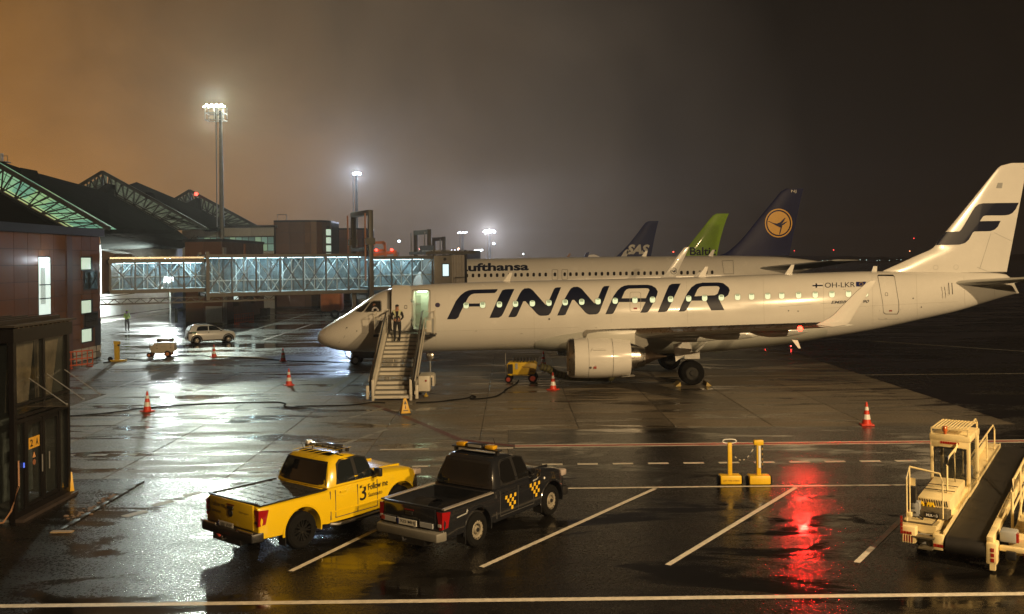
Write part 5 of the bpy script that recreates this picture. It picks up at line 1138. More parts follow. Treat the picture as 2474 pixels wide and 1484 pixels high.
# B: mid brown block
XB0, XB1, YB = -33.9, -30.1, 96.6
bB = thing('gate_block', 'brown gate tower behind the white car with narrow lit windows', 'building', (XB1, YB, 0))
Bx(MB().box(((XB0 + XB1) / 2, YB + 8, 4.3), (XB1 - XB0, 16, 8.6)), 'wall', M_core, bB); Bx(MB().box(((XB0 + XB1) / 2, YB + 8, 8.75), (XB1 - XB0 + .3, 16.4, .3)), 'roof_edge', M_blk, bB)
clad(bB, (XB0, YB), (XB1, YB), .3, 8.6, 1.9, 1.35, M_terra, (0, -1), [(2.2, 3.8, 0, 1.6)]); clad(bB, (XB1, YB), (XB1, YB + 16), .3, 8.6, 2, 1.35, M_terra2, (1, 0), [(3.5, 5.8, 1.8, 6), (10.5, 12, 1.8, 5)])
Bx(MB().box((XB1 - .85, YB - .05, 1.05), (1.7, .1, 1.7)), 'service_door', mat('door_white', (.38, .40, .39), .5, noise=.1), bB); Bx(MB().box((XB1 + .05, YB + .5, 4), (.3, .9, 8)), 'corner_post', M_grey, bB)
for y0, y1, z0, z1 in ((4.0, 5.4, 2.4, 5.6), (10.8, 11.8, 2.6, 4.6)): Bx(MB().box((XB1 + .05, YB + (y0 + y1) / 2, (z0 + z1) / 2), (.08, y1 - y0, z1 - z0)), 'window', M_lw2, bB)
Bx(MB().box((XB1 + .1, YB + 8, 5.5), (.12, .6, 6)), 'orange_fin', mat('orange_panel', (.30, .11, .03), .5), bB)
Bx(MB().box((XB1 + .4, YB + 15, .5), (.9, 1.6, .9)), 'plinth', M_blk, bB)
Bx(MB().box((XB0 - .9, YB - .2, 1.0), (.2, .3, 1.5)), 'bollard', M_blk, bB)
# long pale building with a window strip
YL = 130; a, b_ = at(440, 551, YL), at(662, 549, YL); LX0, LX1 = a.x, b_.x
bL = thing('concourse', 'long pale concourse with a strip of dim green windows behind the tall light mast', 'building', (LX1, YL, 0))
Bx(MB().box(((LX0 + LX1) / 2, YL + 6, a.z / 2), (LX1 - LX0, 12, a.z)), 'wall', M_core, bL); Bx(MB().box(((LX0 + LX1) / 2, YL + 5.8, a.z + .1), (LX1 - LX0 + .5, 12.6, .3)), 'roof_edge', M_blk, bL)
zw0, zw1 = at(560, 608, YL).z, at(560, 573, YL).z; xw0 = at(478, 590, YL).x
clad(bL, (LX0, YL), (LX1, YL), 0, a.z, 3.1, 1.2, M_wh, (0, -1), [(xw0 - LX0, 99, zw0, zw1)])
nw = 12
for k in range(nw):
    x0, x1 = xw0 + (LX1 - xw0) * k / nw, xw0 + (LX1 - xw0) * (k + 1) / nw
    f = Bx(MB().box(((x0 + x1) / 2, YL - .03, (zw0 + zw1) / 2), (x1 - x0, .1, zw1 - zw0)), 'window', M_blk, bL)
    for j in range(2):
        h = (zw1 - zw0) / 2; mm = mat('concourse_glass_%d' % ((k * 7 + j * 3) % 4), (.1, .16, .14), .15, emit=[(.05, .09, .075), (.10, .17, .13), (.16, .24, .14), (.03, .055, .05)][(k * 7 + j * 3) % 4], es=1)
        Bx(MB().box(((x0 + x1) / 2, YL - .1, zw0 + h * (j + .5)), (x1 - x0 - .12, .04, h - .12)), 'pane', mm, f)
for dx in (0, .5): Bx(MB().tube([(at(466, 572, YL).x + dx, YL - .5, at(466, 590, YL).z), (at(466, 572, YL).x + dx, YL - .5, at(466, 575, YL).z), (at(466, 572, YL).x + dx + .3, YL - .1, at(466, 570, YL).z)], .05, 6), 'roof_ladder', M_blk, bL)
# C, D: rounded towers
def tower(xl, xr, ytop, Y, label, lit, zt_=None):
    a, b_ = at(xl, ytop, Y), at(xr, ytop, Y); w = b_.x - a.x; t = thing('gate_tower', label, 'building', ((a.x + b_.x) / 2, Y, 0)); cr_ = w * .42; H_ = a.z; plan = [(a.x, Y)] + [(b_.x - cr_ + cr_ * math.sin(R(q)), Y + cr_ - cr_ * math.cos(R(q))) for q in range(0, 91, 15)] + [(b_.x, Y + 9), (a.x, Y + 9)]
    Bx(MB().loft([[(x, y, 0) for x, y in plan], [(x, y, H_) for x, y in plan]]), 'wall', M_core, t); Bx(MB().loft([[(x, y, H_) for x, y in plan], [(x, y, H_ + .25) for x, y in plan]]), 'roof_edge', M_blk, t)
    clad(t, plan[0], plan[1], .2, H_, 2.0, 1.4, M_terra, (0, -1))
    for i in range(1, 7):
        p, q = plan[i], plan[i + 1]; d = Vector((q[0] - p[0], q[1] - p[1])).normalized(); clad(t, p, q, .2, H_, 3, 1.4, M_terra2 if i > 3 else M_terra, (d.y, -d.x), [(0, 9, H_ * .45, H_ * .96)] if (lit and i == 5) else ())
        if lit and i == 5:
            for z in range(5): Bx(MB().box(((p[0] + q[0]) / 2 + .1, (p[1] + q[1]) / 2 - .1, H_ * (.5 + z * .095)), (.5, 1.0, H_ * .07)), 'window', M_lw, t)
    MB_ = MB().tube([(a.x + .3, Y + 1, H_), (a.x + .3, Y + 1, H_ + 1.1), (a.x + 1.6, Y + 1, H_ + 1.1), (a.x + 1.6, Y + 1, H_)], .07, 6); Bx(MB_, 'roof_ladder', M_grey, t)
tower(661, 790, 537, 131, 'large rounded brown tower behind the jet bridge with a strip of lit windows', True)
tower(786, 884, 555.5, 152, 'smaller rounded brown tower half hidden behind the larger one', False)
# dark low buildings and vehicles seen under the bridge
for (x0, x1, y0, y1, Y, m, lab) in ((774, 812, 721, 733, 118, mat('trailer_red', (.20, .05, .03), .5, noise=.3), 'red and white equipment trailer under the jet bridge'), (1085, 1160, 605, 624, 260, M_core, 'low dark hangar far beyond the jet bridge cab')):
    a, b_ = at(x0, y1, Y), at(x1, y0, Y); z0 = 0; t = thing('trailer' if Y < 200 else 'hangar', lab, 'trailer' if Y < 200 else 'building', (a.x, Y, 0))
    Bx(MB().box(((a.x + b_.x) / 2, Y + 1.5, (b_.z + .5) / 2), (b_.x - a.x, 3, b_.z - .5)), 'body', m, t, bevel=.05)
    if Y < 200:
        for k in (.2, .8): wheel_mb((( b_.x - a.x) * k, 0, .4), .4, .3, (0, 1, 0)).build('tyre', M_dark, t)
        Bx(MB().box(((a.x + b_.x) / 2, Y - .03, b_.z * .55), (.8, .05, .5)), 'white_plate', M_rf, t)

# ================================================================== OTHER AIRLINERS
def simple_fus(par, Yc, topf, botf, x0, x1, hwid, n=48, m=M_white, step=1.2, tail=9):
    rings = []
    for x in np.arange(x0, x1 + .01, step):
        t_, b_ = topf(x), botf(x); k = min(1, max(.03, (t_ - b_) / (2 * hwid))) * hwid
        rings.append([(x, Yc - k * math.cos(a), (t_ + b_) / 2 + (t_ - b_) / 2 * math.sin(a)) for a in [2 * math.pi * q / n for q in range(n)]])
    return Bx(MB().loft(rings), 'fuselage', m, par, smooth=True)
YH = 80
lh = thing('airliner', 'second white airliner behind the first, dark tail with a crane in a yellow circle', 'airliner', (0, YH, 0))
tH = interp([(-14, 6.1), (-10, 6.42), (-6, 6.45)] + [(at(*r7(p), YH).x, at(*r7(p), YH).z) for p in ((400, 684), (730, 682), (1200, 676), (1780, 686), (2060, 712), (2200, 732), (2290, 757))])
bH = interp([(-14, 2.6), (-10, 2.32), (10, 2.32)] + [(at(*r7(p), YH).x, z) for p, z in (((1000, 900), 2.32), ((1350, 0), 2.75), ((1700, 0), 3.9), ((2060, 0), 5.1), ((2290, 760), 5.75))])
xH = at(*r7((2290, 757)), YH).x
simple_fus(lh, YH, tH, bH, -13.5, xH, 2.0, 64, step=.5)
def onlh(p, off=.02):
    Y = YH - 1.9
    for _ in range(5):
        q = at(p[0], p[1], Y); t_, b_ = tH(q.x), bH(q.x); k = min(1, max(.03, (t_ - b_) / 4)) * 2.0; s_ = min(1, abs((q.z - (t_ + b_) / 2) / ((t_ - b_) / 2))); Y = YH - k * math.sqrt(max(0, 1 - s_ * s_))
    q = at(p[0], p[1], Y); s_ = (q.z - (tH(q.x) + bH(q.x)) / 2) / ((tH(q.x) - bH(q.x)) / 2); s_ = max(-1, min(1, s_))
    return Vector((q.x, Y - off, q.z + off * s_))
M_lhw = mat('cabin_window_dark', (.02, .017, .016), .15)
for i, x in enumerate([177, 218, 258, 299, 338, 378, 419, 458, 500, 540, 581, 621, 661, 701] + [865, 905, 948, 993, 1034, 1074, 1114, 1155, 1197, 1237, 1277, 1317, 1357, 1398, 1439, 1480] + [1602, 1643, 1684, 1725, 1766, 1806] + [762, 827]):
    y = 482 - (x - 175) * .0132; Bx(flat([[r5(p) for p in rrect(x, y, 17, 25, 7)]], lambda u, v: onlh((u, v)), None, 3), 'window', M_lhw, lh)
def fdl(pts, w, name, par, fn, m=M_seam, off=.03): return frame_decal([r5(p) for p in pts], w, name, m, fn=fn, off=off, parent=par)
fdl(rrect(762, 476, 40, 68, 8), .6, 'door', lh, onlh); fdl(rrect(827, 475, 40, 68, 8), .6, 'door', lh, onlh); fdl(((1870, 385), (1945, 381), (1950, 470), (1884, 472)), .7, 'rear_door', lh, onlh)
Bx(text('Lufthansa', quadpx(onlh, r5((128, 456)), r5((588, 448)), r5((128, 402))), 4, bold=.035), 'lettering', M_navy, lh)
def tail(par, Yc, LE, TE, fwin, m, thick=.22):
    zs = [at(*fwin(p), Yc) for p in LE]; ts = [at(*fwin(p), Yc) for p in TE]; l = interp([(q.z, q.x) for q in zs]); t_ = interp([(q.z, q.x) for q in ts]); z0, z1 = zs[0].z, zs[-1].z; rings = []
    for z in np.linspace(z0, z1, 24):
        a, b_ = l(z), t_(z); X = [a + (b_ - a) * c for c in FSH]; th = lambda x: thick * min(1, (max(0, x - a) / 1.2)) ** .5 * min(1, max(0, b_ - x) / 2 + .05)
        rings.append([(x, Yc - th(x), z) for x in X] + [(x, Yc + th(x), z) for x in reversed(X[1:-1])])
    o = Bx(MB().loft(rings), 'fin', m, par, smooth=True, auto=.9); return o, (lambda p, off=.05: at(p[0], p[1], Yc - thick - off))
M_lht = mat('midnight_blue_paint', (.010, .014, .070), .5, noise=.1); M_yel = mat('crane_yellow', (.72, .38, .02), .3, coat=.5)
fin2, onf = tail(lh, YH, [(1200, 684), (1290, 655), (1365, 600), (1440, 530), (1600, 336), (1760, 142), (1840, 45), (1858, 30), (1885, 24)], [(1912, 700), (1923, 640), (1945, 530), (1970, 405), (2005, 240), (2030, 120), (2047, 50), (2053, 30), (2056, 22)], r7, M_lht)
C_ = (1812, 360); circ = lambda r_, n=36: [r7((C_[0] + r_ * .97 * math.cos(2 * math.pi * k / n), C_[1] + r_ * 1.02 * math.sin(2 * math.pi * k / n))) for k in range(n)]
Bx(flat([circ(138), circ(126)], lambda u, v: onf((u, v))), 'emblem_ring', M_yel, lh); Bx(flat([circ(113)], lambda u, v: onf((u, v))), 'emblem_disc', M_yel, lh)
crane = [(1703, 342), (1722, 342), (1765, 360), (1795, 365), (1828, 352), (1868, 312), (1880, 308), (1862, 345), (1840, 370), (1875, 350), (1900, 345), (1868, 372), (1842, 388), (1835, 405), (1790, 385), (1745, 358)]
Bx(flat([[r7(p) for p in crane]], lambda u, v: onf((u, v), .08)), 'emblem_crane', M_lht, lh); Bx(flat([[r7(p) for p in ((1836, 385), (1848, 390), (1826, 470), (1818, 470))]], lambda u, v: onf((u, v), .08)), 'emblem_crane', M_lht, lh)
Bx(text('NJ', quadpx(onf, r7((1935, 68)), r7((1985, 68)), r7((1935, 36)))), 'registration', M_rf, lh)
ts = at(*r7((1612, 806)), YH - 1.6)
for s_ in (1, -1):
    sc_ = [(ts.x + 4.6 * k, ts.x + 5.0 + 4.6 * k - 2.6 * k, YH - s_ * (1.2 + 5 * k), ts.z + .65 * k, .34 - .2 * k) for k in (0, .3, .7, 1)]; Bx(MB().loft(wing_rings(sc_)), 'tailplane', M_grey, lh, smooth=True, auto=.9)
for s_ in (1, -1):
    sc_ = [(3 + 9.5 * k, 3 + 9.5 * k + 6.6 - 5 * k, YH - s_ * (1.5 + 15 * k), 3.0 + 1.6 * k, .7 - .5 * k) for k in (0, .25, .5, .75, 1)]; Bx(MB().loft(wing_rings(sc_)), 'wing', M_grey, lh, smooth=True, auto=.9)
YS = YH - 16.6; shk = [(1462, 500), (1500, 462), (1560, 372), (1622, 294), (1658, 290), (1604, 400), (1560, 500)]
o = Bx(MB().prism([at(*r5(p), YS) for p in shk], (0, .1, 0)), 'winglet', M_white, lh, bevel=.03)
frame_decal([r5(p) for p in rrect(1551, 451, 42, 44, 21, 5)], 1.0, 'winglet_emblem', M_navy, fn=lambda p, o_: at(p[0], p[1], YS - .02), parent=lh)
Bx(flat([[r5(p) for p in ((1534, 446), (1550, 450), (1566, 440), (1562, 452), (1570, 452), (1553, 462))]], lambda u, v: at(u, v, YS - .03)), 'winglet_crane', M_navy, lh)
for p in ((1345, 352), (1790, 345)): b_ = at(*r5(p), YH) - Vector((0, 0, .1)); Bx(MB().prism([b_ + Vector((-.3, 0, -.2)), b_ + Vector((.2, 0, -.2)), b_ + Vector((.45, 0, .55)), b_ + Vector((.25, 0, .55))], (0, .06, 0)), 'antenna', M_white, lh)
gear_ = lambda x, y, r_: Bx(wheel_mb((x, y, r_), r_, .5), 'tyre', M_dark, lh, smooth=True)
for y in (YH - 3.4, YH + 3.4): gear_(9.5, y, .6); Bx(MB().tube([(9.5, y, .6), (9.3, y, 2.8)], .18, 10), 'gear_leg', M_grey, lh)
gear_(-8, YH, .4); Bx(MB().tube([(-8, YH, .4), (-8, YH, 2.5)], .14, 10), 'gear_leg', M_grey, lh)
for yc in (YH - 5.9, YH + 5.9): Bx(MB().lathe((2.6, yc, 2.0), (1, 0, 0), [(0, .95), (.1, 1.05), (1.6, 1.15), (3, 1.0), (3.3, .6), (4.2, .3)], 32), 'engine', M_white, lh, smooth=True)
M_lht.node_tree.nodes['Principled BSDF'].inputs['Specular IOR Level'].default_value = .25
# green tail
M_grn = mat('lime_paint', (.42, .75, .03), .45, coat=.2, noise=.08); YG = 126
ga = thing('airliner', 'airliner with a lime green tail lettered in black, behind the second white fuselage', 'airliner', (0, YG, 0))
gf, ong = tail(ga, YG, [(840, 700), (930, 590), (1000, 500), (1080, 400), (1160, 300), (1180, 280), (1205, 268)], [(1206, 700), (1226, 600), (1250, 500), (1278, 400), (1312, 300), (1322, 278), (1331, 263)], r7, M_grn)
Bx(text('Baltic', quadpx(ong, r7((948, 674)), r7((1203, 672)), r7((948, 596))), 2, bold=.02), 'lettering', M_navy, ga)
x_ = at(*r7((1000, 690)), YG).x
simple_fus(ga, YG, interp([(x_ - 30, 5.2), (x_ - 28, 6.0), (x_ + 6, 6.0), (x_ + 11, 5.4)]), interp([(x_ - 30, 4.2), (x_ - 28, 2.4), (x_ - 4, 2.4), (x_ + 11, 5.0)]), x_ - 30, x_ + 10.8, 1.8)
sc_ = [(x_ - 14 + 8 * k, x_ - 14 + 8 * k + 5 - 3.4 * k, YG - 1.5 - 15 * k, 3.0 + 1.5 * k, .6 - .4 * k) for k in (0, .5, 1)]; Bx(MB().loft(wing_rings(sc_)), 'wing', M_white, ga, smooth=True)
for x in (x_ - 10, x_ - 26): Bx(wheel_mb((x, YG, .5), .5, .5), 'tyre', M_dark, ga); Bx(MB().tube([(x, YG, .5), (x, YG, 2.7)], .15, 8), 'gear_leg', M_grey, ga)
# dark blue tail
M_sas = mat('dark_blue_paint', (.010, .020, .14), .5); YB_ = 155
sa = thing('airliner', 'airliner with a dark blue tail lettered in white, leftmost of the far tails', 'airliner', (0, YB_, 0))
sf, ons = tail(sa, YB_, [(215, 700), (290, 630), (360, 555), (440, 455), (500, 375), (525, 348), (545, 341)], [(566, 700), (585, 600), (604, 500), (622, 420), (636, 360), (641, 345), (643, 338)], r7, M_sas)
Bx(text('SAS', quadpx(ons, r7((330, 664)), r7((556, 664)), r7((330, 568))), 2, shear=.35, bold=.05), 'lettering', M_rf, sa)
Bx(flat([[r7(p) for p in ((275, 690), (305, 640), (330, 618), (362, 618), (330, 690))]], lambda u, v: ons((u, v))), 'lettering', M_rf, sa)
x_ = at(*r7((400, 690)), YB_).x
simple_fus(sa, YB_, interp([(x_ - 30, 5.2), (x_ - 28, 6.1), (x_ + 6, 6.1), (x_ + 11, 5.4)]), interp([(x_ - 30, 4.2), (x_ - 28, 2.3), (x_ - 4, 2.3), (x_ + 11, 5.0)]), x_ - 30, x_ + 10.8, 1.9)
for q_, m_, nm in (([(840, 358), (852, 335), (868, 335), (858, 358)], mat('orange_winglet', (.4, .2, .1), .4), 'winglet'), ([(955, 358), (970, 330), (990, 324), (982, 358)], M_sas, 'winglet'), ([(978, 358), (990, 345), (1020, 342), (1050, 350), (1060, 358)], M_white, 'nacelle_top')):
    Bx(MB().prism([at(*r5(p), YB_ - 14) for p in q_], (0, .3, 0)), nm, m_, sa)
for x in (x_ - 10, x_ - 26): Bx(wheel_mb((x, YB_, .5), .5, .5), 'tyre', M_dark, sa); Bx(MB().tube([(x, YB_, .5), (x, YB_, 2.7)], .15, 8), 'gear_leg', M_grey, sa)

# ================================================================== LIGHT MASTS AND FAR LAMPS
M_pole = mat('galvanised_pole', (.17, .18, .175), .45, .3, noise=.15, nscale=.6)
def mast(label, xh, yh, xb, Y, watts, col, n, wpx, es, aim, r_=.5, cage=True, group='floodlight masts', cone=150):
    h, b_ = at(xh, yh, Y), at(xb, 640, Y); px = FP / Y; t = thing('light_mast', label, 'light mast', (b_.x, Y, 0), 0, group)
    H_ = h.z; rp = max(.16, 7.0 / px) * (1.55 if cage else 1.1); Bx(MB().lathe((b_.x, Y, 0), (0, 0, 1), [(0, rp * .5 * 1.25), (H_ * .5, rp * .5), (H_ - .6, rp * .32)], 16, True), 'pole', M_pole, t, smooth=True)
    Bx(MB().tube([(b_.x - rp * 1.1, Y, 2), (b_.x - rp * 1.0, Y, H_)], rp * .13, 6), 'cable_pipe', M_pole, t)
    W_ = wpx / px; fm = mat('floodlight_lens_%d' % int(Y), (1, 1, 1), .3, emit=col, es=es)
    for k in range(n):
        x = h.x - W_ / 2 + W_ * (k + .5) / n; dz = .25 * (k % 2) * (W_ / 3.2)
        hd_ = Bx(MB().box((x, Y + .15, H_ + dz), (W_ / n * .8, .25, W_ / n * .65)), 'floodlight', M_blk, t); Bx(MB().box((x, Y - .0, H_ + dz), (W_ / n * .72, .06, W_ / n * .55)), 'lens', fm, hd_)
    Bx(MB().bar((h.x - W_ / 2, Y + .3, H_ - .1), (h.x + W_ / 2, Y + .3, H_ - .1), .1), 'crossarm', M_pole, t)
    if cage:
        x0, x1, z0, z1 = at(497, 0, Y).x, at(541, 0, Y).x, at(500, 292, Y).z, H_
        for z in (z0, (z0 + z1) / 2): Bx(MB().tube([(x0, Y - .8, z), (x1, Y - .8, z), (x1, Y + .8, z), (x0, Y + .8, z), (x0, Y - .8, z)], .05, 6), 'cage_rail', M_metal, t)
        for x in (x0, x1, (x0 + x1) / 2):
            for y in (-.8, .8): Bx(MB().tube([(x, Y + y, z0), (x, Y + y, z1)], .05, 6), 'cage_post', M_metal, t)
    if watts: lamp('floodlight_beam', (h.x, Y - .9, H_ - .1), aim, watts, col, r_, cone, .35)
mast('tallest light mast with a caged cluster of white floodlights, left', 517, 258, 537, 128, 47000, (.86, 1, .84), 9, 52, 90, (40, 40, 0), 1.3, cone=92)
mast('slender light mast with one blue-white floodlight, right of the tallest mast', 862, 420, 863, 227, 90000, (.55, .72, 1), 3, 20, 260, (-8, 45, 0), 1.2, cage=False)
mast('distant light mast with a wide white floodlight crown above the far fuselage', 1182, 560, 1183, 420, 220000, (.72, .80, 1), 7, 28, 230, (0, 80, 0), 1.5, cage=False)
mast('faint distant mast with a flat row of lamps, left of the wide crown', 1117, 563, 1118, 700, 0, (.75, .85, 1), 6, 24, 14, None, cage=False)
mast('low distant row of lamps just above the jet bridge cab', 1097, 607, 1098, 800, 0, (.8, .85, 1), 6, 24, 20, None, cage=False)
mast('low distant row of lamps left of the wide crown mast', 1155, 606, 1156, 800, 0, (.8, .85, 1), 6, 24, 20, None, cage=False)
pos = at(409, 675, 100.5)
t = thing('wall_floodlight', 'bright white floodlight shining behind the jet bridge glass, low over the far apron', 'floodlight', (pos.x, pos.y, 0))
Bx(MB().box(pos, (1.1, .25, .7)), 'floodlight_head', M_blk, t); Bx(MB().box(pos - Vector((0, .16, 0)), (.95, .06, .58)), 'lens', mat('wall_flood_lens', (1, 1, 1), .3, emit=(.82, .92, 1), es=60), t); Bx(MB().tube([(pos.x, pos.y + .2, 0), (pos.x, pos.y + .2, pos.z)], .07, 8), 'pole', M_pole, t)
lamp('wall_floodlight_beam', pos - Vector((0, .5, 0)), (-44, 96, 2.5), 75000, (.86, .96, .92), .4, 165, .3)
fls = [((964, 583), 5.5, (.7, .9, 1), 45, 'round white lamp glowing in the fog right of the slender mast'), ((1054, 576), 3.5, (.6, .7, 1), 60, 'blue-white lamp beside the third lift frame'), ((1193, 589), 5, (.7, .8, 1), 70, 'white lamp cluster right of the wide crown mast'),
       ((1014, 602), 3, (1, .25, .18), 30, 'red lamp at the foot of the third lift frame'), ((1108, 601), 4, (1, .4, .25), 30, 'orange red lamp over the bridge cab roof'), ((1157, 612), 5, (1, .55, .4), 30, 'reddish lamp on the ground left of the wide crown mast'),
       ((1185, 612), 2.6, (1, .6, .4), 30, 'small orange lamp at the foot of the wide crown mast'), ((1264, 614), 3.2, (.75, .9, 1), 30, 'single white lamp on the horizon above the far fuselage'), ((1627, 609), 2.6, (1, .08, .05), 22, 'single red lamp left of the pair between the far tails'),
       ((1655, 604), 2.6, (1, .08, .05), 22, 'left lamp of the red pair between the far tails'), ((1661, 604), 2.6, (1, .08, .05), 22, 'right lamp of the red pair between the far tails'), ((1919, 606), 2.2, (.9, .05, .05), 10, 'dim red lamp just right of the dark tail'),
       ((2014, 604), 2.4, (.9, .05, .05), 14, 'dim red lamp over the far right field'), ((2208, 576), 2.2, (.9, .05, .05), 10, 'high red lamp left of the near tail fin'), ((2198, 607), 2.2, (1, .35, .15), 14, 'orange lamp left of the near tail fin'), ((1849, 841), 2.4, (1, .05, .04), 30, 'red ground light left under the near wing tip'), ((1911, 841.5), 2.8, (1, .05, .04), 40, 'red ground light right under the near wing tip')]
for i, (p, s_, c, e, lab) in enumerate(fls):
    Y = 600 if p[1] < 700 else None; pos = at(p[0], p[1], 600) if Y else gr(*p) + Vector((0, 0, .15)); rr = s_ / 2 * pos.y / FP
    t = thing('distant_lamp', lab, 'lamp', (pos.x, pos.y, 0)); Bx(MB().sphere(pos, rr, 8), 'lens', mat('far_lamp_%d' % i, c, .3, emit=c, es=e * .45), t)
    if Y: Bx(MB().tube([(pos.x, pos.y + rr, 0), (pos.x, pos.y + rr, pos.z)], .12, 5), 'pole', M_pole, t)
tw = MB()
for k in range(26):
    pos = at(1905 + k * 16 + random.uniform(-6, 6), 628 + random.uniform(-1.5, 2.5), 900); tw.sphere(pos, .22 + random.random() * .25, 6)
o = tw.build('runway_lights', mat('runway_lamp', (.8, 1, .9), .3, emit=(.7, 1, .85), es=1.6)); tag(o, 'scattered dim white lights of the far airfield along the horizon', 'runway lights', kind='stuff')
# dark tree line on the horizon
tl = MB(); pr = []
for k in range(160): pr.append((-900 + k * 14, 1500, 6 + 3 * random.random() + 3 * math.sin(k * .21)))
tl.add([(x, y, z) for x, y, z in pr] + [(x, y, -1) for x, y, z in pr] + [(x, y + 60, z * .9) for x, y, z in pr], [(k, k + 1, k + 161, k + 160) for k in range(159)] + [(k, k + 1, k + 321, k + 320) for k in range(159)])
o = tl.build('far_wood', mat('night_foliage', (.03, .035, .025), .9, noise=.4)); tag(o, 'dark wooded horizon', None, kind='stuff')

t = thing('rooftop_camera_pole', 'small railed platform on a pole rising above the roof at the far left edge', 'service platform', at(6, 400, 90)); q = at(6, 392, 90)
Bx(MB().tube([(q.x, 90, 8), (q.x, 90, q.z)], .08, 6), 'pole', M_pole, t); Bx(MB().box((q.x - .1, 90, q.z), (1.3, 1, .08)), 'deck', M_pole, t); Bx(MB().box((q.x - .2, 90, q.z + .45), (.4, .4, .8)), 'housing', M_rf, t)
for x in (-.7, .5): Bx(MB().tube([(q.x + x, 90, q.z), (q.x + x, 90, q.z + .6)], .03, 5), 'rail_post', M_pole, t)
Bx(MB().tube([(q.x - .7, 90, q.z + .6), (q.x + .5, 90, q.z + .6)], .03, 5), 'top_rail', M_pole, t)

# the terminal the photograph is taken from: a dark facade behind the viewpoint
tf = thing('terminal_facade', 'dark terminal facade behind the viewpoint, outside the picture', 'building', (0, -14, 0))
Bx(MB().box((0, -17, 7), (150, 6, 14)), 'wall', M_core, tf)
for k in range(24): Bx(MB().box((-69 + k * 6, -13.95, 6), (4.6, .1, 3.2)), 'window', M_glass, tf)
# ================================================================== GLASS ENTRANCE KIOSK (left foreground)
XK, YK0, YK1 = -12.15, 22.6, 25.35
M_kf = mat('kiosk_frame', (.006, .005, .005), .35); M_kg = mat('kiosk_glass', (.02, .024, .024), .05, alpha=.30, coat=.6); M_kb = mat('kiosk_blind', (.34, .30, .22), .6, noise=.7, nscale=1.1)
kk = thing('glass_kiosk', 'dark framed glass entrance kiosk with double doors and a 2A sign, at the left edge', 'kiosk', (XK, YK1, 0))
ZT, ZM = 4.36, 2.50; YM = (YK0 + YK1) / 2
Bx(MB().box((XK - 3, YM, ZT + .17), (6.2, YK1 - YK0 + .25, .34)), 'roof_fascia', M_kf, kk)
for k in range(14): Bx(MB().box((XK - .28 - k * .44, YM, ZT + .47 + .0 * k), (.08, YK1 - YK0 + .3, .10)), 'roof_slat', mat('roof_slat', (.02, .017, .016), .5), kk)
for k in range(12): Bx(MB().box((XK + .06, YK0 + .1 + k * .235, ZT + .37), (.10, .05, .07)), 'roof_clip', mat('roof_clip', (.12, .09, .06), .5), kk)
Bx(MB().box((XK - 3, YM, ZT + .40), (6.35, YK1 - YK0 + .45, .05)), 'roof_cap', mat('roof_cap', (.03, .026, .022), .4), kk)
def kpost(y, z0, z1, w=.12, x=XK): Bx(MB().box((x, y, (z0 + z1) / 2), (.12, w, z1 - z0)), 'post', M_kf, kk)
for y in (YK0, YK1 - .03): kpost(y, 0, ZT, .14)
kpost(24.02, ZM, ZT, .10)
for y in (23.06, 24.80): kpost(y, 0, ZM, .09)
kpost(23.93, .2, 2.36, .07)
for z, h in ((.11, .22), (2.41, .10), (ZM + .03, .08), (ZM + .32, .06)): Bx(MB().box((XK, YM, z), (.13, YK1 - YK0, h)), 'rail', M_kf, kk)
for (a, b_) in ((YK0 + .07, 23.97), (24.07, YK1 - .1)):
    Bx(MB().box((XK, (a + b_) / 2, (ZM + .35 + ZT) / 2), (.02, b_ - a, ZT - ZM - .36)), 'glass_pane', M_kg, kk); Bx(MB().box((XK, (a + b_) / 2, ZM + .18), (.02, b_ - a, .22)), 'glass_pane', M_kg, kk)
    Bx(MB().loft([[(XK - .30 - .10 * math.sin(3 * t_ + a), a + (b_ - a) * t_, ZM + .15) for t_ in np.linspace(0, 1, 9)], [(XK - .22 - .06 * math.sin(5 * t_ + b_), a + (b_ - a) * t_, ZT) for t_ in np.linspace(0, 1, 9)]], False, False), 'blind', M_kb, kk, smooth=True)
for (a, b_) in ((YK0 + .07, 23.01), (24.85, YK1 - .1)): Bx(MB().box((XK, (a + b_) / 2, 1.30), (.02, b_ - a, 2.14)), 'glass_pane', M_kg, kk)
for i, (a, b_) in enumerate(((23.11, 23.89), (23.97, 24.75))):
    mb = MB()
    for y in (a + .04, b_ - .04): mb.box((XK + .02, y, 1.28), (.06, .08, 2.12))
    for z in (.28, 2.30): mb.box((XK + .02, (a + b_) / 2, z), (.06, b_ - a - .16, .10))
    d = Bx(mb, 'door', M_kf, kk); Bx(MB().box((XK + .02, (a + b_) / 2, 1.28), (.02, b_ - a - .16, 1.94)), 'pane', M_kg, d)
    yh = b_ - .14 if i == 0 else a + .14; Bx(MB().tube([(XK + .12, yh, .98), (XK + .12, yh, 1.42)], .018, 8), 'door_handle', M_steel, d)
    if i == 0:
        for j, ch_ in enumerate('2A'):
            y0_ = a + .13 + j * .27
            Bx(MB().box((XK + .045, y0_ + .12, 1.78), (.01, .25, .28)), 'sign_plate', mat('sign_amber', (.60, .33, .04), .5), d)
            Bx(text(ch_, lambda u, v: (XK + .054, y0_ + .05 + u * .13, 1.69 + v * .18), bold=.02), 'sign_letter', M_blk, d)
        Bx(MB().prism([(XK + .045, a + .30, 1.40), (XK + .045, a + .44, 1.40), (XK + .045, a + .37, 1.54)], (.01, 0, 0)), 'warning_sticker', mat('sticker', (.55, .28, .12), .5), d)
        Bx(MB().lathe((XK + .045, a + .37, 1.28), (1, 0, 0), [(0, .07), (.01, .07)], 14, True), 'round_sticker', mat('sticker_dim', (.25, .1, .05), .5), d)
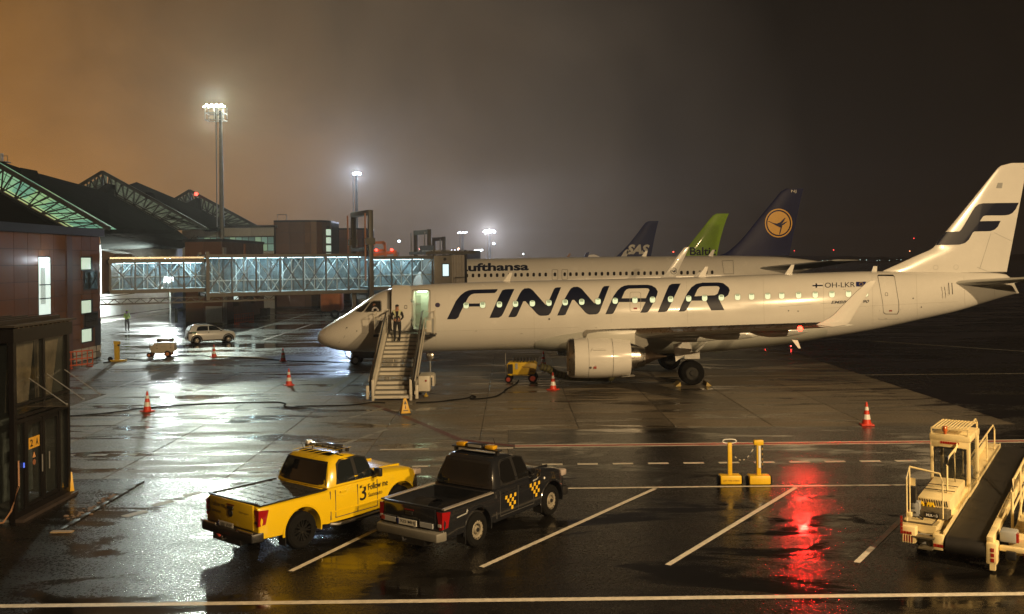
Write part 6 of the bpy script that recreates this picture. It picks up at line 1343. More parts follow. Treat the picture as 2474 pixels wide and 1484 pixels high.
Bx(MB().box((XK + .04, 23.02, 1.30), (.03, .05, .12)), 'door_button', mat('blue_led', (.1, .2, 1), .3, emit=(.08, .16, 1), es=.7), kk)
Bx(MB().box((XK - 3.0, YK0, 2.2), (5.9, .03, 4.2)), 'side_glass', M_kg, kk)
for k in range(4): Bx(MB().box((XK - .9 - k * 1.4, YK0, 2.2), (.10, .10, 4.3)), 'post', M_kf, kk)
Bx(MB().box((XK - 3.0, YK1 - .05, 2.2), (6, .04, 4.2)), 'back_glass', mat('kiosk_interior', (.10, .11, .10), .5, noise=.3), kk); Bx(MB().box((XK - 3, YM, .03), (6, YK1 - YK0, .06)), 'floor', M_fl, kk)
Bx(MB().box((XK - .9, YM, 1.25), (.04, YK1 - YK0 - .3, 2.1)), 'reflection_panel', mat('reflection_panel', (.16, .20, .20), .3, noise=.85, nscale=2.2), kk)  # added mottled panel, its colour imitates apron reflections in the door panes
Bx(MB().box((XK + .13, YM, .04), (.26, YK1 - YK0 + .1, .08)), 'step', mat('step_stone', (.04, .03, .027), .55, noise=.3), kk)
# glass canopy held by rods
cz = 2.73; gA_ = Bx(MB().box((XK + .60, 24.15, cz), (1.05, 2.1, .02)), 'glass_canopy', mat('canopy_glass', (.10, .085, .07), .12, alpha=.5, coat=.5), kk)
for y in (23.25, 24.15, 25.1):
    Bx(MB().tube([(XK + .06, y, 3.42), (XK + 1.0, y, cz + .02)], .013, 6), 'canopy_rod', M_steel, kk); Bx(MB().sphere((XK + 1.0, y, cz + .03), .03, 8), 'rod_fitting', M_steel, kk)
cb_ = MB().tube([(XK + .13, YK0 - .02, 1.5), (XK + .15, YK0 - .05, .9), (XK + .05, YK0 - .2, .35), (XK - .1, YK0 - .3, .08), (XK - .5, YK0 - .35, .04)], .022, 6).build('cable', mat('orange_cord', (.30, .16, .09), .5), None, smooth=True); tag(cb_, 'pale orange cable hanging down beside the kiosk at the left edge', 'cable')
# kerb with broken concrete in front of the kiosk
M_kc = mat('wet_kerb', (.022, .020, .018), .5, noise=.35, nscale=3)
a0_, a1_ = gr(135, 1288), gr(345, 1164); kb = thing('kerb_edge', 'cracked concrete kerb edge running away from the kiosk', 'kerb', (a0_.x, a0_.y, 0)); kb['kind'] = 'structure'; del kb['category']
n = 9
for k in range(n):
    p, q = a0_.lerp(a1_, (k + .04) / n), a0_.lerp(a1_, (k + .96) / n); Bx(MB().bar(p + Vector((0, 0, .016)), q + Vector((0, 0, .016)), .12 + random.uniform(-.03, .03), .035), 'kerbstone', M_kc, kb, bevel=.012)
rb = MB()
for k in range(60):
    p = a0_.lerp(a1_, random.uniform(.25, .72)) + Vector((random.gauss(-.16, .09), random.gauss(0, .08), 0)); rb.sphere(p + Vector((0, 0, .01)), random.uniform(.015, .06), 6, (1.3, 1, .5))
o = rb.build('rubble', mat('broken_concrete', (.16, .11, .075), .7, noise=.3)); tag(o, 'loose broken concrete along the kerb by the kiosk', None, kind='stuff')
pl = gr(150, 1288); o = MB().box((pl.x, pl.y, .03), (.50, .14, .03)).build('plank', mat('plank_wood', (.30, .22, .13), .6)); tag(o, 'short pale plank lying on the ground in front of the kiosk', 'plank')

# ================================================================== PICKUP TRUCKS   (x forward, right side = -y)
def pickup(name, label, loc, hd, c, paint):
    t = thing(name, label, 'pickup truck', loc, hd)
    WB, RO, FO, W, BZ, RZ, BL = c['wb'], c['ro'], c['fo'], c['w'] / 2, c['bed'], c['roof'], c['belt']
    x0, x1, xc = -RO, WB + FO, c['cab0']                 # tail, nose, back of cab
    hood = c['hood']; lv = [(.90, 0), (.975, .05), (1, .28), (1, .55), (.985, .80), (.955, .93), (.88, .985), (.45, 1.0)]
    mat_ = paint
    st_ = [(x0, W * .95, .46, BZ), (x0 + .05, W * .985, .42, BZ + .01), (x0 + .4, W, .40, BZ + .01), (0, W, .38, BZ), (.6, W, .36, BZ), (xc - .02, W, .34, BZ), (xc + .1, W, .34, BL), (xc + 1.2, W, .34, BL), (WB - .75, W, .34, BL + .02), (WB - .5, W, .35, hood + .05), (WB, W, .36, hood + .02), (WB + FO * .5, W * .97, .36, hood - .02), (WB + FO * .82, W * .90, .38, hood - .12), (WB + FO * .96, W * .80, .42, hood - .28), (WB + FO, W * .72, .46, hood - .42)]
    body = MB().loft(ring_loft(st_, lv)).build('body', mat_, t, smooth=True, auto=.7)
    for x in (0, WB): arch(body, x, c['arch'], c['r'] + .02, 2 * W + .02)
    # bed
    bx0, bx1 = x0 + .09, xc - .06
    bool_cut_local(body, MB().box(((bx0 + bx1) / 2, 0, BZ + .1 - (c['bd'] / 2 - .1)), (bx1 - bx0, 2 * W - .22, c['bd'])) if not c['cover'] else MB().box(((bx0 + bx1) / 2, 0, BZ), (bx1 - bx0, 2 * W - .20, .10)))
    if c['cover']:
        MB().box(((bx0 + bx1) / 2, 0, BZ - .012), (bx1 - bx0 - .01, 2 * W - .22, .05)).build('bed_cover', c['cover'], t)
        for k in range(1, 7): MB().box((bx0 + (bx1 - bx0) * k / 7, 0, BZ + .016), (.018, 2 * W - .26, .006)).build('cover_joint', M_seam, t)
    else:
        for s_ in (-1, 1): MB().lathe((0, s_ * (W - .2), c['r'] + .05), (0, 1, 0), [(-.12, 0), (-.12, .36), (.12, .36)], 20).build('wheel_box', M_blk, t, smooth=True)
        MB().box(((bx0 + bx1) / 2, 0, BZ - c['bd'] + .115), (bx1 - bx0 - .02, 2 * W - .24, .02)).build('bed_liner', mat('bed_liner', (.03, .024, .018), .6, noise=.4), t)
    for s_ in (-1, 1): MB().bar((bx0 - .05, s_ * (W - .06), BZ + .022), (bx1 + .04, s_ * (W - .06), BZ + .022), .085, .03).build('bed_rail', c['rail'], t)
    MB().box((bx0 - .04, 0, BZ + .022), (.07, 2 * W - .15, .03)).build('tailgate_cap', M_blk, t, bevel=.008)
    # cabin
    L = [(BL - .03, xc + .00, c['ws0'], W - .035), (BL + .10, xc + .035, c['ws0'] - .16, W - .055), (BL + .28, xc + .10, c['ws0'] - .45, W - .115), (RZ - .10, xc + .20, c['ws1'] + .1, W - .215), (RZ - .035, xc + .27, c['ws1'] - .12, W - .27), (RZ, xc + .48, c['ws1'] - .45, W - .40)]
    rg = []
    for z, a, b_, w in L: rg.append([(a + .14, -w, z), ((a + b_) / 2, -w - .006, z), (b_ - .22, -w, z), (b_ - .06, -w * .90, z), (b_, -w * .6, z), (b_ + .03, 0, z), (b_, w * .6, z), (b_ - .06, w * .9, z), (b_ - .22, w, z), ((a + b_) / 2, w + .006, z), (a + .14, w, z), (a + .03, w * .93, z), (a, w * .75, z), (a - .01, 0, z), (a, -w * .75, z), (a + .03, -w * .93, z)])
    MB().loft(rg).build('cabin', mat_, t, smooth=True, auto=.75)
    zz = [l[0] for l in L]; Wf = lambda z: float(np.interp(z, zz, [l[3] for l in L])); Af = lambda z: float(np.interp(z, zz, [l[1] for l in L])); Bf = lambda z: float(np.interp(z, zz, [l[2] for l in L]))
    z0, z1 = BL + .035, RZ - .115; bp = c['bpil']
    gr_ = c['glass']
    for s_ in (-1, 1):
        fs = lambda u, v, o_=.012: (u, s_ * (Wf(v) + o_), v)
        rearw = [(xc + .30, z0 + .12), (xc + .38, z0 + .01), (bp - .05, z0), (bp - .06, z1), (xc + .52, z1 - .01), (xc + .42, z1 - .07)]
        frw = [(bp + .05, z0), (c['ws0'] - .30, z0 + .0), (c['ws0'] - .42, z0 + .13), (c['ws1'] + .18, z1 - .04), (c['ws1'] - .02, z1 + .01), (bp + .04, z1)]
        flat([[(xc + .25, z0 - .02), (c['ws0'] - .22, z0 - .03), (c['ws0'] - .40, z0 + .16), (c['ws1'] + .22, z1 - .03), (c['ws1'] - .02, z1 + .04), (xc + .48, z1 + .03), (xc + .36, z1 - .05)]], lambda u, v: fs(u, v, .007), None, .06).build('window_surround', c['pil'], t)
        flat([rearw], fs, None, .06).build('side_window', gr_, t); flat([frw], fs, None, .06).build('side_window', gr_, t)
        # door gaps and sculpted crease, handles, mirror
        for dx in (xc + .20, bp, c['ws0'] - .26):
            MB().bar((dx, s_ * (W + .001), .48), (dx + (.0), s_ * (W - .004), BL - .09), .014, .008, up=(0, 1, 0)).build('door_gap', M_seam, t)
        MB().bar((xc + .20, s_ * (W + .001), .48), (c['ws0'] - .26, s_ * (W + .001), .48), .014, .008, up=(0, 1, 0)).build('door_gap', M_seam, t)
        MB().bar((xc + .06, s_ * (W + .0), .45), (xc + .06, s_ * (W - .02), BZ - .04), .02, .012, up=(0, 1, 0)).build('bed_gap', M_seam, t)
        for hx in (xc + .42, bp + .20): MB().box((hx, s_ * (W + .008), BL - .16), (.18, .03, .045)).build('door_handle', c['hand'], t, bevel=.01)
        MB().box((c['ws0'] - .36, s_ * (W + .14), BL + .12), (.10, .22, .20)).build('mirror', c['mir'], t, bevel=.03); MB().box((c['ws0'] - .37, s_ * (W + .02), BL + .03), (.08, .12, .06)).build('mirror_arm', M_blk, t)
        # arch lips
        for x in (0, WB):
            aa = [R(d) for d in range(-12, 193, 9)]; ra = c['arch']
            MB().loft([[(x + r_ * math.cos(a), s_ * yy, c['r'] + .02 + r_ * math.sin(a)) for a in aa] for r_, yy in ((ra - .005, W - .12), (ra, W + .006), (ra + .03, W + .010), (ra + .05, W - .01))], False, False).build('arch_lip', c['lip'], t, smooth=True)
            MB().loft([[(x + (ra + .01) * math.cos(a), s_ * yy, c['r'] + .02 + (ra + .01) * math.sin(a)) for a in aa] for yy in (W - .03, W - .6)], False, False).build('wheel_liner', M_blk, t)
        MB().tube([(xc + .05, s_ * (W - .02), .36), (xc + .2, s_ * (W + .06), .34), (WB - .62, s_ * (W + .06), .34), (WB - .5, s_ * (W - .02), .36)], .04, 8).build('side_step', c['step'], t, smooth=True) if c['step'] else None
        # mud flaps, tail lights, head lights
        MB().box((-c['r'] - .06, s_ * (W - .13), .34), (.02, .24, .34)).build('mud_flap', M_blk, t); MB().box((WB - c['r'] - .06, s_ * (W - .13), .30), (.02, .24, .26)).build('mud_flap', M_blk, t)
        tl_ = c['tail']; z_a, z_b, wd_ = tl_
        lt = MB().loft([[(x0 - .012, s_ * (W * .99 - wd_ * .55), z_a), (x0 - .012, s_ * (W * .965), z_a + .02), (x0 + .14, s_ * (W + .006), z_a + .05), (x0 + .14, s_ * (W - .04), z_a + .05)], [(x0 - .012, s_ * (W * .99 - wd_), z_b), (x0 - .008, s_ * (W * .97), z_b), (x0 + .22, s_ * (W + .008), z_b - .02), (x0 + .22, s_ * (W - .05), z_b - .02)]]).build('tail_light', c['tlm'], t, smooth=True)
        MB().box((x0 - .02, s_ * (W * .96 - wd_ * .35), z_a + (z_b - z_a) * .28), (.012, wd_ * .45, (z_b - z_a) * .16)).build('reverse_lens', c['rev'], lt)
        MB().box((WB + FO * .86, s_ * (W * .80), hood - .20), (.25, .22, .16)).build('headlight', mat('headlight_lens', (.35, .30, .28), .15, coat=.8), t, bevel=.04)
    MB().box((WB + FO - .02, 0, hood - .4), (.08, 1.1, .3)).build('grille', M_blk, t, bevel=.02); MB().box((WB + FO - .05, 0, .46), (.25, 1.7, .24)).build('front_bumper', M_blk, t, bevel=.05)
    MB().loft([[(Bf(z) + .0 - .0 + .012, -Wf(z) * .6, z), (Bf(z) + .045, 0, z), (Bf(z) + .012, Wf(z) * .6, z)] for z in (BL + .05, BL + .28, RZ - .1)], False, False).build('windscreen', M_glass, t)
    # hood ridges
    for s_ in (-1, 1): MB().tube([(WB - .5, s_ * .55, hood + .035), (WB + FO * .5, s_ * .5, hood - .01)], .03, 8).build('hood_ridge', mat_, t, smooth=True)
    # rear window
    fr = lambda u, v, o_=.015: (Af(v) - .012 - o_ + .035 * (abs(u) / (W - .2)) ** 3, u, v)
    zr0, zr1 = BL + .02, RZ - .15
    flat([[(-W + .14, zr0 - .02), (W - .14, zr0 - .02), (W - .26, zr1 + .05), (-W + .26, zr1 + .05)]], lambda u, v: fr(u, v, .008), .2, .08).build('window_surround', c['pil'], t)
    flat([[(-W + .20, zr0 + .03), (-W + .26, zr0), (W - .26, zr0), (W - .20, zr0 + .03), (W - .29, zr1), (-W + .29, zr1)]], fr, .2, .08).build('rear_window', c['rglass'], t)
    # tailgate
    MB().box((x0 - .018, 0, (BZ + .58) / 2 + .03), (.03, 2 * W - 2 * c['tail'][2] - .06, BZ - .58 - .02)).build('tailgate', mat_, t, bevel=.012)
    MB().box((x0 - .045, 0, BZ - .14), (.03, .20, .07)).build('tailgate_handle', M_blk, t, bevel=.01)
    MB().box((x0 - .04, 0, BZ - .075), (.012, .26, .022)).build('brake_light', mat('dim_red_lens', (.15, .012, .01), .2), t)
    # bumper
    bm_ = c['bump']; MB().loft([[(x0 + .1, y, z) for y, z in ((-W - .01, .40), (W + .01, .40), (W + .01, .60), (-W - .01, .60))], [(x0 - .16, y, z) for y, z in ((-W * .93, .40), (W * .93, .40), (W * .93, .58), (-W * .93, .58))]]).build('rear_bumper', bm_, t, bevel=.03)
    pz = .66 if c['plz'] is None else c['plz']
    p_ = MB().box((x0 - .09, c['ply'], pz), (.015, .53, .125)).build('number_plate', mat('plate_white', (.62, .62, .58), .4, emit=(.6, .6, .5), es=.0), t)
    MB().box((x0 - .10, c['ply'] + .25, pz), (.006, .045, .12)).build('plate_band', mat('flag_blue', (.012, .02, .12)), p_)
    text(c['plate'], lambda u, v: (x0 - .099, c['ply'] + .19 - u * .42, pz - .04 + v * .08), bold=.012).build('plate_text', M_blk, p_)
    MB().box((x0 + .3, 0, .34), (.9, 1.0, .12)).build('underbody', M_blk, t); MB().box(((WB) / 2, 0, .36), (WB + .2, 1.1, .14)).build('underbody', M_blk, t); MB().tube([(x0 - .16, 0, .36), (x0 - .26, 0, .36), (x0 - .26, 0, .44)], .025, 8).build('tow_hook', M_blk, t, smooth=True)
    for x in (0, WB): MB().tube([(x, -W + .2, c['r']), (x, W - .2, c['r'])], .06, 8).build('axle', M_blk, t)
    wheelset(t, [(x, y) for x in (0, WB) for y in (-W + .13, W - .13)], c['r'], .25, c['rim'], c['spk'], c['rs'])
    return t, x0, W, L
M_tlr = mat('tail_lens_red', (.26, .006, .008), .12, coat=1); M_chr = mat('chrome', (.6, .6, .6), .12, 1.)
def lens(c, es): return mat('lens_' + str(c[0])[2:4], c, .15, coat=1)
def place(rear_px, front_px_dir, wdt):
    q = gr(*rear_px); return q
HDG = math.atan2(6.17, 4.36)
# yellow truck
YELL = mat('follow_me_yellow', (.66, .45, .008), .22, coat=.7, noise=.06, nscale=.8, rnoise=.05)
cA = dict(wb=2.95, ro=1.12, fo=.80, w=1.96, bed=1.13, roof=1.80, belt=1.19, cab0=.72, ws0=2.45, ws1=1.76, bpil=1.58, hood=1.20, arch=.49, r=.40, bd=.5, cover=mat('roller_cover', (.028, .028, .030), .3, noise=.3, nscale=4, rnoise=.12), rail=M_blk, glass=M_glass, rglass=mat('rear_glass', (.003, .004, .005), .03, coat=1), pil=M_blk, hand=YELL, mir=M_blk, lip=YELL, step=mat('step_tube', (.05, .045, .04), .35), tail=(.70, 1.06, .17), tlm=M_tlr, rev=mat('tail_lens_dark', (.05, .004, .004), .1, coat=1), bump=M_blk, plate='088 VNY', plz=.62, ply=.10, rim=mat('black_alloy', (.02, .02, .02), .28, .5, coat=.5), spk=8, rs=.66)
qa = gr(731.7, 1326); ra = Vector((math.sin(HDG), -math.cos(HDG), 0)); W2 = .98
HA = HDG - R(3.5); oa = Vector((qa.x, qa.y, 0)) - Vector((math.sin(HA), -math.cos(HA), 0)) * (W2 - .02)
ta, xa0, Wa, La = pickup('pickup_truck', 'yellow double-cab pickup lettered Follow me, with a black bed cover and roof light bar', (oa.x, oa.y, 0), HA, cA, YELL)
side = lambda x0_, z0_, w_, h_: (lambda u, v: (x0_ + u * w_, -Wa - .006, z0_ + v * h_))
M_tx = mat('vinyl_black', (.02, .016, .01), .4)
for tx, (a, z, w_, h_) in (('3', (1.64, .70, .20, .36)), ('Follow me', (1.90, .90, .62, .15)), ('Saateauto', (1.90, .74, .44, .10))): 
    text(tx, side(a, z, w_, h_), bold=.008).build('door_lettering', M_tx, ta)
for tx, (a, z, w_, h_) in (('3', (.88, .78, .14, .28)), ('Follow me', (.70, .95, .50, .11)), ('Saateauto', (.70, .82, .34, .07)), ('Tallinn airport', (-.30, .92, .34, .04))):
    text(tx, lambda u, v: (xa0 - .038, a - u * w_, z + v * h_), bold=.006).build('tailgate_lettering', mat('vinyl_brown', (.05, .03, .008), .4), ta)
MB().lathe((xa0 - .04, .0, .88), (-1, 0, 0), [(0, .085), (.012, .08)], 20, True).build('emblem', M_blk, ta)
text('VW', lambda u, v: (xa0 - .056, .045 - u * .09, .84 + v * .08)).build('emblem_letters', M_chr, ta)
for s_ in (-1, 1): MB().box((xa0 - .14, s_ * .66, .60), (.06, .56, .055)).build('bumper_trim', M_chr, ta, bevel=.015); MB().box((1.7, s_ * .983, .62), (1.8, .012, .03)).build('door_crease', YELL, ta)
# roof bars and light bar
for x in (1.40, 1.60): 
    MB().box((x, 0, 1.885), (.05, 1.30, .03)).build('roof_bar', M_chr, ta)
    for s_ in (-1, 1): MB().box((x, s_ * .60, 1.85), (.07, .08, .08)).build('bar_foot', M_blk, ta, bevel=.015)
MB().box((1.50, .0, 1.93), (.26, .9, .05)).build('light_bar', mat('light_bar', (.02, .02, .02), .15, coat=1), ta, bevel=.02)
for k in range(4): MB().box((1.365, -.33 + k * .22, 1.93), (.012, .17, .03)).build('light_segment', M_grey, ta)
MB().box((1.42, .55, 1.93), (.14, .10, .10)).build('loudspeaker', M_rf, ta, bevel=.02)
for k in range(5): MB().box((1.35, -.45 + k * .22, 1.862 - .0), (1.0, .02, .008)).build('roof_rib', YELL, ta)
MB().tube([(1.15, .42, 1.84), (1.0, .44, 2.2)], .006, 5).build('antenna', M_blk, ta); MB().tube([(1.12, .05, 1.86), (1.15, .05, 1.93)], .03, 6).build('antenna_base', M_blk, ta)
tow = MB().tube([(xa0 - .2, .18, .38), (xa0 - .28, .14, .46), (xa0 - .28, .06, .46), (xa0 - .22, .04, .38)], .014, 6).build('red_tow_cable', P_r, ta, smooth=True)
# dark truck
GRAP = mat('graphite_paint', (.011, .012, .015), .16, coat=.7, noise=.08, nscale=1, rnoise=.05)
cB = dict(wb=2.95, ro=1.18, fo=.80, w=1.82, bed=1.03, roof=1.76, belt=1.13, cab0=.62, ws0=2.42, ws1=1.72, bpil=1.52, hood=1.12, arch=.46, r=.375, bd=.46, cover=None, rail=mat('rail_grey', (.22, .20, .18), .4), glass=mat('clear_dark_glass', (.006, .006, .006), .04, coat=1), rglass=mat('rear_glass_b', (.004, .006, .008), .03, coat=1), pil=M_blk, hand=GRAP, mir=M_chr, lip=GRAP, step=None, tail=(.62, 1.00, .17), tlm=M_tlr, rev=mat('reverse_lens', (.45, .42, .4), .15, coat=1), bump=mat('grey_bumper', (.14, .135, .12), .5, noise=.15), plate='925 MHJ', plz=.70, ply=.02, rim=mat('steel_rim', (.42, .38, .30), .35, .5, noise=.15), spk=0, rs=.66)
qb = gr(1154.5, 1321.5); ob = Vector((qb.x, qb.y, 0)) - ra * (.91 - .02)
tb, xb0, Wb, Lb = pickup('pickup_truck', 'dark grey double-cab pickup with open bed and yellow checker squares on its doors', (ob.x, ob.y, 0), HDG, cB, GRAP)
M_ck = mat('checker_yellow', (.66, .42, .03), .35)
for (bx_, bz_) in ((.98, .55), (1.96, .62)):
    for i in range(5):
        for j in range(4):
            if (i + j) % 2 == 0 or (i + j < 2): continue
            if i + (3 - j) > 6 or (i == 0 and j == 0): continue
            o = flat([[(bx_ + i * .088 + .004, bz_ + j * .088), (bx_ + i * .088 + .084, bz_ + j * .088), (bx_ + i * .088 + .084, bz_ + j * .088 + .082), (bx_ + i * .088 + .004, bz_ + j * .088 + .082)]], lambda u, v: (u + (v - .7) * .12, -Wb - .007, v)).build('checker_square', M_ck, tb)
for x in (0, 2.95):
    for s_ in (-1, 1):
        yo = s_ * (Wb - .13 + .10)
        MB().lathe((x, yo, .375), (0, s_, 0), [(-.05, .04), (-.05, .12), (.0, .13), (.01, .17), (-.02, .235)], 26).build('rim_disc', cB['rim'], tb, smooth=True)
        for k in range(14): a = 2 * math.pi * k / 14; MB().lathe((x + .195 * math.cos(a), yo + s_ * .004, .375 + .195 * math.sin(a)), (0, s_, 0), [(-.01, .016), (.004, .016)], 8, True).build('rim_hole', M_blk, tb)
        MB().lathe((x, yo, .375), (0, s_, 0), [(-.02, .05), (.03, .045), (.035, .01)], 12, True).build('hub_cap', M_blk, tb)
M_amb2 = mat('amber_beacon_lens', (.55, .30, .01), .18, coat=1)
MB().box((1.15, 0, 1.86), (.16, 1.36, .03)).build('beacon_bar', M_blk, tb)
for s_ in (-1, 1): MB().box((1.15, s_ * .6, 1.80), (.10, .05, .10)).build('bar_foot', M_blk, tb); MB().box((1.15, s_ * .42, 1.925), (.20, .26, .10)).build('amber_beacon', M_amb2, tb, bevel=.04)
MB().box((1.15, 0, 1.925), (.16, .52, .10)).build('beacon_housing', M_blk, tb, bevel=.03); MB().box((1.065, 0, 1.925), (.01, .38, .06)).build('speaker_grille', M_grey, tb)
text('TALLINN AIRPORT', lambda u, v: (Lb[4][1] + .02 + .12, .45 - u * .66, 1.70 + v * .045)).build('roof_lettering', P_y, tb)['kind'] = 'stuff'
MB().tube([(1.5, -.35, 1.76), (1.35, -.33, 2.1)], .006, 5).build('antenna', M_blk, tb)
for s_ in (-1, 1): MB().box((xb0 - .06, s_ * .52 + .02, .70), (.03, .34, .10)).build('bumper_step_light', mat('clear_lens', (.35, .37, .4), .15, coat=1), tb)
MB().box((xb0 - .06, .72, .70), (.035, .10, .08)).build('fog_reflector', P_r, tb)
for a in (-30, 30): MB().prism([(xb0 - .035, .0, .86), (xb0 - .035, .03 if a > 0 else -.03, .895), (xb0 - .035, .07 if a > 0 else -.07, .86), (xb0 - .035, .03 if a > 0 else -.03, .84)], (-.01, 0, 0)).build('emblem', M_chr, tb)
for (a, z, w_, h_) in ((2.12, 1.00, .20, .03), (-.75, .80, .34, .025)): MB().prism([(a, -Wb - .006, z), (a + w_, -Wb - .006, z + .02), (a + w_, -Wb - .006, z + .02 + h_), (a, -Wb - .006, z + h_)], (0, -.002, 0)).build('side_mark', M_grey, tb); MB().prism([(a + w_, -Wb - .006, z + .02), (a + w_ + .05, -Wb - .006, z + .07), (a + w_ + .02, -Wb - .006, z + .12), (a + w_ - .02, -Wb - .006, z + .07)], (0, -.002, 0)).build('side_mark', M_grey, tb)
MB().lathe((2.62, -Wb - .003, .99), (0, -1, 0), [(0, .03), (.006, .028)], 12, True).build('side_repeater', M_rf, tb)

# ================================================================== BELT LOADER  (x along the belt away from the camera, right = -y)
LO = gr(2281, 1297, .55); LD = R(54.8)
M_bl = mat('loader_cream', (.78, .64, .34), .35, noise=.12, nscale=2.2, rnoise=.1); M_belt = mat('conveyor_rubber', (.014, .013, .012), .55, noise=.35, nscale=5)
M_grate = mat('step_grating', (.14, .12, .08), .45, .4, noise=.3, nscale=14); P_rl = mat('reflector_red', (.32, .02, .012), .25, coat=.5)
bl = thing('belt_loader', 'cream conveyor belt loader with a glazed driver cab and railings at the right edge', 'belt loader', (LO.x, LO.y, 0), LD)
def lb(name, c, d, m, bev=0., par=None, **k): return MB().box(c, d).build(name, m, par or bl, bevel=bev, **k)
BW, BLN = .78, 7.8; z0b, z1b = .55, 1.06; ez = lambda x: z0b + (z1b - z0b) * x / BLN
# belt and its frame
MB().bar((.1, -BW / 2, ez(.1) - .02), (BLN, -BW / 2, ez(BLN) - .02), BW - .06, .05).build('belt', M_belt, bl)
MB().lathe((.10, -BW / 2, ez(0) - .16), (0, 1, 0), [(-BW / 2 + .03, .0), (-BW / 2 + .03, .17), (BW / 2 - .03, .17), (BW / 2 - .03, 0)], 24).build('belt_roller', M_belt, bl, smooth=True)
MB().bar((.3, -BW / 2, ez(.3) - .22), (BLN - .2, -BW / 2, ez(BLN) - .22), BW - .1, .2).build('belt_frame', M_blk, bl)
MB().bar((.05, .02, ez(0) + .02), (BLN, .02, ez(BLN) + .02), .035, .12).build('side_edge', M_bl, bl); MB().bar((1.2, .20, ez(1.2) + .06), (BLN - .1, .20, ez(BLN) + .06), .34, .04).build('side_shelf', M_bl, bl); MB().bar((1.2, .37, ez(1.2) + .14), (BLN - .4, .37, ez(BLN) + .14), .03, .22).build('side_plate', M_bl, bl)
n = 12
for k in range(n): a, b_ = k / n * BLN, (k + .97) / n * BLN; MB().bar((a, -BW - .05, ez(a) + .05), (b_, -BW - .05, ez(b_) + .05), .12, .16).build('side_segment', M_bl, bl, bevel=.01)
lb('roller_guard', (.14, .14, .42), (.34, .26, .32), M_bl, .03); lb('roller_guard', (.12, -BW - .08, .36), (.34, .20, .42), M_bl, .03)
for k in range(3): lb('reflector', (-.035, .05 + k * .08, .36), (.012, .066, .06), P_rl)
for k in range(3): lb('reflector', (-.055, -BW - .10, .24 + k * .10), (.012, .06, .07), P_rl)
lb('latch_foot', (.0, -BW - .10, .12), (.1, .1, .16), M_bl)
# chassis
lb('chassis', (3.6, .55, .42), (6.4, 1.0, .30), M_bl, .03); lb('bumper_wing', (-.02, .82, .52), (.22, .36, .34), M_bl, .03)
for k in range(5): lb('lamp_guard_bar', (-.14, .70 + k * .06, .44), (.015, .016, .17), M_bl)
lb('rear_lamp', (-.125, .82, .44), (.02, .26, .13), P_rl); 
for k in range(5): lb('reflector', (-.14, .975, .56 + k * .075), (.012, .055, .062), P_rl)
for k in range(3): lb('reflector', (-.14, .90 - k * .07, .56), (.012, .055, .055), P_rl)
lb('deck', (.48, .68, .70), (.62, .72, .035), M_grate); lb('front_board', (.14, .62, .62), (.03, .80, .14), M_bl)
lb('deck_step', (.80, .42, .80), (.42, .74, .14), M_grate, .01); lb('name_board', (.575, .42, .80), (.02, .34, .10), M_blk)
text('MULAG', lambda u, v: (.562, .56 - u * .28, .772 + v * .055), bold=.03).build('name_lettering', M_rf, bl)
lb('boarding_step', (.0, .46, .50), (.30, .52, .03), M_grate); lb('boarding_step', (-.06, .40, .30), (.28, .34, .03), M_grate); lb('step_frame', (.10, .46, .42), (.03, .5, .2), M_grey)
for k in range(9): lb('grate_bar', (.22 + k * .065, .68, .722), (.02, .70, .012), M_bl)
# engine hood with grille and yellow chocks
hx0 = 1.15; MB().prism([(hx0, .10, .62), (hx0, .10, 1.02), (hx0 + 1.75, .10, 1.12), (hx0 + 1.75, .10, .6)], (0, .82, 0)).build('engine_hood', M_bl, bl, bevel=.03)
for r_ in (0, 1):
    for k in range(12): yy = .16 + k * .06; MB().prism([(hx0 - .004, yy, .72 + r_ * .15), (hx0 - .004, yy + .025, .72 + r_ * .15), (hx0 - .004, yy + .055, .84 + r_ * .15), (hx0 - .004, yy + .03, .84 + r_ * .15)], (-.004, 0, 0)).build('vent_slot', M_blk, bl)
for k in range(2):
    yy = .46 + k * .26; MB().prism([(hx0 - .16, yy - .05, .73), (hx0 - .16, yy + .22, .73), (hx0 - .06, yy + .20, .93), (hx0 - .06, yy + .06, .93)], (.06, 0, 0)).build('wheel_chock', mat('chock_bright', (.65, .42, .01), .5), bl)
    text('H', lambda u, v: (hx0 - .155 + v * .07, yy + .17 - u * .12, .77 + v * .12), bold=.02).build('chock_letter', M_blk, bl)
for x in (hx0 + .5, hx0 + .9): lb('hood_strap', (x, .5, 1.075 + (x - hx0) * .055), (.03, .8, .012), M_blk)
# cab
cx_, cw_, cl_ = 2.95, .96, 1.15; cz0, cz1 = .62, 2.02
cab = MB()
for x in (cx_, cx_ + cl_):
    for y in (.02, .02 + cw_): cab.box((x, y, (cz0 + cz1) / 2), (.10, .10, cz1 - cz0))
ys_ = [.02, .02 + cw_]
cabo = lb('cab_roof', (cx_ + cl_ / 2, .5, cz1 + .02), (cl_ + .12, cw_ + .12, .16), M_bl, .03)
for x in (cx_, cx_ + cl_):
    for y in ys_: lb('cab_pillar', (x, y, (cz0 + cz1) / 2), (.09, .09, cz1 - cz0), M_bl, .02)
lb('cab_sill', (cx_, .5, cz0 + .17), (.10, cw_, .36), M_bl, .02); lb('cab_sill', (cx_ + cl_ / 2, .02, cz0 + .12), (cl_, .09, .26), M_bl); lb('cab_sill', (cx_ + cl_ / 2, .02 + cw_, cz0 + .12), (cl_, .09, .26), M_bl); lb('cab_header', (cx_ - .0, .5, cz1 - .12), (.095, cw_, .18), M_bl, .01)
M_lg = mat('cab_glass', (.04, .045, .04), .05, alpha=.35, coat=1)
lb('cab_window', (cx_ - .02, .5, 1.36), (.012, cw_ - .12, .92), M_lg)
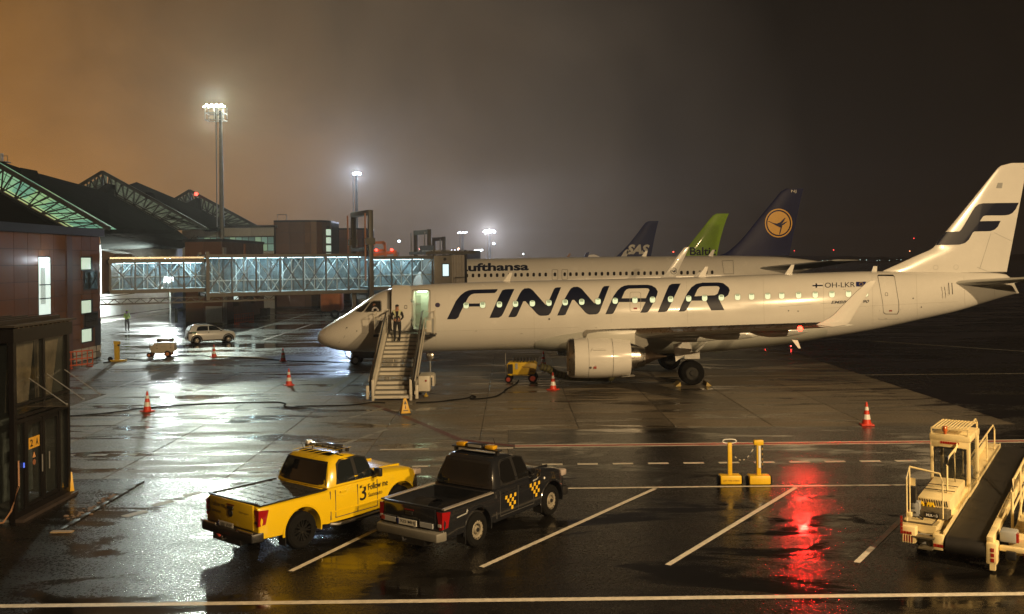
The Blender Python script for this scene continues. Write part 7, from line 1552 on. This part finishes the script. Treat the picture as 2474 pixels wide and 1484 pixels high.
fr_ = MB(); lo_ = rrect(.5, 1.36, cw_ - .12, .92, .12); li_ = rrect(.5, 1.36, cw_ - .18, .86, .10)
flat([lo_, li_], lambda u, v: (cx_ - .052, u, v)).build('window_seal', M_blk, bl)
for y in ys_: lb('cab_window', (cx_ + cl_ / 2, y, 1.4), (cl_ - .12, .012, .95), M_lg)
lb('cab_window', (cx_ + cl_, .5, 1.4), (.012, cw_ - .1, .95), M_lg)
for k in range(8): lb('reflector', (cx_ - .055, .28 + k * .062, cz1 - .10), (.012, .052, .055), P_rl)
lb('seat', (cx_ + .35, .45, 1.05), (.42, .5, .16), M_blk, .04); lb('seat_back', (cx_ + .16, .45, 1.30), (.12, .46, .5), M_blk, .04)
MB().tube([(cx_ + .78 + .05 * math.sin(a), .45 + .20 * math.cos(a), 1.30 + .16 * math.sin(a)) for a in [2 * math.pi * k / 18 for k in range(19)]], .014, 6).build('steering_wheel', M_blk, bl, smooth=True); lb('dashboard', (cx_ + .95, .5, 1.1), (.2, .8, .3), M_grey, .03)
fr2 = (cx_ - .05, cx_ + cl_ + .02)
for k in range(11): lb('roof_rack_slat', ((fr2[0] + fr2[1]) / 2, .06 + k * .088, cz1 + .24), (fr2[1] - fr2[0], .035, .02), M_bl)
for x in fr2: lb('roof_rack_frame', (x, .5, cz1 + .22), (.03, cw_ + .02, .04), M_bl); [lb('rack_post', (x, y, cz1 + .16), (.03, .03, .14), M_bl) for y in ys_]
MB().lathe((cx_ - .02, .62, cz1 + .10), (0, 0, 1), [(0, .04), (.05, .05), (.06, .075), (.12, .08), (.17, .06), (.18, .01)], 16, True).build('beacon', mat('beacon_orange', (.45, .10, .02), .2, coat=1), bl, smooth=True)
# railings beside the belt
def rail(pts, name='railing', r_=.022): return MB().tube(pts, r_, 8).build(name, M_bl, bl, smooth=True)
zl = lambda x, h: ez(x) + h
rail([(1.7, .30, zl(1.7, .1)), (1.7, .30, zl(1.7, .98)), (1.95, .30, zl(1.95, 1.12)), (3.0, .30, zl(3.0, 1.12))], r_=.026)
rail([(2.6, .30, zl(2.6, .1)), (2.6, .30, zl(2.6, 1.05)), (3.0, .30, zl(3, 1.22)), (5.4, .30, zl(5.4, 1.22)), (5.6, .30, zl(5.6, 1.1)), (5.6, .30, zl(5.6, .1))], r_=.026)
rail([(3.2, .06, zl(3.2, .1)), (3.2, .06, zl(3.2, .62)), (3.4, .06, zl(3.4, .78)), (6.8, .06, zl(6.8, .78)), (7.05, .06, zl(7.05, .62)), (7.05, .06, zl(7.05, .1))], r_=.024)
for x in (4.4, 5.8): rail([(x, .06, zl(x, .1)), (x, .06, zl(x, .78))])
for x in (3.6, 4.6): rail([(x, .30, zl(x, .1)), (x, .30, zl(x, 1.22))]); 
yr = -BW - .30
rail([(1.2, yr, .35), (1.2, yr, 1.35), (1.45, yr, 1.55), (7.2, yr, 1.9), (7.2, yr, 1.0)], r_=.028); rail([(1.25, yr, .95), (6.8, yr, 1.35)]); rail([(1.7, yr - .02, .5), (4.6, yr - .02, 1.75)], 'diagonal_strut', .02)
for x in (2.5, 4.2, 5.8): rail([(x, yr, .5), (x, yr, 1.55 + (x - 1.4) * .06)])
# right hand chassis
lb('chassis', (3.6, -BW - .62, .42), (6.2, .62, .34), M_bl, .03); lb('side_cabinet', (1.35, -BW - .75, .80), (.9, .42, .55), M_bl, .03); lb('rear_beam', (.22, -BW - .62, .44), (.12, .86, .10), M_bl, .02)
for k in range(6): lb('lamp_guard_bar', (.12, -BW - .66 - k * .055, .32), (.015, .016, .18), M_bl)
lb('rear_lamp', (.16, -BW - .80, .32), (.03, .36, .17), P_rl); lb('tow_coupling', (.16, -BW - .40, .34), (.16, .18, .16), M_blk, .02); lb('cylinder_block', (.55, -BW - .32, .62), (.36, .30, .22), M_grey, .03); lb('red_cap', (.44, -BW - .48, .62), (.12, .06, .18), P_rl)
for k in range(4): lb('reflector', (.885, -BW - .58 - k * .075, .56), (.012, .058, .06), P_rl)
for k in range(3): lb('reflector', (.885, -BW - .90, .56 + k * .075), (.012, .05, .06), P_rl)
lb('warning_decal', (.89, -BW - .80, .86), (.012, .12, .14), P_y); lb('warning_decal', (.89, -BW - .80, .71), (.012, .12, .12), P_y)
# platform guard at the near left
rail([(.15, .92, .72), (.15, .92, 1.62), (.42, .92, 1.80), (.42, .92, .8)], r_=.02); rail([(.42, .92, 1.80), (.42, .18, 1.72), (.42, .12, 1.55), (.42, .12, .8)], r_=.02)
lb('control_panel', (.52, .88, 1.12), (.10, .18, .46), M_blk, .01); lb('document_frame', (.46, .88, 1.48), (.02, .18, .16), M_bl); lb('control_box', (.60, .84, .90), (.26, .24, .3), M_grey, .02)
MB().tube([(.30, .70, .80), (.38, .60, .74), (.5, .62, .74), (.55, .75, .8), (.42, .82, .86)], .018, 6).build('hose', M_blk, bl, smooth=True); lb('work_lamp', (.18, .86, .86), (.10, .12, .10), M_bl, .02)
for (x, y) in ((1.1, .82), (5.6, .82), (1.1, -BW - .75), (5.6, -BW - .75)):
    w_ = wheel_mb((x, y, .33), .33, .22, (0, 1, 0), 22).build('tyre', M_dark, bl, smooth=True); hub_mb((x, y, .33), .33, .22).build('hub', M_bl, w_, smooth=True)

for o in bl.children:
    if not o.data.get('narrowed'):
        for v in o.data.vertices:
            if v.co.y > 0: v.co.y *= .80
        o.data['narrowed'] = 1
# ================================================================== FOG AND RAIN IN THE AIR
HAZE = .00040
hz = MB().box((60, 330, 19), (1900, 1400, 42)).build('haze', None or mat('haze', (1, 1, 1)))
m = bpy.data.materials.new('fog'); m.use_nodes = True; t = m.node_tree; t.nodes.clear(); o_ = N(t, 'ShaderNodeOutputMaterial'); pv = N(t, 'ShaderNodeVolumePrincipled'); pv.inputs['Color'].default_value = (1, .88, .75, 1)
pv.inputs['Density'].default_value = HAZE; pv.inputs['Anisotropy'].default_value = .6; t.links.new(pv.outputs[0], o_.inputs['Volume']); hz.data.materials[0] = m; hz['kind'] = 'stuff'; hz['label'] = 'thin rainy fog'
M_dark.node_tree.nodes['Principled BSDF'].inputs['Specular IOR Level'].default_value = .15
